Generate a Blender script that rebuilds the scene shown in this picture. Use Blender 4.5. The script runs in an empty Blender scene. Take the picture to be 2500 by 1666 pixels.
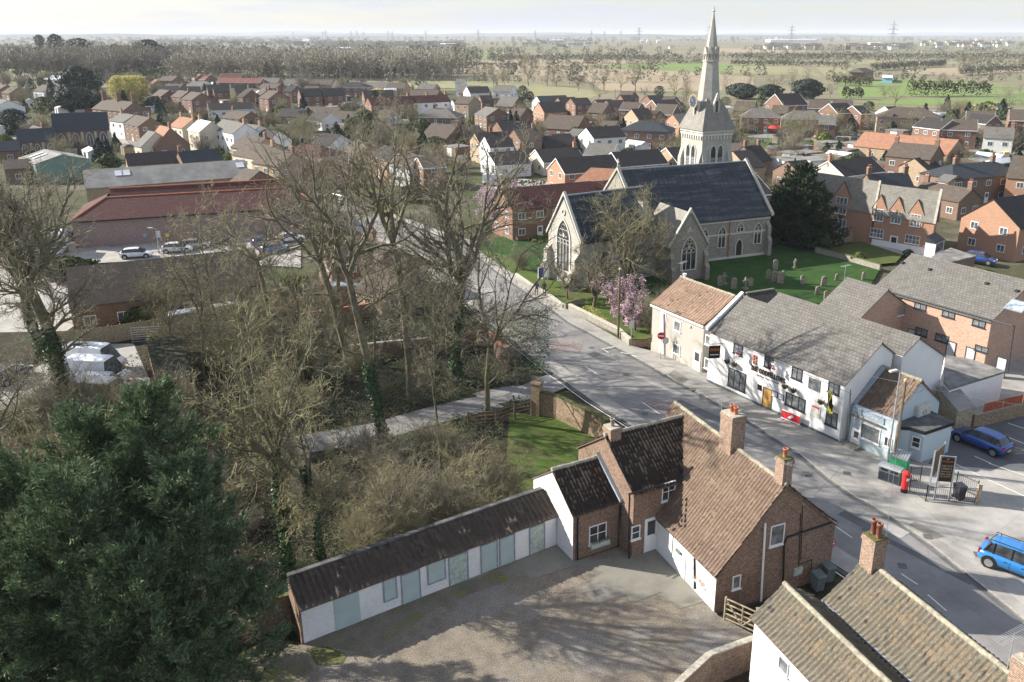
import bpy, math, random
import numpy as np
from mathutils import Vector
R=math.radians
S=bpy.context.scene
# ------------------------------------------------------------------ camera, sky, sun, exposure
F=2021.;CX=1317.;CY=729.;HC=30.;TH=math.atan((CY-85)/F);PW=2500.;PH=1666.
cam=bpy.data.objects.new("camera",bpy.data.cameras.new("camera"));S.collection.objects.link(cam)
cam.location=(0,0,HC);cam.rotation_euler=(R(90)-TH,0,0)
cam.data.sensor_width=36;cam.data.lens=F/PW*36
cam.data.shift_x=-(CX-PW/2)/PW;cam.data.shift_y=-(PH/2-CY)/PW
cam.data.clip_start=.5;cam.data.clip_end=60000
S.camera=cam
SUN_EL=R(28);SD=Vector((-.966,.259,0)).normalized()      # horizontal direction towards the sun
w=bpy.data.worlds.new("World");S.world=w;w.use_nodes=True
nt=w.node_tree;bg=nt.nodes['Background'];sky=nt.nodes.new('ShaderNodeTexSky')
sky.sky_type='NISHITA';sky.sun_disc=False;sky.sun_elevation=SUN_EL
sky.sun_rotation=math.atan2(SD.x,SD.y);sky.altitude=30;sky.air_density=1.;sky.dust_density=.8;sky.ozone_density=1.5
tc=nt.nodes.new('ShaderNodeTexCoord');mp=nt.nodes.new('ShaderNodeMapping');mp.inputs['Scale'].default_value=(2.2,2.2,16)
nz=nt.nodes.new('ShaderNodeTexNoise');nz.inputs['Scale'].default_value=2.2;nz.inputs['Detail'].default_value=7;nz.inputs['Roughness'].default_value=.6
rp=nt.nodes.new('ShaderNodeValToRGB');rp.color_ramp.elements[0].position=.40;rp.color_ramp.elements[0].color=(.3,.3,.3,1)
rp.color_ramp.elements[1].position=.66;rp.color_ramp.elements[1].color=(.95,.95,.95,1)
mx=nt.nodes.new('ShaderNodeMixRGB');mx.inputs['Color2'].default_value=(4.0,4.2,4.85,1)
L=nt.links.new
L(tc.outputs['Generated'],mp.inputs['Vector']);L(mp.outputs[0],nz.inputs['Vector']);L(nz.outputs['Fac'],rp.inputs[0])
L(rp.outputs[0],mx.inputs['Fac']);L(sky.outputs[0],mx.inputs['Color1']);L(mx.outputs[0],bg.inputs['Color'])
bg.inputs['Strength'].default_value=.088
sl=bpy.data.lights.new("sun",'SUN');sl.energy=5.;sl.angle=R(.5);sl.color=(1,.935,.83)
so=bpy.data.objects.new("sun",sl);S.collection.objects.link(so)
so.rotation_euler=Vector((SD.x*math.cos(SUN_EL),SD.y*math.cos(SUN_EL),math.sin(SUN_EL))).to_track_quat('Z','Y').to_euler()
S.view_settings.view_transform='Standard';S.view_settings.look='None';S.view_settings.exposure=1.08;S.view_settings.gamma=1
S.cycles.max_bounces=5;S.cycles.transparent_max_bounces=8;S.cycles.diffuse_bounces=2

# ------------------------------------------------------------------ surveying: read a point of the photograph onto a height
Z={'A1':(0,60,3.677),'A2':(600,60,3.677),'A3':(1200,60,3.677),'A4':(1800,60,3.361),'B1':(0,400,3.677),'B2':(600,400,3.677),
'B3':(1200,400,3.361),'B4':(1800,400,3.361),'C1':(0,760,3.677),'C2':(600,760,3.677),'C3':(1200,760,3.361),'C4':(1800,760,3.361),
'D1':(0,1180,3.226),'D2':(600,1180,3.226),'D3':(1200,1180,3.226),'D4':(1800,1180,3.226),'G':(0,0,.9412),
'P':(1740,820,6.723),'S':(2060,1000,6.533),'T':(1640,20,3.92),'E':(1320,460,7.127),'R':(1560,620,6.03),'L':(0,480,5.6)}
cT,sT=math.cos(TH),math.sin(TH)
def ray(z,u,v):
    x0,y0,s=Z[z];a=(x0+u/s-CX)/F;b=-(y0+v/s-CY)/F
    return Vector((a,cT+b*sT,-sT+b*cT))
def W(z,u,v,h=0.):
    d=ray(z,u,v);t=(h-HC)/d.z
    return Vector((d.x*t,d.y*t,h))
def WY(z,u,v,Y):
    d=ray(z,u,v);t=Y/d.y
    return Vector((d.x*t,Y,HC+d.z*t))
def pix(X,Y,h):
    d=Y*cT+(HC-h)*sT;b=(-(HC-h)*cT+Y*sT)/d
    return CX+F*X/d,CY-F*b

# ------------------------------------------------------------------ mesh helpers
def link(o):S.collection.objects.link(o);return o
def finish(me,smooth=False):
    n=len(me.polygons)
    if n==0:return
    me.update()
    nor=np.empty(n*3,np.float32);me.polygons.foreach_get('normal',nor);nor=nor.reshape(n,3)
    lt=np.empty(n,np.int32);me.polygons.foreach_get('loop_total',lt)
    ln=np.repeat(nor,lt,axis=0)
    vi=np.empty(len(me.loops),np.int32);me.loops.foreach_get('vertex_index',vi)
    co=np.empty(len(me.vertices)*3,np.float32);me.vertices.foreach_get('co',co);co=co.reshape(-1,3)[vi]
    t=np.stack([-ln[:,1],ln[:,0],np.zeros(len(ln))],1);l=np.linalg.norm(t,axis=1)
    flat=l<.12;t[flat]=(1,0,0);l[flat]=1;t/=l[:,None]
    b=np.cross(ln,t);uv=np.stack([(co*t).sum(1),(co*b).sum(1)],1)
    ul=me.uv_layers.new(name='UVMap');ul.data.foreach_set('uv',uv.astype(np.float32).ravel())
    if smooth:me.polygons.foreach_set('use_smooth',np.ones(n,bool))
class MB:
    def __init__(s):s.v=[];s.f=[];s.m=[]
    def poly(s,pts,m=0):
        i=len(s.v);s.v+=[tuple(p) for p in pts];s.f.append(tuple(range(i,i+len(pts))));s.m.append(m);return s
    def box(s,x0,x1,y0,y1,z0,z1,m=0):
        i=len(s.v);s.v+=[(x0,y0,z0),(x1,y0,z0),(x1,y1,z0),(x0,y1,z0),(x0,y0,z1),(x1,y0,z1),(x1,y1,z1),(x0,y1,z1)]
        for f in((0,3,2,1),(4,5,6,7),(0,1,5,4),(1,2,6,5),(2,3,7,6),(3,0,4,7)):s.f.append(tuple(i+k for k in f));s.m.append(m)
        return s
    def prism(s,pts,z0,z1,m=0):            # pts counter-clockwise in xy
        a=sum(pts[k][0]*pts[(k+1)%len(pts)][1]-pts[(k+1)%len(pts)][0]*pts[k][1] for k in range(len(pts)))
        if a<0:pts=list(pts)[::-1]
        i=len(s.v);n=len(pts);s.v+=[(p[0],p[1],z0) for p in pts]+[(p[0],p[1],z1) for p in pts]
        s.f.append(tuple(i+n+k for k in range(n)));s.m.append(m);s.f.append(tuple(i+k for k in range(n))[::-1]);s.m.append(m)
        for k in range(n):
            j=(k+1)%n;s.f.append((i+k,i+j,i+n+j,i+n+k));s.m.append(m)
        return s
    def xprism(s,prof,x0,x1,m=0):          # profile (y,z) extruded along x
        a=sum(prof[k][0]*prof[(k+1)%len(prof)][1]-prof[(k+1)%len(prof)][0]*prof[k][1] for k in range(len(prof)))
        if a<0:prof=list(prof)[::-1]
        i=len(s.v);n=len(prof);s.v+=[(x0,p[0],p[1]) for p in prof]+[(x1,p[0],p[1]) for p in prof]
        s.f.append(tuple(i+n+k for k in range(n)));s.m.append(m);s.f.append(tuple(i+k for k in range(n))[::-1]);s.m.append(m)
        for k in range(n):
            j=(k+1)%n;s.f.append((i+k,i+j,i+n+j,i+n+k));s.m.append(m)
        return s
    def yprism(s,prof,y0,y1,m=0):          # profile (x,z) extruded along y
        q=MB().xprism([(p[0],p[1]) for p in prof],y0,y1,m);i=len(s.v)
        s.v+=[(v[1],v[0],v[2]) for v in q.v]
        for f in q.f:s.f.append(tuple(i+k for k in f)[::-1]);s.m.append(m)
        return s
    def tube(s,a,b,r0,r1=None,n=8,m=0,cap=True):
        r1=r0 if r1 is None else r1;a=Vector(a);b=Vector(b);d=(b-a).normalized()
        p=d.cross(Vector((0,0,1)) if abs(d.z)<.9 else Vector((1,0,0))).normalized();q=d.cross(p)
        i=len(s.v)
        for c,r in((a,r0),(b,r1)):
            for k in range(n):
                t=2*math.pi*k/n;s.v.append(tuple(c+(p*math.cos(t)+q*math.sin(t))*r))
        for k in range(n):
            j=(k+1)%n;s.f.append((i+k,i+j,i+n+j,i+n+k));s.m.append(m)
        if cap:
            s.f.append(tuple(i+k for k in range(n))[::-1]);s.m.append(m);s.f.append(tuple(i+n+k for k in range(n)));s.m.append(m)
        return s
    def path(s,pts,r,n=6,m=0):
        for a,b in zip(pts[:-1],pts[1:]):s.tube(a,b,r,r,n,m)
        return s
    def lathe(s,prof,c=(0,0),n=20,m=0):    # prof (r,z)
        i=len(s.v)
        for r,z in prof:
            for k in range(n):
                t=2*math.pi*k/n;s.v.append((c[0]+r*math.cos(t),c[1]+r*math.sin(t),z))
        for a in range(len(prof)-1):
            for k in range(n):
                j=(k+1)%n;s.f.append((i+a*n+k,i+a*n+j,i+(a+1)*n+j,i+(a+1)*n+k));s.m.append(m)
        return s
    def mesh(s,name,mats,smooth=False):
        me=bpy.data.meshes.new(name);me.from_pydata(s.v,[],s.f)
        for a in (mats if isinstance(mats,(list,tuple)) else [mats]):me.materials.append(a)
        me.polygons.foreach_set('material_index',np.array(s.m,np.int32));finish(me,smooth);return me
def put(me,parent=None,loc=(0,0,0),rz=0.,name=None,rot=None):
    o=link(bpy.data.objects.new(name or me.name,me));o.location=loc
    o.rotation_euler=rot if rot else (0,0,rz)
    if parent is not None:o.parent=parent
    return o
def add(name,mb,mats,parent=None,loc=(0,0,0),rz=0.,smooth=False,rot=None):return put(mb.mesh(name,mats,smooth),parent,loc,rz,name,rot)
def tag(o,label=None,cat=None,group=None,kind=None):
    for k,v in(('label',label),('category',cat),('group',group),('kind',kind)):
        if v:o[k]=v
    return o
def empty(name,loc,rz,label,cat,group=None):
    o=link(bpy.data.objects.new(name,None));o.location=loc;o.rotation_euler=(0,0,rz);o.empty_display_size=.3
    return tag(o,label,cat,group)
def tree_copy(o,parent=None):
    c=o.copy();link(c)
    if parent is not None:c.parent=parent
    for ch in list(o.children):tree_copy(ch,c)
    return c
def npmesh(name,V,Q,mats,mi=None,smooth=False,uv=False):
    me=bpy.data.meshes.new(name);n=len(Q);k=Q.shape[1]
    me.vertices.add(len(V));me.vertices.foreach_set('co',np.asarray(V,np.float32).ravel())
    me.loops.add(n*k);me.loops.foreach_set('vertex_index',Q.astype(np.int32).ravel())
    me.polygons.add(n);me.polygons.foreach_set('loop_start',np.arange(0,n*k,k,dtype=np.int32));me.polygons.foreach_set('loop_total',np.full(n,k,np.int32))
    for a in(mats if isinstance(mats,(list,tuple)) else [mats]):me.materials.append(a)
    if mi is not None:me.polygons.foreach_set('material_index',mi.astype(np.int32))
    if smooth:me.polygons.foreach_set('use_smooth',np.ones(n,bool))
    me.update(calc_edges=True)
    if uv:finish(me,smooth)
    return me

# ------------------------------------------------------------------ materials (all procedural)
M={}
def nodes(name,rough=.85,spec=.3):
    m=bpy.data.materials.new(name);m.use_nodes=True;n=m.node_tree;p=n.nodes['Principled BSDF']
    p.inputs['Roughness'].default_value=rough;p.inputs['Specular IOR Level'].default_value=spec;M[name]=m
    return m,n,p
def c4(c):return (c[0],c[1],c[2],1)
def noise(n,vec,scale,detail=4,rough=.6):
    t=n.nodes.new('ShaderNodeTexNoise');t.inputs['Scale'].default_value=scale;t.inputs['Detail'].default_value=detail;t.inputs['Roughness'].default_value=rough
    n.links.new(vec,t.inputs['Vector']);return t.outputs['Fac']
def ramp(n,f,a,b,p0=.35,p1=.65):
    r=n.nodes.new('ShaderNodeValToRGB');e=r.color_ramp.elements;e[0].position=p0;e[1].position=p1
    e[0].color=c4(a) if isinstance(a,tuple) else (a,a,a,1);e[1].color=c4(b) if isinstance(b,tuple) else (b,b,b,1)
    n.links.new(f,r.inputs[0]);return r.outputs[0]
def mix(n,f,a,b,mode='MIX'):
    x=n.nodes.new('ShaderNodeMixRGB');x.blend_type=mode
    for s,v in((0,f),(1,a),(2,b)):
        if isinstance(v,(int,float)):x.inputs[s].default_value=v
        elif isinstance(v,tuple):x.inputs[s].default_value=c4(v)
        else:n.links.new(v,x.inputs[s])
    return x.outputs[0]
def bump(n,p,h,st=.3,dist=.02):
    b=n.nodes.new('ShaderNodeBump');b.inputs['Strength'].default_value=st;b.inputs['Distance'].default_value=dist
    n.links.new(h,b.inputs['Height']);n.links.new(b.outputs[0],p.inputs['Normal'])
def coord(n,kind='Object'):return n.nodes.new('ShaderNodeTexCoord').outputs[kind]
def objrand(n,c,amt=.25):
    oi=n.nodes.new('ShaderNodeObjectInfo');r=ramp(n,oi.outputs['Random'],1-amt,1+amt,0,1);return mix(n,1.,c,r,'MULTIPLY')
def plain(name,c,rough=.6,var=.12,scale=3.,spec=.3,metal=0.,bmp=0.,emit=None):
    m,n,p=nodes(name,rough,spec);v=coord(n);f=noise(n,v,scale)
    n.links.new(ramp(n,f,tuple(x*(1-var) for x in c),tuple(min(1,x*(1+var)) for x in c)),p.inputs['Base Color']);p.inputs['Metallic'].default_value=metal
    if bmp:bump(n,p,noise(n,v,scale*6),bmp,.02)
    return m
def brick(name,c1,c2,mort,bw=.225,bh=.075,dirt=.35,paint=False,msize=.012,stain=(.05,.05,.035)):
    m,n,p=nodes(name,.9,.2);uv=coord(n,'UV');b=n.nodes.new('ShaderNodeTexBrick');n.links.new(uv,b.inputs['Vector'])
    b.inputs['Scale'].default_value=1;b.inputs['Brick Width'].default_value=bw;b.inputs['Row Height'].default_value=bh;b.inputs['Mortar Size'].default_value=msize
    b.inputs['Color1'].default_value=c4(c1);b.inputs['Color2'].default_value=c4(c2);b.inputs['Mortar'].default_value=c4(mort);b.inputs['Bias'].default_value=0
    big=noise(n,uv,.55,6,.7);col=mix(n,ramp(n,big,0.,dirt,.4,.75),b.outputs['Color'],tuple(x*.45 for x in c1))
    sm=noise(n,uv,5.5,4,.7);col=mix(n,.12 if c1[0]>.7 else .4 if c1[0]>.44 else .75,col,ramp(n,sm,.42,1.55,.3,.7),'MULTIPLY')
    n.links.new(col,p.inputs['Base Color']);bump(n,p,b.outputs['Fac'],-.5,.01);return m
def tiles(name,c1,c2,gap,tw=.3,th=.3,lich=None,lamt=.5,msize=.018,rough=.85,lscale=1.2):
    m,n,p=nodes(name,rough,.25);uv=coord(n,'UV');b=n.nodes.new('ShaderNodeTexBrick');n.links.new(uv,b.inputs['Vector'])
    b.inputs['Scale'].default_value=1;b.inputs['Brick Width'].default_value=tw;b.inputs['Row Height'].default_value=th;b.inputs['Mortar Size'].default_value=msize
    b.inputs['Color1'].default_value=c4(c1);b.inputs['Color2'].default_value=c4(c2);b.inputs['Mortar'].default_value=c4(gap)
    col=mix(n,.5,b.outputs['Color'],ramp(n,noise(n,uv,.9,6,.7),.6,1.4,.3,.7),'MULTIPLY')
    if lich:col=mix(n,ramp(n,noise(n,uv,lscale*5,6,.75),0.,lamt,.5,.72),col,lich)
    n.links.new(col,p.inputs['Base Color']);bump(n,p,b.outputs['Fac'],-.6,.02);return m
brick('brick_red',(.25,.125,.085),(.18,.085,.06),(.24,.2,.16),dirt=.3)
brick('brick_old',(.255,.145,.10),(.14,.08,.056),(.30,.25,.20),bw=.25,bh=.085,dirt=.6,msize=.016)
brick('brick_stack',(.31,.185,.135),(.20,.12,.085),(.34,.28,.22),bw=.25,bh=.085,dirt=.4,msize=.018)
brick('brick_brown',(.24,.14,.095),(.17,.1,.07),(.25,.2,.16),dirt=.3)
brick('brick_pale',(.50,.30,.205),(.36,.19,.13),(.5,.42,.34),dirt=.2)
brick('brick_buff',(.42,.31,.2),(.34,.24,.155),(.42,.36,.27),dirt=.3)
brick('brick_orange',(.46,.255,.165),(.37,.19,.125),(.36,.25,.18),dirt=.2)
brick('brick_mauve',(.36,.25,.225),(.29,.20,.18),(.3,.25,.23),dirt=.3)
brick('wall_stone',(.34,.32,.27),(.27,.255,.215),(.25,.235,.2),bw=.5,bh=.17,dirt=.5,msize=.012)
brick('wall_ashlar',(.45,.435,.385),(.38,.365,.325),(.36,.345,.31),bw=.6,bh=.28,dirt=.25,msize=.008)
brick('wall_rubble',(.34,.24,.15),(.24,.165,.105),(.32,.27,.2),bw=.28,bh=.1,dirt=.7,msize=.016)
brick('white_brick',(.84,.84,.83),(.78,.78,.77),(.66,.66,.64),bw=.25,bh=.085,dirt=.3,msize=.008)
def render_mat(name,c,dirt=.25):
    m,n,p=nodes(name,.85,.2);uv=coord(n,'UV')
    col=mix(n,ramp(n,noise(n,uv,.45,7,.75),0.,dirt,.45,.8),c,tuple(x*.62 for x in c));n.links.new(col,p.inputs['Base Color']);bump(n,p,noise(n,uv,22,2),.15,.01);return m
render_mat('white_render',(.80,.80,.78),.4);render_mat('cream_render',(.62,.56,.45));render_mat('grey_render',(.43,.405,.365),.25);render_mat('blue_render',(.48,.56,.60),.2)
render_mat('cement',(.36,.35,.32),.4);render_mat('concrete',(.225,.215,.185),.95)
tiles('tile_brown',(.125,.10,.082),(.095,.078,.065),(.04,.03,.025),lich=(.3,.27,.2),lamt=.25)
tiles('tile_dark',(.055,.05,.048),(.04,.037,.036),(.012,.012,.012),lich=(.15,.14,.12),lamt=.12)
tiles('tile_grey',(.18,.17,.155),(.14,.133,.122),(.06,.057,.052),tw=.33,th=.34,lich=(.3,.29,.24),lamt=.3,msize=.02)
tiles('tile_stone',(.29,.275,.25),(.235,.225,.2),(.13,.12,.11),tw=.25,th=.2,lich=(.36,.35,.26),lamt=.4)
tiles('tile_red',(.22,.085,.06),(.17,.065,.05),(.05,.025,.02),lich=(.25,.15,.12),lamt=.2)
tiles('tile_maroon',(.135,.055,.048),(.105,.043,.04),(.03,.015,.015),tw=.36,th=.36,msize=.045,lich=(.2,.12,.1),lamt=.2)
tiles('tile_orange',(.38,.20,.13),(.30,.155,.10),(.15,.07,.045),lich=(.5,.3,.15),lamt=.3)
tiles('slate',(.050,.057,.068),(.036,.042,.052),(.018,.02,.024),tw=.3,th=.22,lich=(.13,.15,.16),lamt=.25,rough=.6)
def streak_slate():
    m=M['slate_church'];n=m.node_tree;p=n.nodes['Principled BSDF'];src=p.inputs['Base Color'].links[0].from_socket;uv=coord(n,'UV')
    mp=n.nodes.new('ShaderNodeMapping');mp.inputs['Scale'].default_value=(.12,1.1,1);n.links.new(uv,mp.inputs[0]);mp2=n.nodes.new('ShaderNodeMapping');mp2.inputs['Scale'].default_value=(2.6,.22,1);n.links.new(uv,mp2.inputs[0])
    a=ramp(n,noise(n,mp.outputs[0],1.,5,.7),0.,1.,.47,.62);b=ramp(n,noise(n,mp2.outputs[0],1.,5,.7),.15,1.,.4,.62);f=mix(n,1.,a,b,'MULTIPLY');f=mix(n,1.,f,(.75,.75,.75),'MULTIPLY')
    n.links.new(mix(n,f,src,(.14,.165,.17)),p.inputs['Base Color'])
def pantile_mat(name,c1,c2,lich,lamt,moss=None):
    m,n,p=nodes(name,.9,.2);uv=coord(n,'UV');b=n.nodes.new('ShaderNodeTexBrick');n.links.new(uv,b.inputs['Vector'])
    b.offset=0;b.inputs['Scale'].default_value=1;b.inputs['Brick Width'].default_value=.24;b.inputs['Row Height'].default_value=.3;b.inputs['Mortar Size'].default_value=0
    b.inputs['Color1'].default_value=c4(c1);b.inputs['Color2'].default_value=c4(c2)
    col=mix(n,.6,b.outputs['Color'],ramp(n,noise(n,uv,1.1,7,.75),.5,1.5,.3,.7),'MULTIPLY')
    col=mix(n,ramp(n,noise(n,uv,9,4,.8),0.,lamt,.56,.66),col,lich)
    if moss:col=mix(n,ramp(n,noise(n,uv,2.3,7,.8),0.,.6,.55,.7),col,moss)
    n.links.new(col,p.inputs['Base Color']);return m
pantile_mat('pantile_main',(.21,.15,.115),(.15,.105,.082),(.42,.38,.32),.5)
pantile_mat('pantile_dark',(.05,.038,.034),(.033,.026,.024),(.16,.14,.11),.22)
pantile_mat('pantile_brown',(.092,.074,.06),(.062,.05,.042),(.26,.21,.16),.35)
pantile_mat('pantile_mossy',(.15,.135,.108),(.11,.10,.08),(.42,.39,.31),.5,(.20,.185,.08))
pantile_mat('pantile_orange',(.34,.235,.175),(.24,.165,.13),(.5,.42,.3),.5)
# ground stuff
def ground_mat(name,cols,scales,rough=.95,bmp=.4,bs=30,fine=.35,fs=14):
    m,n,p=nodes(name,rough,.15);v=coord(n);col=ramp(n,noise(n,v,scales[0],6,.65),cols[0],cols[1],.38,.62)
    for c,s in zip(cols[2:],scales[1:]):col=mix(n,ramp(n,noise(n,v,s,6,.7),0.,1.,.5,.66),col,c)
    col=mix(n,fine,col,ramp(n,noise(n,v,fs,3,.6),.45,1.6,.3,.7),'MULTIPLY')
    n.links.new(col,p.inputs['Base Color'])
    if bmp:bump(n,p,noise(n,v,bs,3),bmp,.05)
    return m
def asphalt(name,c,patch=.2):
    m,n,p=nodes(name,.85,.25);v=coord(n);col=ramp(n,noise(n,v,.35,7,.7),tuple(x*(1-patch) for x in c),tuple(x*(1+patch) for x in c))
    vo=n.nodes.new('ShaderNodeTexVoronoi');vo.feature='DISTANCE_TO_EDGE';vo.inputs['Scale'].default_value=.16
    w_=n.nodes.new('ShaderNodeMixRGB');w_.inputs[0].default_value=.12;n.links.new(v,w_.inputs[1]);nn=n.nodes.new('ShaderNodeTexNoise');nn.inputs['Scale'].default_value=.6;nn.inputs['Detail'].default_value=5;n.links.new(v,nn.inputs['Vector']);n.links.new(nn.outputs['Color'],w_.inputs[2]);n.links.new(w_.outputs[0],vo.inputs['Vector'])
    col=mix(n,ramp(n,vo.outputs['Distance'],.3,0.,0.,.003),col,tuple(x*.4 for x in c))
    col=mix(n,.4,col,ramp(n,noise(n,v,40,2),.6,1.4,.3,.7),'MULTIPLY');n.links.new(col,p.inputs['Base Color']);bump(n,p,noise(n,v,70,2),.2,.01);return m
asphalt('asphalt',(.225,.218,.21));asphalt('pavement',(.32,.305,.28),.25);asphalt('asphalt_dark',(.12,.125,.13));asphalt('forecourt',(.345,.33,.305),.22)
ground_mat('grass',[(.055,.095,.02),(.082,.125,.026),(.12,.125,.05),(.10,.085,.05)],[.5,.9,.23],fs=9,bs=25)
ground_mat('lawn_shade',[(.022,.062,.014),(.035,.085,.018),(.06,.085,.03)],[.3,.5],fs=6,bs=25)  # darker copy of the grass, churchyard shade put into its colour
ground_mat('litter',[(.045,.035,.024),(.03,.026,.017),(.025,.042,.016),(.08,.065,.045)],[.35,.22,.8],fs=5,bs=12,fine=.6)
ground_mat('garden',[(.055,.07,.027),(.085,.072,.045),(.04,.065,.018),(.15,.135,.11)],[.06,.03,.09],fs=1.5,bs=3)
ground_mat('gravel',[(.25,.215,.17),(.18,.158,.128),(.27,.255,.235)],[1.3,.2],fs=16,bs=30,fine=1.,bmp=.9)
ground_mat('mossy_slab',[(.20,.18,.14),(.14,.13,.10),(.17,.18,.05)],[.8,.5],fs=12,bs=20,fine=.5)
ground_mat('plain_land',[(.17,.17,.10),(.21,.185,.125),(.12,.165,.07),(.26,.215,.15)],[.0021,.0035,.0016],fs=.03,bs=.5,bmp=0,fine=.25)
ground_mat('field_stubble',[(.34,.275,.19),(.29,.24,.165)],[.01],fs=.15,bmp=0,fine=.2)
ground_mat('field_green',[(.16,.225,.07),(.18,.24,.085)],[.02],fs=.2,bmp=0,fine=.2)
ground_mat('field_pale',[(.235,.235,.125),(.27,.25,.145)],[.02],fs=.2,bmp=0,fine=.2)
ground_mat('hill_land',[(.10,.105,.075),(.075,.085,.06)],[.001],fs=.004,bmp=0)
plain('kerb',(.36,.34,.31),.9,.2,4);plain('road_white',(.68,.67,.63),.8,.25,9);plain('red_patch',(.24,.20,.185),.9,.25,3);plain('yellow_line',(.5,.42,.2),.8,.3,9)
plain('white_paint',(.80,.80,.80),.45,.04);plain('black_paint',(.02,.02,.022),.4,.1);plain('dark_frame',(.035,.04,.055),.4,.1);plain('grey_door',(.45,.48,.50),.5,.1,2)
plain('sage',(.42,.51,.50),.6,.07,.8);plain('sage_worn',(.42,.49,.43),.7,.25,4);plain('red_paint',(.62,.035,.03),.3,.1);plain('bin_grey',(.12,.15,.15),.5,.15)
plain('green_plastic',(.04,.30,.13),.45,.1);plain('galv',(.42,.44,.45),.45,.12,5,metal=.5);plain('oak',(.52,.30,.09),.5,.2,3);plain('timber',(.34,.285,.20),.9,.35,6);plain('moss_dark',(.05,.05,.03),.95,.5,2,bmp=.5)
plain('wood_brown',(.16,.12,.08),.9,.3,6);plain('fence_red',(.36,.10,.05),.8,.2,4);plain('terracotta',(.45,.17,.09),.8,.25,5);plain('pot_brown',(.22,.09,.06),.6,.25,5);plain('mortar',(.40,.37,.31),.95,.3,4,bmp=.4)
plain('lead',(.27,.30,.34),.6,.15,3);plain('ridge_tile',(.30,.275,.21),.9,.3,5);plain('ridge_grey',(.34,.33,.27),.9,.25,3);plain('gold',(.58,.45,.2),.35,.1,metal=.3);plain('clock_blue',(.04,.06,.12),.4,.1)
plain('stone_trim',(.46,.44,.38),.9,.2,4);plain('stone_white',(.56,.54,.48),.9,.12,4);plain('headstone',(.24,.225,.185),.9,.4,5);plain('moss',(.10,.105,.04),.95,.4,8,bmp=.6)
plain('blue_flag',(.03,.06,.32),.7,.1);plain('flag_white',(.8,.8,.8),.7,.05);plain('flag_red',(.6,.03,.04),.7,.1);plain('flag_green',(.02,.32,.08),.7,.1);plain('flag_yellow',(.8,.62,.05),.7,.1);plain('flag_black',(.015,.015,.015),.7,.1)
plain('sign_brown',(.03,.016,.012),.4,.1);plain('sign_orange',(.70,.20,.03),.5,.1);plain('sign_tan',(.52,.42,.26),.5,.1);plain('letter_brown',(.07,.035,.02),.5,.1);plain('shop_blue',(.30,.38,.46),.5,.05)
plain('asbestos',(.24,.235,.22),.9,.2,.5);plain('felt',(.10,.10,.10),.9,.4,1.5,bmp=.3);plain('deck',(.20,.195,.185),.9,.4,.7);plain('white_roof',(.62,.64,.66),.6,.1,.5);plain('green_clad',(.16,.27,.23),.6,.08,2)
plain('skin',(.45,.27,.2),.6,.05);plain('cloth_dark',(.03,.035,.05),.9,.2);plain('cloth_blue',(.04,.07,.16),.9,.2);plain('hair',(.04,.025,.015),.8,.2)
plain('sky_blue_paint',(.22,.42,.62),.5,.1);plain('curtain',(.55,.54,.50),.9,.15,6)
def glass(name,c,rough=.08):
    m,n,p=nodes(name,rough,.8);v=coord(n);n.links.new(ramp(n,noise(n,v,1.7,2),tuple(x*.5 for x in c),tuple(x*1.5 for x in c)),p.inputs['Base Color']);return m
glass('glass',(.045,.05,.055));glass('glass_pale',(.16,.17,.175));glass('glass_far',(.09,.10,.11),.25);glass('roof_glass',(.30,.36,.42),.1)
def leaf(name,c,var=.6,trans=.25,rough=.7):
    m,n,p=nodes(name,rough,.2);g=n.nodes.new('ShaderNodeNewGeometry');f=g.outputs['Random Per Island']
    col=ramp(n,f,tuple(x*(1-var) for x in c),tuple(x*(1+var) for x in c),0.,1.);col=objrand(n,col,.15)
    n.links.new(col,p.inputs['Base Color'])
    if trans:
        t=n.nodes.new('ShaderNodeBsdfTranslucent');n.links.new(col,t.inputs['Color']);mxs=n.nodes.new('ShaderNodeMixShader');mxs.inputs[0].default_value=trans
        out=n.nodes['Material Output'];n.links.new(p.outputs[0],mxs.inputs[1]);n.links.new(t.outputs[0],mxs.inputs[2]);n.links.new(mxs.outputs[0],out.inputs[0])
    return m
leaf('leaf_cypress',(.095,.138,.07),.65,.15);leaf('leaf_yew',(.040,.066,.032),.55,.1);leaf('leaf_ivy',(.045,.085,.035),.7,.1,.45);leaf('leaf_pink',(.74,.55,.66),.25,.35);leaf('leaf_willow',(.55,.50,.20),.25,.3)
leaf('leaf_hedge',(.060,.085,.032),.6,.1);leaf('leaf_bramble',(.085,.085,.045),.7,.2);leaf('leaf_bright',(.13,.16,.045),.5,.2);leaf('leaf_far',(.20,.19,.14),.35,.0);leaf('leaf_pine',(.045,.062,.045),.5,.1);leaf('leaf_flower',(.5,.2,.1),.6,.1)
def bark(name,c,moss,amt=.6,objv=.2):
    m,n,p=nodes(name,.95,.1);v=coord(n);col=ramp(n,noise(n,v,3,5),tuple(x*.6 for x in c),tuple(x*1.35 for x in c));col=mix(n,ramp(n,noise(n,v,.7,5,.7),0.,amt,.42,.62),col,moss);col=objrand(n,col,objv);n.links.new(col,p.inputs['Base Color']);bump(n,p,noise(n,v,14,3),.4,.03);return m
bark('bark_trunk',(.15,.135,.105),(.20,.20,.075));bark('bark_limb',(.16,.145,.115),(.21,.205,.10),.6);bark('bark_twig',(.26,.23,.18),(.27,.25,.15),.6);bark('bark_twig_yellow',(.30,.275,.17),(.31,.29,.15),.6);bark('bark_dark',(.05,.04,.03),(.07,.06,.035),.5)
bark('bark_twig_red',(.17,.12,.10),(.2,.16,.1),.4);bark('bark_far',(.29,.26,.215),(.28,.265,.2),.6,.25)

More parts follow.
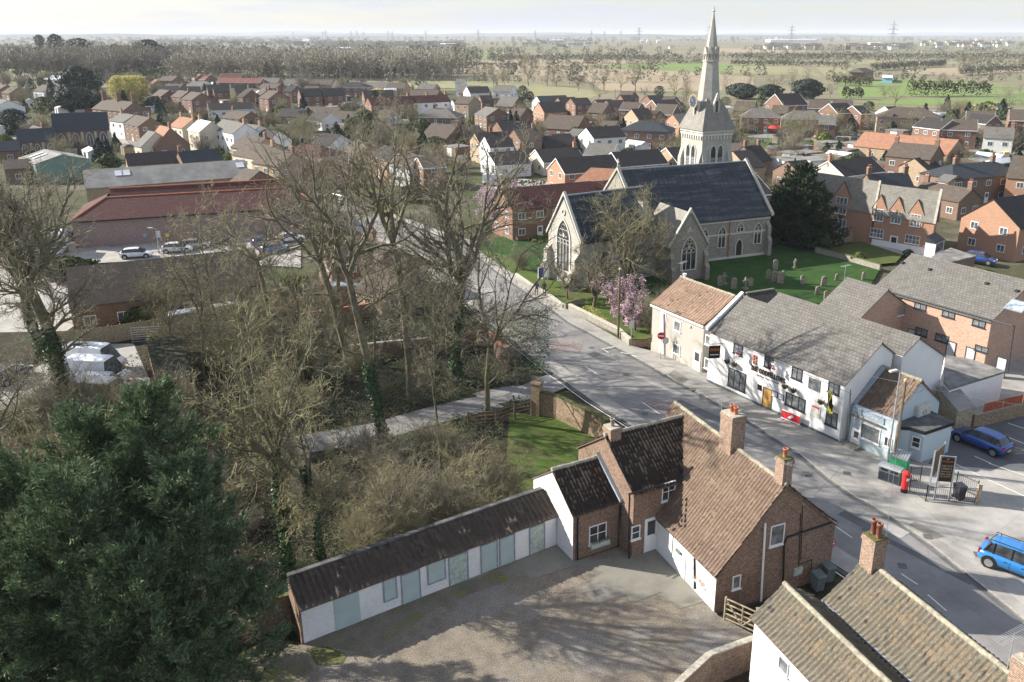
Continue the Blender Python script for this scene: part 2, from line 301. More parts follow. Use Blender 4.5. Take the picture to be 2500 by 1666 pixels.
tiles('slate_church',(.040,.046,.056),(.028,.033,.042),(.015,.017,.02),tw=.35,th=.25,lich=(.10,.12,.12),lamt=.2,rough=.6);streak_slate()
# ------------------------------------------------------------------ building kit
_wc={}
def window(parent,loc,rz,w,h,fr='white_paint',gl='glass',mull=1,trans=0,sill=True,bar=.06,name='window',label=None):
    """framed window; x along the wall, front towards -y; the pane is a sub-part"""
    k=('w',w,h,fr,gl,mull,trans,sill,bar)
    if k not in _wc:
        b=MB();t=bar;b.box(-w/2,-w/2+t,-.05,.02,-h/2,h/2);b.box(w/2-t,w/2,-.05,.02,-h/2,h/2);b.box(-w/2+t,w/2-t,-.048,.02,h/2-t,h/2);b.box(-w/2+t,w/2-t,-.048,.02,-h/2,-h/2+t)
        for i in range(mull):
            x=-w/2+w*(i+1)/(mull+1);b.box(x-t*.4,x+t*.4,-.043,.02,-h/2+t,h/2-t)
        for i in range(trans):
            z=-h/2+h*(i+1)/(trans+1);b.box(-w/2+t,w/2-t,-.04,.02,z-t*.35,z+t*.35)
        if sill:b.box(-w/2-.06,w/2+.06,-.11,.01,-h/2-.07,-h/2-.002)
        p=MB();p.box(-w/2+.02,w/2-.02,-.018,-.004,-h/2+.02,h/2-.02)
        _wc[k]=(b.mesh(name,M[fr]),p.mesh('pane',M[gl]))
    a,p=_wc[k];o=put(a,parent,loc,rz,name);put(p,o,name='pane')
    if label:o['label']=label
    return o
def farwin(parent,loc,rz,w,h,fr='white_paint'):
    k=('f',w,h,fr)
    if k not in _wc:
        b=MB();b.box(-w/2,w/2,-.05,.02,-h/2,h/2,0);t=.09
        xs=[-w/2+t,-t*.35,t*.35,w/2-t] if w>.8 else [-w/2+t,w/2-t]
        for i in range(0,len(xs),2):b.box(xs[i],xs[i+1],-.056,-.045,-h/2+t,h/2-t,1)
        _wc[k]=b.mesh('window',[M[fr],M['glass_far']])
    return put(_wc[k],parent,loc,rz,'window')
def door(parent,loc,rz,w,h,mat='white_paint',gl=None,name='door',frame=None,handle=True):
    k=('d',w,h,mat,gl,frame)
    if k not in _wc:
        b=MB();b.box(-w/2,w/2,-.045,.02,-h/2,h/2)
        if frame:
            b=MB();b.box(-w/2+.07,w/2-.07,-.03,.02,-h/2,h/2-.07)
        e=MB();e.tube((w/2-.14,-.09,-.03),(w/2-.14,-.045,-.03),.02);e.tube((w/2-.26,-.09,-.03),(w/2-.13,-.09,-.03),.014)
        g=MB().box(-w/2+.2,w/2-.2,-.052,-.044,0,h/2-.2) if gl else None
        f=None
        if frame:
            f=MB().box(-w/2,-w/2+.07,-.06,.02,-h/2,h/2);f.box(w/2-.07,w/2,-.06,.02,-h/2,h/2);f.box(-w/2+.07,w/2-.07,-.06,.02,h/2-.07,h/2)
        _wc[k]=(b.mesh(name,M[mat]),e.mesh('handle',M['galv']),g and g.mesh('pane',M[gl]),f and f.mesh('door_frame',M[frame]))
    a,e,g,f=_wc[k];o=put(a,parent,loc,rz,name)
    if handle:put(e,o)
    if g:put(g,o)
    if f:put(f,o)
    return o
def chimney(parent,loc,rz,w,d,h,mat='brick_red',pots=2,capmat='mortar',potmat='terracotta',poth=.45):
    b=MB();b.box(-w/2,w/2,-d/2,d/2,-1.2,h-.25);b.box(-w/2-.05,w/2+.05,-d/2-.05,d/2+.05,h-.25,h-.1);b.box(-w/2-.02,w/2+.02,-d/2-.02,d/2+.02,h-.1,h)
    o=add('chimney',b,M[mat],parent,loc,rz)
    c=MB().prism([(-w/2,-d/2),(w/2,-d/2),(w/2,d/2),(-w/2,d/2)],h,h+.06);add('chimney_cap',c,M[capmat],o)
    if pots:
        k=('pot',potmat,poth)
        if k not in _wc:_wc[k]=MB().lathe([(.13,0),(.12,poth*.8),(.15,poth*.82),(.15,poth),(.11,poth),(.10,poth*.5)],n=12).mesh('chimney_pot',M[potmat],True)
        for i in range(pots):put(_wc[k],o,((i-(pots-1)/2)*min(.38,(w-.1)/max(1,pots)),0,h+.05),name='chimney_pot')
    return o
def pantile_roof(name,L,y0,z0,y1,z1,mat,parent=None,pitch=.24,amp=.06,row=.32,sag=.0,flare=.0,rough=.018,seed=0,x0=None):
    """real corrugated pantiles from ridge (y0,z0) down to eave (y1,z1); x from -L/2 to L/2"""
    r=np.random.default_rng(seed);nx=int(L/pitch)*5+1;dl=math.hypot(y1-y0,z1-z0);nr=int(dl/row)
    xs=np.linspace(-L/2,L/2,nx);ph=(xs+L/2)/pitch*2*np.pi;wave=np.where(np.sin(ph)>0,np.sin(ph),.35*np.sin(ph))*amp
    ts=[];off=[]
    for i in range(nr):ts+=[i/nr,(i+1)/nr-.0005];off+=[.0,.035]
    ts=np.array(ts);off=np.array(off);ny,nz_=(z0-z1)/dl*np.sign(y1-y0),abs(y1-y0)/dl
    if True:ny=(z0-z1)/dl*(1 if y1>y0 else -1)
    jit=r.normal(0,rough,(nr,nx//5+1));V=[]
    col=np.minimum(np.arange(nx)//5,nx//5)
    for i,t in enumerate(ts):
        s=-sag*4*t*(1-t)+flare*max(0,t-.8)**2*25*.2
        h=wave+off[i]+jit[i//2,col]+s+sag*-.6*np.sin(np.pi*(xs/L+.5))
        V.append(np.stack([xs,y0+(y1-y0)*t+ny*h,z0+(z1-z0)*t+nz_*h],1))
    V=np.concatenate(V);n=len(ts);i=np.arange(n-1)[:,None]*nx+np.arange(nx-1)[None,:];i=i.ravel()
    Q=np.stack([i,i+nx,i+nx+1,i+1],1) if y1<y0 else np.stack([i,i+1,i+nx+1,i+nx],1)
    me=npmesh(name,V,Q,M[mat],uv=True);return put(me,parent,name=name)
class House:
    def __init__(s,A,B,side,hw,hr,he,name,label,cat,group=None,he2=None,hw2=None):
        """A,B ridge ends (world xy), side: a world point on the front side; hw half width to the roof edge"""
        A=Vector((A[0],A[1]));B=Vector((B[0],B[1]));d=(B-A).normalized();n=Vector((d.y,-d.x))
        if (Vector((side[0],side[1]))-A).dot(n)<0:A,B=B,A;d=-d;n=-n
        s.L=(B-A).length;s.d=d;s.n=n;s.c=(A+B)/2;s.hw=hw;s.hr=hr;s.he=he;s.hw2=hw2 or hw;s.he2=he if he2 is None else he2
        s.ang=math.atan2(d.y,d.x);s.o=empty(name,(s.c.x,s.c.y,0),s.ang,label,cat,group)
    def loc(s,p):
        q=Vector((p[0],p[1]))-s.c;return Vector((q.dot(s.d),-q.dot(s.n),p[2] if len(p)>2 else 0))
    def walls(s,mat,ov=.2,x0=None,x1=None,y0=None,y1=None,name='wall'):
        L=s.L/2-.12;x0=-L if x0 is None else x0;x1=L if x1 is None else x1
        y0=-s.hw+ov if y0 is None else y0;y1=s.hw2-ov if y1 is None else y1
        sl=(s.hr-s.he)/s.hw;sl2=(s.hr-s.he2)/s.hw2
        b=MB().xprism([(y0,-.3),(y1,-.3),(y1,s.hr-sl2*y1-.12),(0,s.hr-.12),(y0,s.hr+sl*y0-.12)],x0,x1)
        s.x0,s.x1,s.y0,s.y1=x0,x1,y0,y1;return add(name,b,M[mat],s.o)
    def roof(s,mat,th=.1,ridge=None,hip=0.,ridge_r=.11):
        l=s.L/2;b=MB()
        if hip:
            A=[(-l,0,s.hr),(l,0,s.hr)];E=[(-l-hip,-s.hw,s.he),(l+hip,-s.hw,s.he),(l+hip,s.hw2,s.he2),(-l-hip,s.hw2,s.he2)]
            b.poly([E[0],E[1],A[1],A[0]]);b.poly([E[1],E[2],A[1]]);b.poly([E[2],E[3],A[0],A[1]]);b.poly([E[3],E[0],A[0]])
            b.poly([(x,y,z-.02) for x,y,z in E][::-1])
        else:
            for sg,hw,he in((-1,s.hw,s.he),(1,s.hw2,s.he2)):
                b.xprism([(0,s.hr),(sg*hw,he),(sg*hw,he-th),(0,s.hr-th)],-l,l)
        o=add('roof',b,M[mat],s.o)
        if ridge:
            t=MB().tube((-l,0,s.hr-.02),(l,0,s.hr-.02),ridge_r,n=8);add('ridge_tiles',t,M[ridge],o)
        return o
    def proof(s,mat,ridge='ridge_tile',seed=0,sag=.05,amp=.062,flare=0.,pitch=.24):
        o=None
        for sg,hw,he in((-1,s.hw,s.he),(1,s.hw2,s.he2)):
            k=pantile_roof('roof',s.L,0,s.hr,sg*hw,he,mat,s.o,seed=seed,sag=sag,amp=amp,flare=flare,pitch=pitch);o=o or k
        b=MB()
        for sg,hw,he in((-1,s.hw,s.he),(1,s.hw2,s.he2)):b.xprism([(0,s.hr-.05),(sg*(hw-.06),he-.07),(sg*(hw-.06),he-.14),(0,s.hr-.16)],-s.L/2+.02,s.L/2-.02)
        add('roof_boards',b,M['wood_brown'],s.o)
        t=MB();n=int(s.L/.45);r=random.Random(seed)
        for i in range(n):
            x=-s.L/2+s.L*i/n;z=s.hr-.0+r.uniform(-.012,.012)-.6*sag*math.sin(math.pi*(i+.5)/n);t.tube((x+.01,0,z),(x+s.L/n-.005,0,z),.13,.12,n=10)
        add('ridge_tiles',t,M[ridge],o);return o
    def fascia(s,mat='white_paint',verge=True):
        l=s.L/2;b=MB()
        for sg,hw,he in((-1,s.hw,s.he),(1,s.hw2,s.he2)):
            b.box(-l,l,sg*hw-.03 if sg<0 else hw-.0,sg*hw+.0 if sg<0 else hw+.03,he-.2,he+.0)
            if verge:
                for x in(-l-.03,l+.0):b.xprism([(0,s.hr+.02),(sg*hw,he+.02),(sg*hw,he-.2),(0,s.hr-.2)],x,x+.03)
        return add('fascia',b,M[mat],s.o)
    def face(s,side):
        return {'f':(0,s.y0,0.),'b':(0,s.y1,math.pi),'r':(s.x1,0,R(90)),'l':(s.x0,0,R(-90))}[side]
    def on(s,side,t,z):
        x,y,a=s.face(side)
        if side=='f':return(t,y,z),a
        if side=='b':return(-t,y,z),a
        if side=='r':return(x,t,z),a
        return(x,-t,z),a
    def hit(s,side,z,u,v):
        """where the sight line through a photo pixel meets that wall -> (t, height)"""
        d=ray(z,u,v);O=Vector((0,0,HC))
        x,y,a=s.face(side);pw=s.c+s.d*x-s.n*y;nn={'f':s.n,'b':-s.n,'r':s.d,'l':-s.d}[side]
        t=(pw-Vector((0,0))).dot(nn)/(Vector((d.x,d.y)).dot(nn));P=O+d*t;q=s.loc(P)
        return {'f':q.x,'b':-q.x,'r':q.y,'l':-q.y}[side],P.z
    def win(s,side,z,u,v,w,h,**k):
        t,zz=s.hit(side,z,u,v);(p,a)=s.on(side,t,zz);return window(s.o,p,a,w,h,**k)
    def dr(s,side,z,u,v,w,h,base=0,**k):
        t,_=s.hit(side,z,u,v);(p,a)=s.on(side,t,base+h/2);return door(s.o,p,a,w,h,**k)
    def autowin(s,sides='fr',fw=1.15,fh=1.1,dens=3.1,floors=None,gable=True,fr='white_paint'):
        fl=floors or (2 if s.he>4 else 1)
        for sd in sides:
            ln=(s.x1-s.x0) if sd in 'fb' else (s.y1-s.y0);n=max(1,int(ln/dens))
            for f in range(fl):
                for i in range(n):
                    t=(-.5+(i+.5)/n)*ln
                    if sd in 'lr':
                        if n==1 and f==0:t+=.5
                        t+=(s.y1+s.y0)/2*(1 if sd=='r' else -1)
                    z=1.35+f*2.45
                    (p,a)=s.on(sd,t,z)
                    if f==0 and sd=='f' and i==n//2 and n>1:
                        (p,a)=s.on(sd,t,1.02);k=('fd',)
                        if k not in _wc:_wc[k]=MB().box(-.45,.45,-.05,.02,-1,1,0).box(-.3,.3,-.056,-.048,.1,.8,1).mesh('door',[M['white_paint'],M['glass_far']])
                        put(_wc[k],s.o,p,a,'door')
                    else:farwin(s.o,p,a,fw,fh,fr)
def textmesh(txt,size,mat,depth=.02,name='lettering',align='CENTER',bold=0.,space=1.12):
    c=bpy.data.curves.new(name,'FONT');c.body=txt;c.size=size;c.extrude=depth;c.align_x=align;c.align_y='CENTER';c.offset=bold;c.space_character=space;c.resolution_u=2
    o=link(bpy.data.objects.new(name,c));dg=bpy.context.evaluated_depsgraph_get();me=bpy.data.meshes.new_from_object(o.evaluated_get(dg));bpy.data.objects.remove(o);bpy.data.curves.remove(c)
    me.materials.clear();me.materials.append(M[mat]);me.name=name;return me
def sheet(name,pts,z,mat,kind='structure',th=0.,label=None,cat=None):
    P=[(p.x,p.y) if hasattr(p,'x') else p for p in pts]
    cx=sum(p[0] for p in P)/len(P);cy=sum(p[1] for p in P)/len(P);Q=[(p[0]-cx,p[1]-cy) for p in P]
    a=sum(Q[k][0]*Q[(k+1)%len(Q)][1]-Q[(k+1)%len(Q)][0]*Q[k][1] for k in range(len(Q)))
    if a<0:Q=Q[::-1]
    b=MB()
    if th:b.prism(Q,-th,0)
    else:b.poly([(x,y,0) for x,y in Q])
    o=add(name,b,M[mat],None,(cx,cy,z));return tag(o,label,cat,None,kind)
def wallrun(name,pts,h,th,mat,label,cat='wall',cap=None,z0=-.1,caph=.07,capw=.04,parent=None,group=None,hs=None):
    """free-standing wall along a polyline"""
    P=[Vector((p[0],p[1])) for p in pts];o=P[0];b=MB();c=MB();ns=[]
    for i in range(len(P)):
        d=(P[min(i+1,len(P)-1)]-P[max(i-1,0)]).normalized();ns.append(Vector((-d.y,d.x)))
    for i in range(len(P)-1):
        h0=hs[i] if hs else h;h1=hs[i+1] if hs else h
        for bb,w_,za,zb0,zb1 in((b,th/2,z0,h0,h1),(c,th/2+capw,None,h0,h1)):
            A0,A1=P[i]-o-ns[i]*w_,P[i]-o+ns[i]*w_;B0,B1=P[i+1]-o-ns[i+1]*w_,P[i+1]-o+ns[i+1]*w_
            lo0,lo1=(z0,z0) if za is not None else (h0,h1);hi0,hi1=(h0,h1) if za is not None else (h0+caph,h1+caph)
            k=len(bb.v);bb.v+=[(A0.x,A0.y,lo0),(B0.x,B0.y,lo1),(B1.x,B1.y,lo1),(A1.x,A1.y,lo0),(A0.x,A0.y,hi0),(B0.x,B0.y,hi1),(B1.x,B1.y,hi1),(A1.x,A1.y,hi0)]
            for f in((0,3,2,1),(4,5,6,7),(0,1,5,4),(2,3,7,6))+(((3,0,4,7),) if i==0 else ())+(((1,2,6,5),) if i==len(P)-2 else ()):bb.f.append(tuple(k+j for j in f));bb.m.append(0)
    r=empty(name,(o.x,o.y,0),0,label,cat,group) if cap else None
    m=add('wall' if cap else name,b,M[mat],r,(0,0,0) if cap else (o.x,o.y,0))
    if cap:add('coping',c,M[cap],r);return r
    return tag(m,label,cat,group)
# ------------------------------------------------------------------ vegetation kit
def nrm(a):return a/np.maximum(np.linalg.norm(a,axis=-1,keepdims=True),1e-9)
def grow(r,st,d,ln,r0,K,wob,up,taper=.3):
    n=len(st);P=np.zeros((n,K+1,3));P[:,0]=st;d=nrm(d.copy())
    for k in range(K):
        P[:,k+1]=P[:,k]+d*(ln/K)[:,None];d=d+r.normal(0,wob,(n,3));d[:,2]+=up;d=nrm(d)
    rad=r0[:,None]*(1-(1-taper)*np.linspace(0,1,K+1)[None,:]);return P,rad
def spawn(r,P,rad,ln,m,t0,t1,a0,a1,ratio,rr,tfall=.6,rmin=.004):
    n,K1,_=P.shape;K=K1-1
    t=(np.arange(m)[None,:]+r.random((n,m)))/m*(t1-t0)+t0;f=np.minimum(t*K,K-1e-6);i=f.astype(int);w=f-i
    idx=np.arange(n)[:,None];p=P[idx,i]*(1-w[...,None])+P[idx,i+1]*w[...,None];pd=nrm(P[idx,i+1]-P[idx,i])
    q=nrm(np.cross(pd,r.normal(0,1,(n,m,3))));a=r.uniform(a0,a1,(n,m))[...,None]
    d=np.cos(a)*pd+np.sin(a)*q;l=ln[:,None]*ratio*(1.15-tfall*t)*r.uniform(.6,1.25,(n,m))
    R0=rad[idx,i]*(1-w)+rad[idx,i+1]*w;R0=np.maximum(np.minimum(R0*rr,R0),rmin)
    return p.reshape(-1,3),d.reshape(-1,3),l.ravel(),R0.ravel()
def tubes(P,rad,Sd):
    n,K1,_=P.shape;T=np.zeros_like(P);T[:,:-1]=P[:,1:]-P[:,:-1];T[:,-1]=T[:,-2];T=nrm(T)
    ref=np.array([.31,.17,.93]);u=nrm(np.cross(T,ref));v=np.cross(T,u);a=np.arange(Sd)*2*np.pi/Sd
    V=P[:,:,None,:]+rad[:,:,None,None]*(u[:,:,None,:]*np.cos(a)[None,None,:,None]+v[:,:,None,:]*np.sin(a)[None,None,:,None])
    V=V.reshape(-1,3);b=(np.arange(n)[:,None,None]*K1+np.arange(K1-1)[None,:,None])*Sd+np.arange(Sd)[None,None,:]
    j=(np.arange(Sd)+1)%Sd-np.arange(Sd);b=b.reshape(-1,Sd);Q=np.stack([b,b+j,b+j+Sd,b+Sd],-1).reshape(-1,4);return V,Q
def joinvq(L_):
    V=[];Q=[];k=0
    for v,q in L_:V.append(v);Q.append(q+k);k+=len(v)
    return np.concatenate(V),np.concatenate(Q)
def leafquads(r,C,size,nbias=None,asp=.6,fold=0):
    n=len(C);a=nrm(r.normal(0,1,(n,3)) if nbias is None else nbias+r.normal(0,.55,(n,3)));b=nrm(np.cross(a,r.normal(0,1,(n,3))))
    s=(size*r.uniform(.6,1.4,n))[:,None];c=np.cross(a,b)
    V=np.stack([C-b*s,C-c*s*asp,C+b*s,C+c*s*asp],1).reshape(-1,3);Q=np.arange(n*4).reshape(-1,4);return V,Q
def bare_tree(seed,H,fork=.42,trunk_r=None,limbs=5,spread=.5,dens=1.,lean=(0,0),side=4,twig=.027,levels=4,topd=1.,curve=.045,l3=7,l4=5):
    r=np.random.default_rng(seed);tr=trunk_r or H*.016
    d=np.array([[lean[0],lean[1],1.]]);P0,R0=grow(r,np.zeros((1,3)),d,np.array([H*fork]),np.array([tr]),10,curve,.02,.72);P0[0,0,2]-=.25;R0[0,0]*=1.35;R0[0,1]*=1.08
    top=P0[0,-1];rt=R0[0,-1]
    az=np.arange(limbs)*2*np.pi/limbs+r.uniform(0,6);tilt=r.uniform(.25,1.,limbs)*spread
    D=np.stack([np.cos(az)*np.sin(tilt),np.sin(az)*np.sin(tilt),np.cos(tilt)],1);D[:,0]+=lean[0]*.5;D[:,1]+=lean[1]*.5
    P1,R1=grow(r,np.repeat(top[None],limbs,0),D,H*(1-fork)*r.uniform(.8,1.08,limbs),rt*r.uniform(.6,.88,limbs),10,.17,.04,.2)
    sP=[(P1,R1)];base=[(P1,R1,np.linalg.norm(np.diff(P1,axis=1),axis=2).sum(1))]
    if side:
        p,dd,l,rr=spawn(r,P0,R0,np.array([H*fork]),side,.45,.98,.7,1.25,1,.4);l=H*.30*r.uniform(.5,1.1,len(l));Ps,Rs=grow(r,p,dd,l,rr*.8,8,.15,.05,.2);base.append((Ps,Rs,l))
    V0,Q0=tubes(P0,R0,10);T1=[tubes(P,Rr,6) for P,Rr,_ in base];tw=[];tips=[]
    for P,Rr,l in base:
        p,d,ll,rr=spawn(r,P,Rr,l,int(8*dens),.12,1.,.45,1.1,.44,.7,.55,.02);P2,R2=grow(r,p,d,ll,rr,6,.2,.05,.25);T1.append(tubes(P2,R2,4))
        p,d,ll,rr=spawn(r,P2,R2,ll,l3,.15,1.,.4,1.,.5,.6,.5,.012);P3,R3=grow(r,p,d,ll,rr,4,.24,.05,.35);tw.append(tubes(P3,R3,3))
        if levels>=4:
            p,d,ll,rr=spawn(r,P3,R3,ll,l4,.1,1.,.4,1.1,.62,.7,.5,twig*.6);ll=np.maximum(ll,.35);rr=np.minimum(rr,twig);P4,R4=grow(r,p,d,ll,rr,3,.25,.05,.45);tw.append(tubes(P4,R4,3));tips.append(P4[:,-1])
        else:tips.append(P3[:,-1])
    return (V0,Q0),joinvq(T1),joinvq(tw),np.concatenate(tips),P0[0],R0[0]
def mk_tree(name,vs,mats=('bark_trunk','bark_limb','bark_twig')):
    (V0,Q0),(V1,Q1),(V2,Q2),tips,P0,R0=vs
    t=npmesh('trunk',V0,Q0,M[mats[0]],smooth=True)
    V,Q=joinvq([(V1,Q1),(V2,Q2)]);mi=np.concatenate([np.zeros(len(Q1)),np.ones(len(Q2))]);c=npmesh('crown',V,Q,[M[mats[1]],M[mats[2]]],mi);return t,c
def plant_tree(meshes,xy,label,name='bare_tree',cat='tree',group=None,sc=1.,rz=0.,extra=()):
    o=empty(name,(xy[0],xy[1],0),rz,label,cat,group);o.scale=(sc,sc,sc) if not hasattr(sc,'__len__') else sc
    put(meshes[0],o,name='trunk');put(meshes[1],o,name='crown')
    for nm,me in extra:put(me,o,name=nm)
    return o
def ivy_mesh(seed,P0,R0,z0,z1,n=2600,th=.28,size=.09,name='ivy',mat='leaf_ivy'):
    r=np.random.default_rng(seed);z=r.uniform(z0,z1,n);K=len(P0);x=np.interp(z,P0[:,2],P0[:,0]);y=np.interp(z,P0[:,2],P0[:,1]);rr=np.interp(z,P0[:,2],R0)
    a=r.uniform(0,2*np.pi,n);q=rr+th*r.random(n)**1.5*(.6+.5*np.sin(z*1.3+a*2));C=np.stack([x+np.cos(a)*q,y+np.sin(a)*q,z],1)
    V,Q=leafquads(r,C,size,np.stack([np.cos(a),np.sin(a),.3+0*a],1),.8);return npmesh(name,V,Q,M[mat])
def shrub_mesh(seed,H,stems=26,spread=.45,twigs=7,rad=.014,mats=('bark_limb','bark_twig'),t3=True):
    r=np.random.default_rng(seed);rad=rad*1.45;a=r.uniform(0,6.283,stems);ti=r.uniform(.05,1,stems)*spread
    D=np.stack([np.cos(a)*np.sin(ti),np.sin(a)*np.sin(ti),np.cos(ti)],1);st=np.stack([np.cos(a)*r.random(stems)*.5*H*.15,np.sin(a)*r.random(stems)*.5*H*.15,np.full(stems,-.05)],1)
    l=H*r.uniform(.55,1.1,stems);P,Rr=grow(r,st,D,l,np.full(stems,rad*1.3)*r.uniform(.6,1.5,stems),7,.12,.03,.4);T=[tubes(P,Rr,4)]
    p,d,ll,rr=spawn(r,P,Rr,l,twigs,.15,1.,.35,1.,.42,.7,.5,rad*.5);P2,R2=grow(r,p,d,ll,rr,4,.22,.04,.4);tw=[tubes(P2,R2,3)]
    if t3:p,d,ll,rr=spawn(r,P2,R2,ll,5,.1,1.,.4,1.,.5,.8,.4,rad*.45);P3,R3=grow(r,p,d,np.maximum(ll,.15),rr,2,.25,.03,.5);tw.append(tubes(P3,R3,3))
    V,Q=joinvq(T+tw);n1=len(T[0][1]);mi=np.ones(len(Q));mi[:n1]=0;return npmesh('shrub',V,Q,[M[mats[0]],M[mats[1]]],mi)
def blob_leaves(seed,n,rad,H,size,z0=0.,top=.5,shell=.75,lump=.25,mat='leaf_hedge',asp=.6,name='crown',droop=0.):
    """foliage filling an uneven ellipsoid / cone; top: 0 cone .. 1 ball"""
    r=np.random.default_rng(seed);t=r.random(n);a=r.uniform(0,2*np.pi,n)
    prof=np.where(top>.75,np.sqrt(np.maximum(0,1-(2*t-1)**2)),(1-t)**(1-top*.6)*np.minimum(1,t*6+.35))
    ph=r.uniform(0,6,8);lum=1+lump*(np.sin(3*a+ph[0]+5*t)+np.sin(5*a+ph[1]-9*t)+np.sin(8*a+13*t+ph[2])*.7+np.sin(2*a+ph[3]+20*t)*.6)*.5
    q=rad*prof*lum*(shell+(1-shell)*r.random(n)**.5*1.1);C=np.stack([np.cos(a)*q,np.sin(a)*q,z0+t*H-droop*q],1)
    V,Q=leafquads(r,C,size,np.stack([np.cos(a),np.sin(a),.5+0*a],1),asp);return npmesh(name,V,Q,M[mat])
# ------------------------------------------------------------------ the ground, roads and fields
def wl(z,l,h=0):return [W(z,u,v,h) for u,v in l]
def xy(p):return (p[0],p[1])
sheet('ground',[(-30000,-200),(30000,-200),(30000,30000),(-30000,30000)],-.30,'plain_land')
sheet('town_ground',[W('G',-500,205),W('G',300,200),W('G',1050,208),W('G',1300,240),W('G',1560,252),W('G',1950,246),W('G',2353,290),W('G',2750,300),(60,15),(-60,15),(-120,60)],-.18,'garden')
_fk=[0]
def flds(z,l,mat,k):_fk[0]+=1;sheet('field',wl(z,l),-.275+.005*_fk[0],mat)
flds('A2',[(1440,236),(2353,243),(2353,262),(1500,268)],'field_green',1);flds('A2',[(1780,285),(2353,290),(2353,312),(1800,312)],'field_green',1)
flds('A2',[(1790,318),(2353,318),(3620,312),(3560,345),(3040,368),(1840,392)],'field_stubble',2)
flds('A3',[(880,366),(1900,343),(2353,362),(2600,380),(2353,440),(1900,425),(1400,405)],'field_green',3)
flds('A3',[(-350,372),(820,388),(1400,408),(1900,428),(2353,470),(2353,560),(1900,600),(1000,590),(830,470),(-340,430)],'field_stubble',4)
flds('A2',[(1440,522),(1880,500),(2353,505),(3240,600),(3060,670),(2560,640),(2200,560),(1500,575)],'field_pale',5)
flds('A3',[(2030,215),(2353,215),(2353,240),(2030,245)],'field_stubble',1);flds('A4',[(-60,205),(560,203),(560,225),(-60,228)],'field_stubble',2)
flds('A4',[(-60,290),(2500,285),(2500,322),(-60,330)],'field_pale',2);flds('A4',[(-60,340),(500,342),(700,420),(-60,400)],'field_pale',3)
flds('A4',[(640,345),(960,352),(900,410),(720,420)],'field_pale',3)
flds('A4',[(840,450),(1560,448),(2300,500),(2300,515),(850,500)],'field_green',4);flds('A4',[(820,510),(1400,508),(2600,540),(2600,560),(1400,590),(840,600)],'field_green',5)
flds('A4',[(950,640),(1500,600),(2600,590),(2600,640),(1500,660)],'field_green',6);flds('A4',[(1380,372),(1700,352),(2600,362),(2600,385),(1850,420),(1400,400)],'field_stubble',4)
flds('A1',[(1200,360),(1520,345),(2353,350),(2353,420),(1260,415)],'field_green',4)
# park floor, lawns
sheet('woodland_floor',[(-75,30),(-8,30),(-12,35.5),(1.04,44.2),(-.3,47),(2,52),(-.5,62.5),(-1,69),(-2,84),(-12,92),(-34,88),(-60,82),(-95,75)],-.03,'litter')
sheet('lawn',[xy(p) for p in wl('C3',[(150,830),(340,850),(560,872),(900,1030),(1130,1060)])]+[(8,50),(5,44),(0,46.5)]+[xy(p) for p in wl('C3',[(300,1540),(120,1300)])],.0,'grass')
def off(P,w):
    out=[]
    for i in range(len(P)):
        d=(P[min(i+1,len(P)-1)]-P[max(i-1,0)]);d=Vector((d.x,d.y)).normalized();out.append((P[i].x-d.y*w,P[i].y+d.x*w))
    return out
def strip(name,C,w,z,mat):P=off(C,w/2);Q=off(C,-w/2);return sheet(name,P+Q[::-1],z,mat)
RK=wl('B3',[(-330,600),(-120,760),(60,900),(250,1035),(480,1188)])+wl('C3',[(640,100),(820,192),(1000,290),(1240,420),(1480,560),(1720,690),(2000,850),(2240,990)])+wl('C4',[(220,1000),(480,1160),(760,1390),(980,1546)])+wl('D4',[(1000,150),(1250,300),(1500,480),(1700,640),(1950,840),(2258,1090),(2800,1600)])
LK=wl('B3',[(-700,760),(-480,900),(-250,1090),(-60,1290)])+wl('C3',[(100,190),(330,380),(500,510),(640,610),(820,740),(1000,850),(1200,975)])+[Vector((9.6,55.5,0)),Vector((13.3,49.2,0)),Vector((18.2,40.8,0)),Vector((20.5,35.5,0)),Vector((23.5,26,0)),Vector((27,14,0))]
sheet('road',[xy(p) for p in LK]+[xy(p) for p in RK[::-1]],.012,'asphalt')
UP=[Vector((-2.2,99,0)),Vector((-9,109,0)),Vector((-18,123,0)),Vector((-28,137,0)),Vector((-38,150,0)),Vector((-55,168,0)),Vector((-80,196,0)),Vector((-112,238,0)),Vector((-150,300,0))]
strip('road',UP,7,.008,'asphalt')
strip('pavement',[Vector(xy(p)+(0,)) for p in off(UP,4.6)],1.8,.1,'pavement');strip('pavement',[Vector(xy(p)+(0,)) for p in off(UP,-4.6)],1.8,.1,'pavement')
RB=[W('B3',560,1150),W('B3',300,960),W('B3',60,800),W('B3',-120,640)]
sheet('pavement',[xy(p) for p in RK]+[(60,10),(75,30),(60,85),(16,85),(12,76)]+[xy(W('C3',1140,290)),xy(W('B3',600,1190))]+[xy(p) for p in RB],.11,'pavement',th=.35)
def kerb(P,h):
    Q=off(P,.0);o=off(P,.16);tag(sheet('kerb',Q+o[::-1],h,'kerb',th=h+.1))
kerb(RK,.114);_g0=off(RK,-.02);_g1=off(RK,-.32);sheet('gutter',_g0+_g1[::-1],.017,'asphalt_dark');_g0=off(LK,.0);_g1=off(LK,-.28);sheet('gutter',_g0+_g1[::-1],.017,'asphalt_dark');_g0=off(LK,-.42);_g1=off(LK,-.52);sheet('road_marking',_g0+_g1[::-1],.018,'road_white');kerb([p for p in LK],.10) if False else None
sheet('pavement',[xy(p) for p in LK]+off(LK,1.5)[::-1],.10,'pavement',th=.3)
_lk=[Vector((p[0],p[1],0)) for p in off(LK,.14)];sheet('kerb',[xy(p) for p in LK]+[xy(p) for p in _lk[::-1]],.104,'kerb',th=.3)
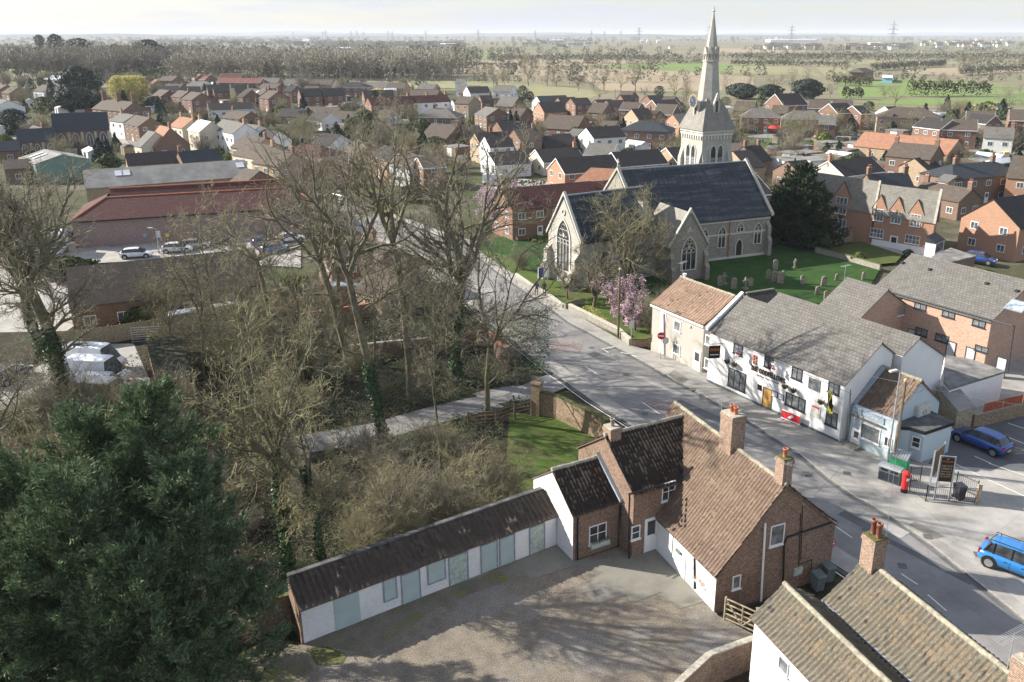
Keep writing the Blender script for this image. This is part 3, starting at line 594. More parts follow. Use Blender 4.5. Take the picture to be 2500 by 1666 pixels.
sheet('forecourt',[xy(p) for p in wl('C4',[(1240,1330),(1560,1270),(1820,1060),(2353,860)])]+[(60,60),(62,20),(34,14)]+[xy(p) for p in wl('D4',[(2258,980),(1750,560),(1350,300),(1150,180)])],.115,'forecourt')
sheet('car_park',[xy(p) for p in wl('C4',[(1560,1265),(1790,1000),(2353,850)])]+[(56,62),(56,42)]+[xy(p) for p in wl('C4',[(2353,1330),(2000,1300)])],.119,'asphalt_dark')
def line(name,z,pts,w,mat='road_white',h=.125):
    P=wl(z,pts);P=[Vector((p.x,p.y,0)) for p in P];return strip(name,P,w,h,mat)
for l in([(1940,1200),(2080,1262)],[(1790,1265),(2000,1370),(2353,1530)],[(2050,978),(2353,1100)],[(2220,930),(2353,975)],[(2060,1260),(2353,1360)]):line('road_marking','C4',l,.09)
b=MB();c0=W('C4',2300,1148)
for k in range(14):
    a0,a1=k*2*math.pi/14,(k+1)*2*math.pi/14;b.poly([(.42*math.cos(a0),.3*math.sin(a0),0),(.42*math.cos(a1),.3*math.sin(a1),0),(.34*math.cos(a1),.22*math.sin(a1),0),(.34*math.cos(a0),.22*math.sin(a0),0)][::-1])
b.box(-.5,.5,-.62,-.55,-.001,.0);b.box(.45,.52,-.6,.1,-.001,0);tag(add('road_marking',b,M['yellow_line'],None,(c0.x,c0.y,.128)),None,None,None,'structure')
for z,l in(('C3',[(765,452),(860,512)]),('C3',[(1235,748),(1380,845)]),('D4',[(780,345),(905,432)]),('D4',[(1290,715),(1420,800)]),('D4',[(1500,880),(1650,1010)])):line('road_marking',z,l,.09,h=.02)
for z,l in(('C3',[(900,322),(1010,300)]),('C3',[(905,316),(960,350)]),('C3',[(1060,345),(1120,362)]),('C3',[(1150,372),(1190,384)])):line('road_marking',z,l,.12,h=.125 if 1 else 0)
line('red_surfacing','C3',[(480,280),(740,300)],3.2,'red_patch',.018);line('red_surfacing','C3',[(1250,735),(1500,790)],1.9,'red_patch',.018)
P=wl('C3',[(1400,640),(1720,690)]);[sheet('drain_cover',[(p.x-.25,p.y-.3),(p.x+.25,p.y-.25),(p.x+.25,p.y+.3),(p.x-.25,p.y+.25)],.022,'asphalt_dark') for p in wl('C3',[(1730,715),(1000,850)])]
for i_,l_ in enumerate(([(1130,345),(1330,352),(1540,345)],[(1010,300),(1150,310),(1320,322)],[(600,262),(760,268),(940,275),(1100,262)],[(300,222),(520,232),(700,246)],[(1060,235),(1250,252),(1480,262)],[(760,330),(900,342),(1000,390)],[(1680,262),(1850,258),(2050,262)])):
    strip('road',wl('G',l_),5.5,-.15+.004*i_,'asphalt')
GUT=[Vector((p[0],p[1],0)) for p in off(RK,-.22)] if False else None
_rr=random.Random(8)
for i_,(z,u,v,w_,l_,m_) in enumerate((('C3',900,380,1.2,3.,'asphalt_dark'),('C3',1350,600,.6,6.,'forecourt'),('C3',700,560,1.5,2.2,'forecourt'),('C3',1700,820,1.,5,'asphalt_dark'),('C3',2050,1000,.7,4.,'forecourt'),('D4',1150,330,1.1,3,'forecourt'),('D4',1400,560,.5,7,'asphalt_dark'),('D4',950,300,.8,2.5,'asphalt_dark'))):
    p=W(z,u,v);d_=Vector((.60,-.80)) if z=='D4' else Vector((.62,-.78));n_=Vector((-d_.y,d_.x));c_=Vector(xy(p));sheet('road_patch',[xy(c_+d_*a*l_/2+n_*b_*w_/2) for a,b_ in((-1,-1),(1,-1),(1,1),(-1,1))],.0205+.001*i_,m_)
for z,u,v,h in(('C3',1100,520,.033),('C3',820,300,.033),('C3',1650,640,.135),('C4',560,1330,.135),('C4',900,1330,.135),('D4',1500,420,.135),('D4',1300,650,.033),('D4',1900,560,.135),('C3',1980,800,.135),('C3',1260,840,.033)):
    p=W(z,u,v,h);sheet('drain_cover',[(p.x-.3,p.y-.2),(p.x+.2,p.y-.3),(p.x+.3,p.y+.2),(p.x-.2,p.y+.3)],h,'asphalt_dark')
for i_,(z,pts) in enumerate((('C4',[(560,1110),(760,1180),(900,1330),(700,1290)]),('D4',[(1400,300),(1640,420),(1560,440),(1350,330)]),('C4',[(1000,1300),(1250,1440),(1200,1500),(960,1340)]),('C3',[(1500,480),(1620,560),(1560,600),(1450,520)]),('D4',[(1700,450),(1900,560),(1860,600),(1660,500)]))):sheet('paving_patch',wl(z,pts,.12),.1165+.001*i_,'pavement' if i_%2==0 else 'concrete')
# lane into the park, drive beside the lawn
LN=wl('C3',[(560,560),(330,660),(120,680),(-60,720)])+wl('C2',[(2200,810),(1950,870),(1700,930),(1450,1000),(1200,1075),(900,1130),(600,1180),(200,1240)])
strip('path',[Vector(xy(p)+(0,)) for p in LN],3.2,.006,'asphalt')
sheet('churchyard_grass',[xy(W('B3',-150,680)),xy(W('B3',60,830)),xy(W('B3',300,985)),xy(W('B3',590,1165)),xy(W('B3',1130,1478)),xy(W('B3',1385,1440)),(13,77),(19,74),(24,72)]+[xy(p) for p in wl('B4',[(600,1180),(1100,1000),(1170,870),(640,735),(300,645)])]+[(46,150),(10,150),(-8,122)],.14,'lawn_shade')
sheet('churchyard_grass',[xy(W('B3',-150,684)),xy(W('B3',60,834)),xy(W('B3',300,990)),xy(W('B3',590,1168)),xy(W('B3',1130,1481)),xy(W('B3',1385,1436)),(13,77),(14,95),(0,104),(-4,113)],.146,'grass')
sheet('garden_lawn',wl('B4',[(720,715),(1030,640),(1360,750),(1300,820),(1160,835)]),.16,'grass')
sheet('terrace',wl('B4',[(1000,640),(1080,620),(1380,740),(1360,760)]),.165,'pavement')
sheet('playing_field',wl('A4',[(100,965),(350,915),(1010,965),(920,1100),(540,1075),(200,1015)]),-.1,'grass')
sheet('road',wl('A4',[(80,915),(240,893),(1060,935),(1030,960),(100,925)]),-.09,'asphalt')
sheet('road',wl('A4',[(1900,1000),(2353,1040),(2353,1085),(1900,1040)]),-.09,'asphalt');sheet('grass_verge',wl('A4',[(1900,1050),(2353,1090),(2300,1140),(1900,1130)]),-.1,'grass')
sheet('garden_lawn',wl('B2',[(920,240),(1300,190),(1360,270),(1000,300)]),-.06,'grass');sheet('road',wl('A3',[(-60,1440),(200,1370),(720,1440),(300,1480),(60,1500)]),-.08,'pavement')
sheet('car_park',wl('B1',[(-200,600),(250,640),(1000,745),(1400,700),(2353,640),(2700,700),(2700,930),(1400,860),(640,905),(620,1150),(-200,1230)]),-.02,'forecourt')
sheet('yard',wl('C1',[(560,300),(1200,290),(1290,500),(1400,720),(1300,850),(640,900),(-300,900),(-300,500),(330,500)]),-.01,'forecourt')
sheet('yard',wl('B1',[(-300,1150),(700,1120),(740,1400),(600,1500),(-300,1520)]),-.015,'forecourt')
# the farmyard
sheet('gravel_yard',[(-12.2,35.4),(1.04,44.07),(2.1,42.4),(5,43.9),(7.2,43.8),(9.7,37.5),(11.3,36)]+[xy(W('D3',2095,1425)),xy(W('D3',1690,1568)),(6,29),(-16,29),(-14.5,33.5)],.012,'gravel')
sheet('paving',wl('D3',[(510,487),(650,612),(1060,590),(1205,530),(1315,505),(1795,1045),(1690,930),(1490,990),(1340,860),(1110,945),(1045,880),(820,955),(700,830),(880,705),(660,650),(310,760),(245,690),(140,738),(60,690)]),.026,'concrete')
sheet('paving',[xy(p) for p in wl('D2',[(470,1268),(1000,1010),(1620,810),(2000,690),(2160,740),(1760,880),(1420,1020),(1230,1230),(960,1345),(700,1300)])],.022,'mossy_slab')
sheet('paving',wl('D2',[(-60,1350),(180,1232),(415,1285),(545,1480),(330,1568),(-200,1640)]),.03,'mossy_slab');sheet('moss_patch',wl('D2',[(480,1300),(640,1290),(800,1350),(760,1430),(560,1440)]),.03,'moss')
sheet('drive',[(8,31.9),(11,33.9),(11.6,36),(9.9,37.4),(16.7,41),(18.3,38),(15,30),(12,24),(6,24)],.004,'litter')
b=MB();[b.box(-.25,.25,-.2,.2,0,.01)];p=W('D3',842,860);tag(add('drain_cover',b,M['asphalt_dark'],None,(p.x,p.y,.027),.5),None,None,None,'structure')
# ------------------------------------------------------------------ farmhouse in the foreground
def rect(Hs,side,z,tl,br):
    a=Hs.hit(side,z,*tl);b=Hs.hit(side,z,*br);return (a[0]+b[0])/2,(a[1]+b[1])/2,abs(b[0]-a[0]),abs(a[1]-b[1])
def winb(Hs,side,z,tl,br,**k):
    t,zz,w_,h_=rect(Hs,side,z,tl,br);(p,a)=Hs.on(side,t,zz);return window(Hs.o,p,a,round(w_,2),round(h_,2),**k)
def boxb(Hs,name,side,z,tl,br,mat,d=.05,gap=.004,parent=None):
    t,zz,w_,h_=rect(Hs,side,z,tl,br);(p,a)=Hs.on(side,t,zz);return add(name,MB().box(-w_/2,w_/2,-d-gap,-gap,-h_/2,h_/2),M[mat],Hs.o,p,a)
def doorb(Hs,side,z,tl,br,**k):
    t,zz,w_,h_=rect(Hs,side,z,tl,br);h_=min(h_,1.9 if Hs.hr==3 and Hs.he==2 else 2.3);(p,a)=Hs.on(side,t,h_/2+.03);return door(Hs.o,p,a,round(w_,2),round(h_,2),**k)
def pipe(Hs,name,side,z,pts,r,mat,y=.09):
    P=[]
    for u,v in pts:
        t,zz=Hs.hit(side,z,u,v);P.append(t);P.append(zz)
    Q=[(P[i],-y,P[i+1]) for i in range(0,len(P),2)];x_,y_,a=Hs.face(side);base=Hs.on(side,0,0)[0]
    return add(name,MB().path(Q,r,8),M[mat],Hs.o,base,a)
mh=House((13.3,39.3),(8.9,49.75),(9.7,37.5),4.22,7.0,2.3,'farmhouse','long brick farmhouse with a patched brown pantile roof at the gravel yard','house',hw2=4.05,he2=3.5)
mh.walls('brick_old');mh.proof('pantile_main',seed=3)
wf=add('white_wall',MB().box(mh.x1-7.25,mh.x1-.02,-.03,-.003,-.1,2.35),M['white_brick'],mh.o,(0,mh.y0,0))
q=mh.loc(W('C3',1835,1110,7.));chimney(mh.o,(q.x,.05,7.),0,1.15,.95,1.9,'brick_stack',2)
q=mh.loc(W('C4',480,1480,7.2));chimney(mh.o,(mh.L/2-.5,.1,7.),0,.68,.62,1.35,'brick_stack',1,capmat='moss',poth=.5)
winb(mh,'r','D4',(265,340),(360,470),trans=0,mull=0,gl='glass_pale');winb(mh,'r','D3',(1900,735),(1955,820),mull=0,gl='glass_pale')
pipe(mh,'soil_pipe','r','D4',[(208,305),(172,945)],.06,'white_paint',.15);pipe(mh,'gutter','r','D4',[(382,422),(735,305)],.05,'black_paint');pipe(mh,'downpipe','r','D4',[(378,430),(362,470),(352,860)],.05,'black_paint')
pipe(mh,'cable','r','D4',[(512,180),(498,600)],.02,'black_paint',.03);pipe(mh,'cable','r','D4',[(497,235),(482,640),(585,600),(580,720)],.02,'black_paint',.03);boxb(mh,'meter_box','r','D4',(443,672),(502,708),'sage_worn',.1)
doorb(mh,'f','D3',(1535,520),(1600,775),mat='sage',frame='sage');winb(mh,'f','D3',(1640,625),(1700,745),mull=1,trans=1)
winb(mh,'f','D3',(1318,308),(1345,350),mull=0,sill=False);winb(mh,'f','D3',(1366,345),(1390,392),mull=1,sill=False)
boxb(mh,'meter_box','f','D3',(1466,510),(1500,562),'bin_grey',.16);boxb(mh,'plaque','f','D3',(1495,488),(1523,520),'sign_orange',.03)
pipe(mh,'downpipe','f','D3',[(1606,590),(1612,830)],.045,'black_paint');pipe(mh,'gutter','f','D3',[(1320,285),(1818,765)],.05,'black_paint',.14)
pb=boxb(mh,'window_box','f','D3',(1605,745),(1690,830),'sage',.2)
t,zz,w_,h_=rect(mh,'f','D3',(1605,745),(1690,830));r_=np.random.default_rng(4);V,Q=leafquads(r_,np.stack([r_.uniform(-.5,.5,160),r_.uniform(-.2,0,160),r_.uniform(0,.18,160)],1),.035);put(npmesh('plants',V,Q,M['leaf_flower']),pb,(0,0,.1))
md=House((3.95,45.65),(9.9,48.75),(5.2,42.7),3.45,6.7,4.3,'farmhouse_wing','tall brick wing of the farmhouse under a near-black pantile roof','house')
md.walls('brick_old',x1=3.0);md.proof('pantile_dark',seed=5,ridge='ridge_grey')
chimney(md.o,(-md.L/2+.55,-.05,6.6),0,.75,.85,.55,'brick_stack',1,potmat='ridge_tile',poth=.5);add('flashing',MB().box(-.08,.12,-3.5,0,0,.1).box(-.08,.12,-.2,.2,0,.1),M['lead'],md.o,(md.L/2-.2,0,0),0) if 0 else None
winb(md,'f','D3',(1345,5),(1440,115),mull=1,trans=1);winb(md,'f','D3',(1102,345),(1166,428),mull=0,trans=1);doorb(md,'f','D3',(1208,288),(1298,525),mat='white_paint',gl='glass',frame='white_paint')
boxb(md,'alarm_box','f','D3',(1186,55),(1213,80),'white_paint',.08);pipe(md,'downpipe','f','D3',[(1082,75),(1075,260),(1078,585)],.05,'black_paint');pipe(md,'gutter','f','D3',[(1060,70),(1340,-10)],.055,'black_paint',.28)
sb=House((.72,44.55),(3.75,46.2),(2.1,42.4),2.65,4.95,3.1,'farmhouse_lean_to','low brick end block of the farmhouse with a white gable and dark roof','house')
sb.walls('brick_old');sb.proof('pantile_dark',seed=8,ridge='ridge_grey')
sl_=(4.95-3.1)/2.65;add('white_wall',MB().xprism([(sb.y0,-.1),(sb.y1,-.1),(sb.y1,4.83-sl_*sb.y1),(0,4.83),(sb.y0,4.83+sl_*sb.y0)],sb.x0-.03,sb.x0-.002),M['white_brick'],sb.o)
add('flashing',MB().xprism([(-2.7,3.15),(-2.7,3.35),(.1,5.2),(.1,5.0)],sb.x1-.1,sb.x1+.18).box(-sb.L/2-.0,-sb.L/2+.1,-.01,.01,4.9,4.95),M['lead'],sb.o)
winb(sb,'f','D3',(768,345),(902,440),mull=1,trans=1);winb(sb,'l','D3',(492,50),(524,125),mull=1,trans=1,sill=False);winb(sb,'l','D3',(538,85),(570,160),mull=1,trans=1,sill=False)
pb=boxb(sb,'window_box','f','D3',(770,478),(915,462),'sage_worn',.25);V,Q=leafquads(r_,np.stack([r_.uniform(-.6,.6,120),r_.uniform(-.2,0,120),r_.uniform(0,.2,120)],1),.04);put(npmesh('plants',V,Q,M['leaf_bramble']),pb,(0,0,.12))
pipe(sb,'downpipe','f','D3',[(678,255),(672,320),(672,612)],.05,'black_paint');pipe(sb,'downpipe','f','D3',[(1012,170),(1018,558)],.05,'black_paint')
ob=House((-12.17,35.38),(1.04,44.07),(-5,36),1,3,2,'outhouses','long low white painted row of sheds with pale grey-blue doors','sheds');oL=ob.L/2;ob.x0,ob.x1,ob.y0,ob.y1=-oL,oL,0,1.55
add('wall',MB().xprism([(0,-.1),(1.55,-.1),(1.55,2.9),(0,2.02)],-oL,oL),M['white_brick'],ob.o);add('end_wall',MB().xprism([(-.02,-.1),(1.6,-.1),(1.6,3.0),(-.02,2.08)],-oL-.12,-oL-.002),M['brick_old'],ob.o)
pr=pantile_roof('roof',2*oL+.15,1.62,3.08,-.17,2.12,'pantile_brown',ob.o,pitch=.33,amp=.06,row=.4,rough=.02,seed=4)
add('roof_boards',MB().xprism([(1.6,3.0),(-.1,2.07),(-.1,2.0),(1.6,2.9)],-oL-.05,oL+.05),M['wood_brown'],ob.o);t=MB()
rr=random.Random(2)
for i in range(34):t.box(-oL-.08+i*.467,-oL+.37+i*.467,1.5,1.78,3.09+rr.uniform(0,.02),3.19+rr.uniform(0,.02))
add('coping',t,M['felt'],ob.o)
for tl,br,mt,fr in(((688,905),(908,1105),'sage',None),((1215,705),(1382,915),'sage','lead'),((1592,565),(1755,765),'sage_worn','lead'),((1845,470),(1985,680),'sage','lead'),((1993,415),(2120,610),'sage','lead')):
    doorb(ob,'f','D2',tl,br,mat=mt,frame=fr,handle=False)
doorb(ob,'f','D3',(296,320),(418,520),mat='sage_worn',frame='lead',handle=False)
for tl,br in(((1080,760),(1190,895)),((1428,620),(1572,745))):
    t_,zz,w_,h_=rect(ob,'f','D2',tl,br);(p,a)=ob.on('f',t_,zz);o=add('shutter',MB().box(-w_/2,w_/2,-.04,.01,-h_/2,h_/2),M['sage'],ob.o,p,a);f=MB()
    for s_ in(-1,1):f.box(s_*w_/2-.04,s_*w_/2+.04,-.06,.0,-h_/2-.04,h_/2+.04);f.box(-w_/2+.04,w_/2-.04,-.058,0,s_*h_/2-.04,s_*h_/2+.04)
    add('shutter_frame',f,M['lead'],o)
# double range at the bottom right
la=House((11.35,32.6),(14.7,23.9),(9,31),1.75,5.75,4.35,'cottage','white walled cottage with two mossy pantile roofs side by side, bottom right','house',hw2=1.75,he2=4.6)
la.walls('white_render');la.proof('pantile_mossy',seed=11)
winb(la,'f','D4',(335,1345),(400,1530),mull=0,gl='glass_pale',fr='sage')
lb=House((15.45,33.7),(18.8,25),(12,31),2.3,6.35,4.6,'x','x','x',hw2=2.6,he2=4.2);lb.walls('brick_old',y0=-2.0);lb.proof('pantile_mossy',seed=12)
chimney(lb.o,(-lb.L/2+.45,0,6.3),0,.8,.75,1.5,'brick_stack',2,capmat='moss',potmat='pot_brown',poth=.75)
chimney(lb.o,(lb.L/2-.75,.15,6.3),0,1.0,.8,1.0,'brick_stack',2,capmat='mortar',potmat='pot_brown',poth=.7)
add('lead_gutter',MB().box(-lb.L/2,lb.L/2,-2.32,-2.15,4.5,4.62),M['lead'],lb.o)
off_=la.loc((lb.c.x,lb.c.y,0))
for ch in list(lb.o.children):
    ch.parent=la.o;ch.location=Vector(ch.location)+off_
bpy.data.objects.remove(lb.o)
def aerial(loc,rz,h,label,group=None,n=9,l=1.3):
    o=empty('tv_aerial',loc,rz,label,'aerial',group);add('mast',MB().tube((0,0,-.6),(0,0,h),.022),M['galv'],o);b=MB().tube((-l/2,0,h),(l/2,0,h),.014)
    for i in range(n):x=-l/2+l*i/(n-1);b.tube((x,-.22,h),(x,.22,h),.010,n=5)
    add('antenna',b,M['galv'],o);return o
q_=mh.c+mh.d*(mh.L/2-.1);aerial((q_.x,q_.y,7.2),1.2,1.1,'small tv aerial beside the near farmhouse chimney',n=6,l=.7)
q_=mh.c-mh.d*(.6);aerial((q_.x,q_.y,7.2),.4,2.1,'small tv aerial by the big two-pot farmhouse chimney',n=6,l=.7)
# ------------------------------------------------------------------ pub, shop, cottage on the street
pu=House((18.3,71.4),(26.3,59.4),(20,62),4.05,7.5,4.95,'pub','long white pub with a grey tiled roof and brown raised lettering','pub',hw2=1.95,he2=6.2)
pu.walls('white_render');pu.roof('tile_grey',ridge='tile_grey');p2=House((22.05,73.0),(30.05,61.2),(24,62),1.95,7.25,6.2,'x','x','x',hw2=4.2,he2=4.8);p2.walls('white_render',y0=-1.9);p2.roof('tile_grey',ridge='tile_grey')
off_=pu.loc((p2.c.x,p2.c.y,0))
for ch in list(p2.o.children):
    ch.parent=pu.o;ch.location=Vector(ch.location)+off_
bpy.data.objects.remove(p2.o)
pipe(pu,'downpipe','f','C4',[(935,640),(915,1068)],.05,'bin_grey');pipe(pu,'cable','f','P',[(110,30),(1200,480),(2300,960)],.02,'bin_grey',.03);add('plinth',MB().box(pu.x0,pu.x1,-.035,-.002,-.05,.3),M['bin_grey'],pu.o,(0,pu.y0,0));add('parapet',MB().xprism([(-4.1,5.0),(-4.1,5.28),(.1,7.85),(.1,7.5)],-pu.L/2-.22,-pu.L/2+.1),M['white_paint'],pu.o)
add('parapet',MB().xprism([(1.6,6.4),(1.6,6.7),(4.1,7.65),(4.1,7.3)],-pu.L/2-.3,-pu.L/2+.02),M['white_paint'],pu.o) if 0 else None
for tl,br,m_ in(((350,112),(485,335),1),((858,315),(985,552),1),((1308,497),(1462,750),1),((1907,742),(2073,985),1),((267,510),(530,935),2),((1208,915),(1508,1260),2),((1872,1208),(2032,1520),1)):winb(pu,'f','P',tl,br,fr='dark_frame',gl='glass_pale',mull=m_,bar=.075)
doorb(pu,'f','P',(842,742),(962,1160),mat='oak',frame='wood_brown')
for tl,br,mt,g_ in(((978,890),(1065,1025),'flag_white','dark_frame'),((1080,935),(1165,1070),'flag_white','dark_frame')):
    t_,zz,w_,h_=rect(pu,'f','P',tl,br);(p,a)=pu.on('f',t_,zz);o=add('notice_board',MB().box(-w_/2,w_/2,-.05,0,-h_/2,h_/2),M[g_],pu.o,p,a);add('notice',MB().box(-w_/2+.05,w_/2-.05,-.056,-.048,-h_/2+.05,h_/2-.05),M[mt],o)
boxb(pu,'plaque','f','P',(745,792),(800,905),'sign_brown',.05);boxb(pu,'picture_panel','f','P',(1588,672),(1755,932),'glass_pale',.05);boxb(pu,'light_rail','f','P',(1555,630),(1800,745),'galv',.1) if 0 else None
o=boxb(pu,'menu_board','f','P',(1622,1112),(1757,1372),'curtain',.05);add('lettering',MB().box(-.35,.35,-.06,-.056,.3,.42),M['red_paint'],o)
def letters(Hs,side,z,p0,p1,txt,size,mat,depth=.05,name='lettering',bold=.012,fit=True):
    a=Hs.hit(side,z,*p0);b=Hs.hit(side,z,*p1);me=textmesh(txt,size,mat,depth,name,bold=bold)
    xs=[v.co.x for v in me.vertices];wd=max(xs)-min(xs);s_=abs(b[0]-a[0])/wd if fit else 1
    (p,an)=Hs.on(side,(a[0]+b[0])/2,(a[1]+b[1])/2);o=put(me,Hs.o,p,name=name,rot=(R(90),0,an));o.scale=(s_,1,1);q=o.location;
    o.location=Vector(q)+Vector((0,-depth-.01,0)) if side=='f' else Vector(q)+Vector((depth+.01,0,0));return o
letters(pu,'f','P',(630,520),(1190,745),'THE ODDFELLOWS',.62,'letter_brown',depth=.03,bold=.012);letters(pu,'f','P',(722,640),(1080,790),'PUBLIC HOUSE  CAFE/BAR & RESTAURANT',.13,'bin_grey',.01,bold=0)
def torus(b,c,R_,r,nx=16,nr=6,ax='y',sx=1.,m=0):
    i=len(b.v)
    for k in range(nx):
        a=2*math.pi*k/nx
        for j in range(nr):
            e=2*math.pi*j/nr;q=R_+r*math.cos(e);x,z,y=q*math.cos(a)*sx,q*math.sin(a),r*math.sin(e)
            b.v.append((c[0]+x,c[1]+y,c[2]+z) if ax=='y' else (c[0]+x,c[1]+z,c[2]+y))
    for k in range(nx):
        for j in range(nr):b.f.append((i+k*nr+j,i+k*nr+(j+1)%nr,i+((k+1)%nx)*nr+(j+1)%nr,i+((k+1)%nx)*nr+j));b.m.append(m)
    return b
(t_,zz,w_,h_)=rect(pu,'f','P',(655,318),(745,470));(p,a)=pu.on('f',t_,zz);b=MB()
for k,mm in((-1,1),(0,1),(1,0)):torus(b,(0,-.05,k*.27),.12,.04,sx=1.35,m=mm)
add('emblem',b,[M['flag_red'],M['sign_orange']],pu.o,p,a)
cg=House((14.1,79.4),(18.1,72.95),(13,72),3.75,7.0,4.75,'cottage','grey-brown rendered cottage with an orange pantile roof joined to the pub','house');cg.walls('grey_render');cg.proof('pantile_orange',seed=9,ridge='ridge_tile',amp=.085,flare=.35,pitch=.36)
for tl,br,z in(((520,965),(612,1160),'R'),((985,1180),(1092,1375),'R'),((503,1305),(603,1500),'R')):winb(cg,'f',z,tl,br,mull=0,gl='glass_pale' if z=='R' else 'glass',bar=.09)
winb(cg,'f','C3',(1752,378),(1812,492),mull=0,gl='glass_pale',bar=.09);doorb(cg,'f','C3',(1660,332),(1708,525),gl='glass',frame='white_paint');cg.fascia(verge=False)
pipe(cg,'downpipe','f','R',[(375,880),(378,1540)],.05,'pot_brown');pipe(cg,'downpipe','f','R',[(1165,1195),(1160,1560)],.05,'pot_brown');boxb(cg,'corner_strip','f','R',(325,850),(365,1560),'white_paint',.03);boxb(cg,'alarm_box','f','R',(725,1040),(768,1090),'cream_render',.1)
add('ridge_vent',MB().lathe([(.12,0),(.12,.25),(.2,.3),(.2,.45),(0,.5)]),M['white_paint'],cg.o,(-cg.L/2+.6,0,7.))
aerial((*(cg.c-cg.d*(cg.L/2-.2)),7.0),.9,1.5,'white tv aerial at the end of the orange pantile ridge');aerial((*(la.c-la.d*.0+Vector((5.2,-1.9))),6.2),.5,1.9,'long tv aerial beside the chimney in the bottom right corner',n=16,l=2.)
sh=House((26.7,59.55),(28.45,56.75),(25,56),3.1,5.5,3.05,'sandwich_shop','pale blue-grey shop with a brown pantile roof against the pub end','shop');sh.walls('blue_render');add('flashing',MB().xprism([(-3.15,3.0),(-3.15,3.12),(0,5.62),(0,5.5)],-sh.L/2-.1,-sh.L/2+.25),M['lead'],sh.o);sh.proof('pantile_main',seed=14,amp=.05)
sf=Vector((23.75,57.35));sg=Vector((25.85,54.25));dd=(sg-sf).normalized();fl=(sg-sf).length
fs=House(sf,sg,(22,54),1,3,3,'x','x','x');fs.x0,fs.x1,fs.y0,fs.y1=-fl/2,fl/2,0,.5
add('front_wall',MB().box(-fl/2,fl/2,0,.55,-.1,3.15),M['blue_render'],fs.o);boxb(fs,'sign_board','f','C4',(945,745),(1193,900),'shop_blue',.08) if 0 else None
add('sign_board',MB().box(-fl/2+.05,fl/2-1.,-.07,-.003,2.72,3.22),M['shop_blue'],fs.o);me=textmesh('THE SANDWICH SHOP',.26,'white_paint',.012);o=put(me,fs.o,(-.45,-.085,2.96),name='lettering',rot=(R(90),0,0));o.scale=(min(1,2.3/max(.1,me.vertices and max(v.co.x for v in me.vertices)*2)),1,1)
winb(fs,'f','C4',(1018,905),(1163,1100),mull=0,gl='glass_pale',bar=.07);winb(fs,'f','C4',(1212,1020),(1265,1128),mull=1);doorb(fs,'f','C4',(955,885),(1010,1060),gl='glass',frame='white_paint')
add('awning_roller',MB().tube((-fl/2+.1,-.2,2.6),(fl/2-1,-.2,2.6),.07),M['wood_brown'],fs.o)
off_=sh.loc((fs.c.x,fs.c.y,0));da=fs.ang-sh.ang
for ch in list(fs.o.children):
    l_=Vector(ch.location);l_.rotate(__import__('mathutils').Euler((0,0,da)));ch.parent=sh.o;ch.location=l_+off_;ch.rotation_euler.z+=da
bpy.data.objects.remove(fs.o)
ac=boxb(sh,'air_conditioner','r','C4',(1462,775),(1545,855),'curtain',.35);b=MB();torus(b,(.0,-.36,0),.2,.02);add('fan_grille',b,M['bin_grey'],ac)
an=[W('C4',1300,1205),W('C4',1388,1212),W('C4',1500,1250),W('C4',1725,1168)];k=Vector((-.45,.3,0));an=[xy(p) for p in an];c=an[0];PA=[(p[0]-c[0],p[1]-c[1]) for p in an]+[(3.9,5.0),(-.1,4.2)]
PA=PA[:4]+[(PA[3][0]-1.0,PA[3][1]+2.2),(.2,2.2)]
ax=empty('shop_annex',(c[0],c[1],0),0,'flat roofed pale blue-grey annex with one small window, below the shop gable','extension');add('wall',MB().prism(PA,-.1,2.35),M['blue_render'],ax);m_=(sum(p[0] for p in PA)/6,sum(p[1] for p in PA)/6)
PR=[(m_[0]+(p[0]-m_[0])*1.07,m_[1]+(p[1]-m_[1])*1.07) for p in PA];add('roof',MB().prism(PR,2.35,2.6),M['black_paint'],ax);add('roof_felt',MB().prism([(m_[0]+(p[0]-m_[0])*1.04,m_[1]+(p[1]-m_[1])*1.04) for p in PA],2.6,2.62),M['felt'],ax)
q0,q1=Vector(PA[1]),Vector(PA[2]);d_=(q1-q0).normalized();window(ax,((q0+q1).x/2,(q0+q1).y/2,1.55),math.atan2(d_.y,d_.x),.62,.85,mull=0,trans=1)
# big brick apartment range
bw=House(W('B4',1430,740,7.9),W('B4',2420,972,7.9),W('B4',2000,1200,5),6.1,7.9,5.1,'apartment_block','two storey pink brick apartments with grey tiled roof, right of the pub','apartments',hw2=5)
bw.walls('brick_pale',ov=.3);bw.roof('tile_grey',ridge='tile_grey')
for tl,br in(((1462,1105),(1548,1210)),((1690,1168),(1782,1275)),((1938,1245),(2032,1352)),((1465,1335),(1555,1425)),((1630,1385),(1730,1478)),((1955,1480),(2055,1560))):winb(bw,'f','B4',tl,br,fr='dark_frame',gl='glass_pale',mull=1,bar=.07)
winb(bw,'f','B4',(1250,1055),(1335,1200),fr='dark_frame',gl='glass_pale',mull=1,sill=False)
for tl,br in(((1398,160),(1472,210)),((1718,210),(1797,360)),((1872,255),(1960,405)),((2125,335),(2218,495))):
    t_,zz,w_,h_=rect(bw,'f','C4',tl,br);(p,a)=bw.on('f',t_,1.03);door(bw.o,p,a,.95,2.05,mat='grey_door',frame='dark_frame')
pipe(bw,'downpipe','f','C4',[(2280,115),(2225,500)],.05,'dark_frame');pipe(bw,'gutter','f','B4',[(1210,1030),(2275,1325)],.07,'dark_frame',.32)
(t0,z0)=bw.hit('f','B4',1200,1190);(t1,z1)=bw.hit('f','B4',1390,1240);(p,a)=bw.on('f',(t0+t1)/2,z1+.0);bc=add('balcony',MB().box(-1.1,1.1,-1.1,-.01,-.12,0),M['white_paint'],bw.o,p,a);b=MB()
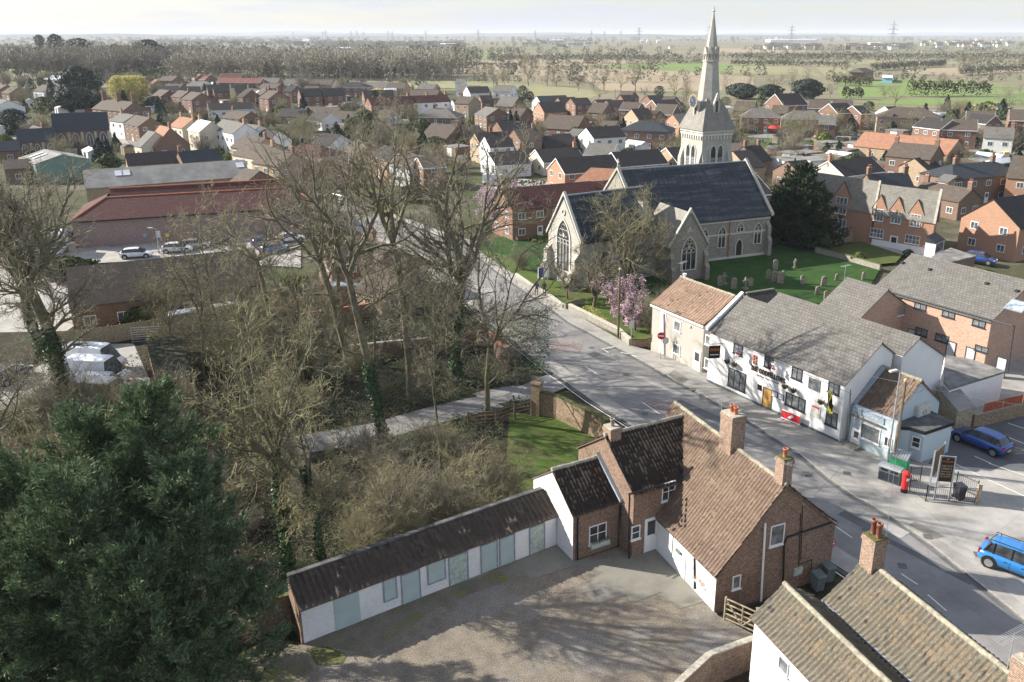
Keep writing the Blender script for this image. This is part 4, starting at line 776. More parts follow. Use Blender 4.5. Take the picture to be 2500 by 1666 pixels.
for i in range(15):b.tube((-1.1+i*.157,-1.08,0),(-1.1+i*.157,-1.08,1.0),.018,n=5)
for i in range(7):b.tube((1.08,-1.08+i*.17,0),(1.08,-1.08+i*.17,1.),.018,n=5)
b.tube((-1.1,-1.08,1.),(1.1,-1.08,1.),.03).tube((1.08,-1.08,1.),(1.08,0,1.),.03);add('railing',b,M['galv'],bc)
(t_,zz)=bw.hit('f','B4',2270,1190);sl=(7.9-5.1)/6.1;v=bw.loc(W('B4',2268,1190,6.2));o=add('skylight',MB().box(-.85,.85,-.75,.75,0,.09),M['lead'],bw.o,(v.x,-(7.9-6.3)/sl,6.33),rot=(math.atan(sl),0,0));add('pane',MB().box(-.72,.72,-.62,.62,.09,.1),M['roof_glass'],o)
for u,v_ in((1305,825),(1530,880),(1995,997),(2240,1060)):
    q=bw.loc(W('B4',u,v_,7.2));add('roof_vent',MB().box(-.15,.15,-.15,.15,0,.2),M['tile_dark'],bw.o,(q.x,-(.75)/sl,7.12))
wn=House(W('B4',895,935,6.4),W('B4',1240,1035,6.4),W('B4',600,1150,4),4.6,6.4,3.6,'apartment_wing','grey tiled brick wing at the churchyard end of the pink brick apartments','apartments');wn.walls('brick_pale');wn.roof('tile_grey',ridge='tile_grey');aerial((*xy(W('B4',880,930,6.4)),6.4),.6,1.2,'white tv aerial on the brick wing facing the churchyard')
sd=House(W('B3',2090,1060,5.6),W('B3',2315,1025,5.6),W('B3',2350,1160,4),2.4,5.6,4.2,'outbuilding','small dark tiled outbuilding behind the pub by the churchyard','outbuilding');sd.walls('brick_old');sd.roof('tile_dark',ridge='ridge_tile')
dk=[xy(W('C4',u,v,2.7)) for u,v in((1690,580),(1740,640),(2190,500),(1900,400),(1700,370))];c=dk[0];ex=empty('kitchen_extension',(c[0],c[1],0),0,'flat grey roofed white extension between the pub and the brick apartments','extension');PD=[(p[0]-c[0],p[1]-c[1]) for p in dk];add('wall',MB().prism(PD,-.1,2.6),M['white_render'],ex);add('roof',MB().prism([(a*1.02+.02,b_*1.02) for a,b_ in PD],2.6,2.78),M['deck'],ex)
h_=House(W('C4',1740,640,2.6),W('C4',2190,500,2.6),W('C4',1900,900),1,3,3,'x','x','x');h_.x0,h_.x1,h_.y0,h_.y1=-h_.L/2,h_.L/2,0,1
t_,zz,w_,hh=rect(h_,'f','C4',(1928,600),(1985,700));(p,a)=h_.on('f',t_,1.05);pw=h_.c+h_.d*t_;door(ex,(pw.x-c[0],pw.y-c[1],1.05),h_.ang,.9,2.05,mat='cloth_blue',frame='dark_frame');bpy.data.objects.remove(h_.o)
# sheds behind the shop, red slatted yard wall
sp=[xy(W('C4',u,v,2.5)) for u,v in((1640,610),(1810,810),(1945,770),(1800,600))];c=sp[0];so_=empty('lean_to_shed',(c[0],c[1],0),0,'weathered timber lean-to with grey corrugated roof beside the shop','shed');PS=[(p[0]-c[0],p[1]-c[1]) for p in sp];add('wall',MB().prism(PS,0,2.3),M['timber'],so_);add('roof',MB().prism([(a*1.04,b_*1.04) for a,b_ in PS],2.3,2.42),M['asbestos'],so_)
wr=wallrun('yard_wall',[xy(p) for p in wl('C4',[(1920,970),(1985,955),(2353,860),(2700,760)])],1.25,.25,'wall_rubble','low brick yard wall topped with red-brown slats behind the blue hatchback','wall',cap='ridge_tile')
P=[xy(p) for p in wl('C4',[(1920,970),(1985,955),(2353,860),(2700,760)])]
b=MB()
for i in range(1,3):
    a0,a1=Vector(P[i]),Vector(P[i+1]);L_=(a1-a0).length;n=int(L_/.16)
    for k in range(n):
        if k%14==0:continue
        q=a0.lerp(a1,(k+.5)/n)-Vector(P[0]);b.box(q.x-.06,q.x+.06,q.y-.02,q.y+.02,1.33,2.05)
add('slats',b,M['fence_red'],wr)
# ------------------------------------------------------------------ church
def arch(w,h,n=7,rise=1.1):
    """pointed arch outline (x,z), base at z=0, counter-clockwise"""
    r=w*rise;sp=h-math.sqrt(max(.01,r*r-(r-w/2)**2));L_=[(-w/2,0),(w/2,0)];a1=math.acos((r-w/2)/r)
    for i in range(n+1):
        a=a1*i/n;L_.append((w/2-r+r*math.cos(a),sp+r*math.sin(a)))
    for i in range(n-1,-1,-1):
        a=a1*i/n;L_.append((-(w/2-r+r*math.cos(a)),sp+r*math.sin(a)))
    return L_
def ring(b,O,I,y0,y1,m=0):
    n=len(O);k=len(b.v)
    for P,y in((O,y0),(I,y0),(O,y1),(I,y1)):b.v+=[(p[0],y,p[1]) for p in P]
    for i in range(n):
        j=(i+1)%n
        for f in((k+i,k+j,k+n+j,k+n+i),(k+2*n+i,k+i+0,k+j,k+2*n+j)[::-1],(k+n+i,k+n+j,k+3*n+j,k+3*n+i)):b.f.append(f);b.m.append(m)
def gothic(parent,p,a,w,h,lights=2,mat='stone_white',circles=True,pane='glass',name='window',fw=.16,louv=False):
    b=MB();O=arch(w+2*fw,h+fw*1.3);O=[(x,z-fw*.5) for x,z in O];I=arch(w,h);ring(b,O,I,-.12,.02)
    sp=h*.62
    for i in range(1,lights):
        x=-w/2+w*i/lights;b.box(x-.045,x+.045,-.07,-.01,0,sp+ (h*.1 if lights==2 else 0))
    if circles:
        for i in range(lights):
            x=-w/2+w*(i+.5)/lights;torus(b,(x,-.04,sp*.93),w/lights*.42,.04,12,4)
        if lights>2:
            torus(b,(-w*.2,-.04,h*.74),w*.16,.04,14,4);torus(b,(w*.2,-.04,h*.74),w*.16,.04,14,4);torus(b,(0,-.04,h*.86),w*.13,.04,12,4);b.box(-w*.05,w*.05,-.06,-.02,h*.66,h*.74)
        else:torus(b,(0,-.04,h*.8),w*.17,.04,12,4)
    o=add(name,b,M[mat],parent,p,a);g=MB().poly([(x,-.012,z) for x,z in I]);add('pane',g,M[pane],o)
    if louv:
        q=MB()
        for i in range(int(h*.62/.22)):
            for s in range(lights):
                x0=-w/2+w*s/lights+.07;q.box(x0,x0+w/lights-.14,-.09,-.02,.1+i*.22,.2+i*.22)
        add('louvres',q,M['galv'],o)
    return o
def buttress(parent,p,a,w,d,h,mat='wall_stone'):
    b=MB().yprism([(-w/2,-.3),(w/2,-.3),(w/2,h),(-w/2,h)],-d,0) if 0 else MB()
    q=MB().xprism([(0,-.3),(-d,-.3),(-d,h*.5),(-d*.6,h*.62),(-d*.6,h*.9),(0,h+.3)],-w/2,w/2);return add('buttress',q,M[mat],parent,p,a)
ch=House((10.5,112.4),(30.1,120.8),(20,100),6.8,12.5,5.8,'church','stone parish church with a streaked slate roof in the green churchyard','church')
ch.walls('wall_stone',ov=.25);ch.roof('slate_church',th=.15,ridge='lead')
for sd,x in(('l',ch.x0-.12),('r',ch.x1-.12)):
    add('gable_coping',MB().xprism([(-7.0,5.75),(-7.0,6.1),(0,12.95),(7.0,6.1),(7.0,5.75),(0,12.6)],x,x+.4),M['stone_trim'],ch.o)
b=MB().box(-.07,.07,-.07,.07,0,1.1).box(-.35,.35,-.06,.06,.62,.76);add('cross',b,M['stone_trim'],ch.o,(ch.x0+.05,0,12.9),R(90))
for u,v,w_,h_,zb,n in((1880,720,1.1,2.9,1.9,2),(2175,655,1.1,2.9,1.9,2),(1745,640,1.0,2.7,2.0,2)):
    t_,zz=ch.hit('f','B3',u,v);(p,a)=ch.on('f',t_,zb);gothic(ch.o,p,a,w_,h_,n)
t_,_=ch.hit('f','B3',2035,600);(p,a)=ch.on('f',t_,3.9);gothic(ch.o,p,a,1.0,1.25,2,circles=True)
t_,_=ch.hit('f','B3',2020,780);(p,a)=ch.on('f',t_,0.05);gothic(ch.o,p,a,1.0,2.7,1,circles=False,pane='bark_dark',name='door')
(p,a)=ch.on('f',0,0);add('string_course',MB().box(ch.x0,ch.x1,-.06,-.002,3.55,3.75).box(ch.x0,ch.x1,-.15,-.002,-.1,.45).box(ch.x0,ch.x1,-.1,-.002,5.35,5.55),M['stone_white'],ch.o,p,a)
for t_ in(ch.x1-.35,ch.x1-8.2):(p,a)=ch.on('f',t_,0);buttress(ch.o,p,a,.6,.9,4.6) if t_>5 else None
(p,a)=ch.on('r',-5.8,0);buttress(ch.o,p,a,.6,.9,4.2)
t_,_=ch.hit('f','B3',1955,500);(p,a)=ch.on('f',t_,0);add('downpipe',MB().tube((0,-.1,.3),(0,-.1,5.5),.07),M['terracotta'],ch.o,p,a)
cA=Vector((2.9,99.9));cd=Vector((.845,.535));cn=House(cA,cA+cd*12.5,(9,95),3.75,11.3,6.0,'x','x','x');cn.walls('wall_ashlar',ov=.3);cn.roof('slate_church',th=.15,ridge='lead')
add('gable_coping',MB().xprism([(-3.85,5.9),(-3.85,6.25),(0,11.85),(3.85,6.25),(3.85,5.9),(0,11.5)],cn.x0-.12,cn.x0+.25),M['stone_white'],cn.o)
(p,a)=cn.on('l',0,1.9);gothic(cn.o,p,a,2.7,6.4,4,fw=.26);(p,a)=cn.on('l',0,8.95);b=MB();torus(b,(0,-.05,.3),.33,.09);o=add('window',b,M['stone_white'],cn.o,p,a);add('pane',MB().lathe([(.3,-.02),(0,-.019)],n=16),M['glass'],o,(0,0,.3),rot=(R(90),0,0))
for t_ in(-3.1,3.1):(p,a)=cn.on('l',t_,0);buttress(cn.o,p,a,.7,1.2,4.4,'wall_ashlar')
(p,a)=cn.on('f',-2,0);buttress(cn.o,p,a,.7,1.0,4.4);(p,a)=cn.on('f',cn.x0+3.6,2);gothic(cn.o,p,a,.9,2.6,1,circles=False)
add('chimney_stack',MB().box(-.4,.4,-.4,.4,0,3.2).box(-.48,.48,-.48,.48,2.9,3.2),M['stone_trim'],cn.o,(4.2,-2.6,6.8))
tA=Vector((18.9,101.3));td=Vector((-.39,.921));tr=House(tA,tA+td*7.5,(21,108),2.85,8.9,4.6,'x','x','x');s_='l' if (tr.c-tr.d*tr.L/2-tA).length<1 else 'r'
tr.walls('wall_stone');tr.roof('tile_stone',th=.15);xg=tr.x0-.1 if s_=='l' else tr.x1-.2
add('gable_coping',MB().xprism([(-2.95,4.5),(-2.95,4.85),(0,9.5),(2.95,4.85),(2.95,4.5),(0,9.1)],xg,xg+.32),M['stone_trim'],tr.o)
(p,a)=tr.on(s_,0,1.55);gothic(tr.o,p,a,2.0,4.2,3,fw=.2);(p,a)=tr.on(s_,0,6.5);b=MB();ring(b,[(-.32,0),(.32,0),(0,.6)],[(-.17,.09),(.17,.09),(0,.4)],-.06,.02);add('vent',b,M['stone_white'],tr.o,p,a)
for sg in(-1,1):(p,a)=tr.on(s_,sg*2.5,0);buttress(tr.o,p,a,.6,.8,3.6)
def adopt(root,h):
    off_=root.loc((h.c.x,h.c.y,0));da=h.ang-root.ang
    for c_ in list(h.o.children):
        l_=Vector(c_.location);x=l_.x*math.cos(da)-l_.y*math.sin(da);y=l_.x*math.sin(da)+l_.y*math.cos(da);c_.parent=root.o;c_.location=(x+off_.x,y+off_.y,l_.z);c_.rotation_euler.z+=da
    bpy.data.objects.remove(h.o)
adopt(ch,cn);adopt(ch,tr)
# tower and spire
tc_=Vector((24.75,127.0));tdx=Vector((.90,.436)).normalized();tsz=5.5;tc0=tc_+tdx*tsz/2+Vector((-tdx.y,tdx.x))*tsz/2;ta=math.atan2(tdx.y,tdx.x)
tw=empty('tower_x',(tc0.x,tc0.y,0),ta,'x','x');hs=tsz/2
add('tower',MB().box(-hs,hs,-hs,hs,-.3,16.1),M['wall_ashlar'],tw)
b=MB();b.box(-hs-.2,hs+.2,-hs-.2,hs+.2,15.75,16.15);add('cornice',b,M['stone_white'],tw);add('string_course',MB().box(-hs-.14,hs+.14,-hs-.14,hs+.14,15.3,15.6),M['stone_white'],tw);add('string_course',MB().box(-hs-.1,hs+.1,-hs-.1,hs+.1,8.3,8.55),M['stone_white'],tw)
b=MB()
for k in range(4):
    for i in range(9):
        t_=-hs+.35+i*(tsz-.7)/8;x,y=(t_,-hs-.08) if k==0 else (hs+.08,t_) if k==1 else (t_,hs+.08) if k==2 else (-hs-.08,t_);b.box(x-.12,x+.12,y-.12,y+.12,14.75,15.3)
add('corbels',b,M['stone_white'],tw)
sides=((0,(0,-hs)),(R(90),(hs,0)),(R(180),(0,hs)),(R(-90),(-hs,0)))
for a,(x,y) in sides:
    for s in(-.66,.66):gothic(tw,(x+s*math.cos(a),y+s*math.sin(a),9.3),a,.95,4.5,1,circles=False,fw=.2,louv=True)
    for s in(-1,1):q=(x+s*(hs-.35)*math.cos(a),y+s*(hs-.35)*math.sin(a),0);buttress(tw,q,a,.75,.8,12.8,'wall_ashlar')
N8=lambda r,z,ph=22.5:[(r*math.cos(R(ph+45*k)),r*math.sin(R(ph+45*k)),z) for k in range(8)]
e=hs+.42;b=MB();sq=[(-e,-e,16.1),(e,-e,16.1),(e,e,16.1),(-e,e,16.1)];t1=1.95;tp=[(-t1,-t1,19.3),(t1,-t1,19.3),(t1,t1,19.3),(-t1,t1,19.3)];k_=.75;tp2=[(-k_,-k_,21.6),(k_,-k_,21.6),(k_,k_,21.6),(-k_,k_,21.6)]
for i in range(4):
    j=(i+1)%4;b.poly([sq[i],sq[j],tp[j],tp[i]]);b.poly([tp[i],tp[j],tp2[j],tp2[i]])
b.poly(sq[::-1]);add('broach_roof',b,M['tile_stone'],tw)
b=MB();Rg=[(1.95,18.6),(1.05,27.3),(.12,33.0)]
def spire(Rg,b):
    for (r0,z0),(r1,z1) in zip(Rg[:-1],Rg[1:]):
        P=N8(r0,z0);Q=N8(r1,z1)
        for i in range(8):j=(i+1)%8;b.poly([P[i],P[j],Q[j],Q[i]])
spire(Rg,b);sp=add('spire',b,M['wall_ashlar'],tw);b=MB();spire([(.14,32.9),(.10,33.2),(.26,33.35),(.1,33.55),(.05,34.0)],b);add('finial',b,M['stone_trim'],sp)
b=MB()
for k in range(8):
    a=R(45*k);r0=1.16;c_=(r0*math.cos(a),r0*math.sin(a));t_=(-math.sin(a),math.cos(a));n_=(math.cos(a),math.sin(a))
    for u0,u1,z0,z1 in((-.3,-.2,26.3,27.3),(.2,.3,26.3,27.3)):
        b.prism([(c_[0]+t_[0]*u0,c_[1]+t_[1]*u0),(c_[0]+t_[0]*u1,c_[1]+t_[1]*u1),(c_[0]+t_[0]*u1-n_[0]*.3,c_[1]+t_[1]*u1-n_[1]*.3),(c_[0]+t_[0]*u0-n_[0]*.3,c_[1]+t_[1]*u0-n_[1]*.3)],z0,z1)
    A=[(c_[0]+t_[0]*u,c_[1]+t_[1]*u,z) for u,z in((-.42,27.2),(.42,27.2),(0,28.3))];B=[(x-n_[0]*.45,y-n_[1]*.45,z) for x,y,z in A];b.poly(A);b.poly(B[::-1])
    for i in range(3):j=(i+1)%3;b.poly([A[i],A[j],B[j],B[i]][::-1])
P=N8(1.3,26.1);Q=N8(1.3,26.35);P2=N8(1.0,26.1);
for i in range(8):j=(i+1)%8;b.poly([P[i],P[j],Q[j],Q[i]]);b.poly([Q[i],Q[j],N8(1.0,26.4)[j],N8(1.0,26.4)[i]])
add('gablets',b,M['stone_trim'],sp)
def lucarne(a,z,x,y,w=1.0,h=2.6,d=1.4):
    b=MB();b.yprism([(-w/2,0),(w/2,0),(w/2,h*.45),(0,h),(-w/2,h*.45)],0,d);o=add('lucarne',b,M['stone_white'],tw,(x,y,z),a);ring_=MB();ring(ring_,arch(w*.72,h*.72),arch(w*.5,h*.6),-.05,.01);add('tracery',ring_,M['stone_trim'],o,(0,0,.1));add('pane',MB().poly([(x_,-.01,z_+.1) for x_,z_ in arch(w*.55,h*.62)]),M['glass'],o);return o
lucarne(0,18.6,0,-2.15,w=1.1,h=3.0);lucarne(R(-90),18.0,-2.3,0,w=1.3,h=2.4)
ck=MB();n=28
ck.v=[];ck=MB().lathe([(0,.16),(.98,.16),(1.0,.1),(1.0,0),(0,0)],n=n);o=add('clock',ck,M['clock_blue'],tw,(-2.75,0,20.3),rot=(R(90),0,R(-90)));add('rim',MB().lathe([(.93,.165),(1.03,.17),(1.05,.1),(1.0,0)],n=n),M['gold'],o)
b=MB()
for k in range(12):
    a=R(30*k);b.prism([(.70*math.cos(a)-.04*math.sin(a),.70*math.sin(a)+.04*math.cos(a)),(.70*math.cos(a)+.04*math.sin(a),.70*math.sin(a)-.04*math.cos(a)),(.92*math.cos(a)+.05*math.sin(a),.92*math.sin(a)-.05*math.cos(a)),(.92*math.cos(a)-.05*math.sin(a),.92*math.sin(a)+.05*math.cos(a))],.165,.18)
add('numerals',b,M['gold'],o);b=MB()
for a,l in((R(128),.62),(R(150),.45)):b.prism([(-.03*math.sin(a),.03*math.cos(a)),(.03*math.sin(a),-.03*math.cos(a)),(l*math.cos(a)+.02*math.sin(a),l*math.sin(a)-.02*math.cos(a)),(l*math.cos(a)-.02*math.sin(a),l*math.sin(a)+.02*math.cos(a))],.18,.2)
add('hands',b,M['gold'],o)
off_=ch.loc((tc0.x,tc0.y,0));da=ta-ch.ang
for c_ in list(tw.children):
    l_=Vector(c_.location);c_.parent=ch.o;c_.location=(l_.x*math.cos(da)-l_.y*math.sin(da)+off_.x,l_.x*math.sin(da)+l_.y*math.cos(da)+off_.y,l_.z);c_.rotation_euler.z+=da
bpy.data.objects.remove(tw)
# gravestones
def stone_mesh(k):
    w,h=((.62,1.1),(.55,.9),(.7,1.2),(.5,1.25))[k%4];b=MB()
    if k==3:b.box(-.09,.09,-.07,.07,0,1.3).box(-.33,.33,-.06,.06,.82,1.0).box(-.3,.3,-.2,.2,0,.22)
    else:
        P=[(-w/2,0),(w/2,0)]+[(w/2*math.cos(a),h-w*.35+w*.35*math.sin(a)) for a in[math.pi*i/8 for i in range(9)]];b.yprism(P,-.06,.06)
    return b.mesh('gravestone',M['headstone'])
GS=[stone_mesh(k) for k in range(4)]
gl_=[(250,955,0),(295,975,2),(350,990,2),(375,935,1),(312,875,2),(535,995,0),(705,1010,0),(815,965,1),(65,1040,3),(105,1015,1),(465,865,3),(1030,960,1),(655,1080,1),(835,1085,3),(730,1130,2)]
nm_=('leftmost of the clump of upright stones','second stone of the clump','right stone of the clump','pale stone leaning behind the clump','tall dark stone behind the clump','tilted stone alone on the grass','round topped stone beside the brick wing','small stone near the yard wall','stone cross standing in shade','small round stone beside the cross','far stone cross near the bushes','pale stone by the tv aerial','low stone behind the dark outbuilding','cross behind the dark outbuilding','broad stone behind the pub roof')
rr=random.Random(5)
for (u,v,k),l_ in zip(gl_,nm_):
    p=W('B4',u,v);o=put(GS[k],None,(p.x,p.y,.13),R(rr.uniform(5,40)),'gravestone');o.rotation_euler.x=R(rr.uniform(-7,7));o.scale=[rr.uniform(.95,1.25)]*3;tag(o,l_+' in the churchyard','gravestone','gravestones in the churchyard')
for (u,v,k),l_ in zip([(1870,1010,0),(1905,1000,3),(1985,1035,2),(2080,1040,3),(2125,1010,1)],('round topped gravestone nearest the transept','slim cross gravestone by the transept','dark upright gravestone behind the orange roof','stone cross right of the dark upright gravestone','small gravestone next to the stone cross')):
    p=W('B3',u,v);o=put(GS[k],None,(p.x,p.y,.13),R(25),'gravestone');o.scale=[1.2]*3;tag(o,l_,'gravestone','gravestones in the churchyard')
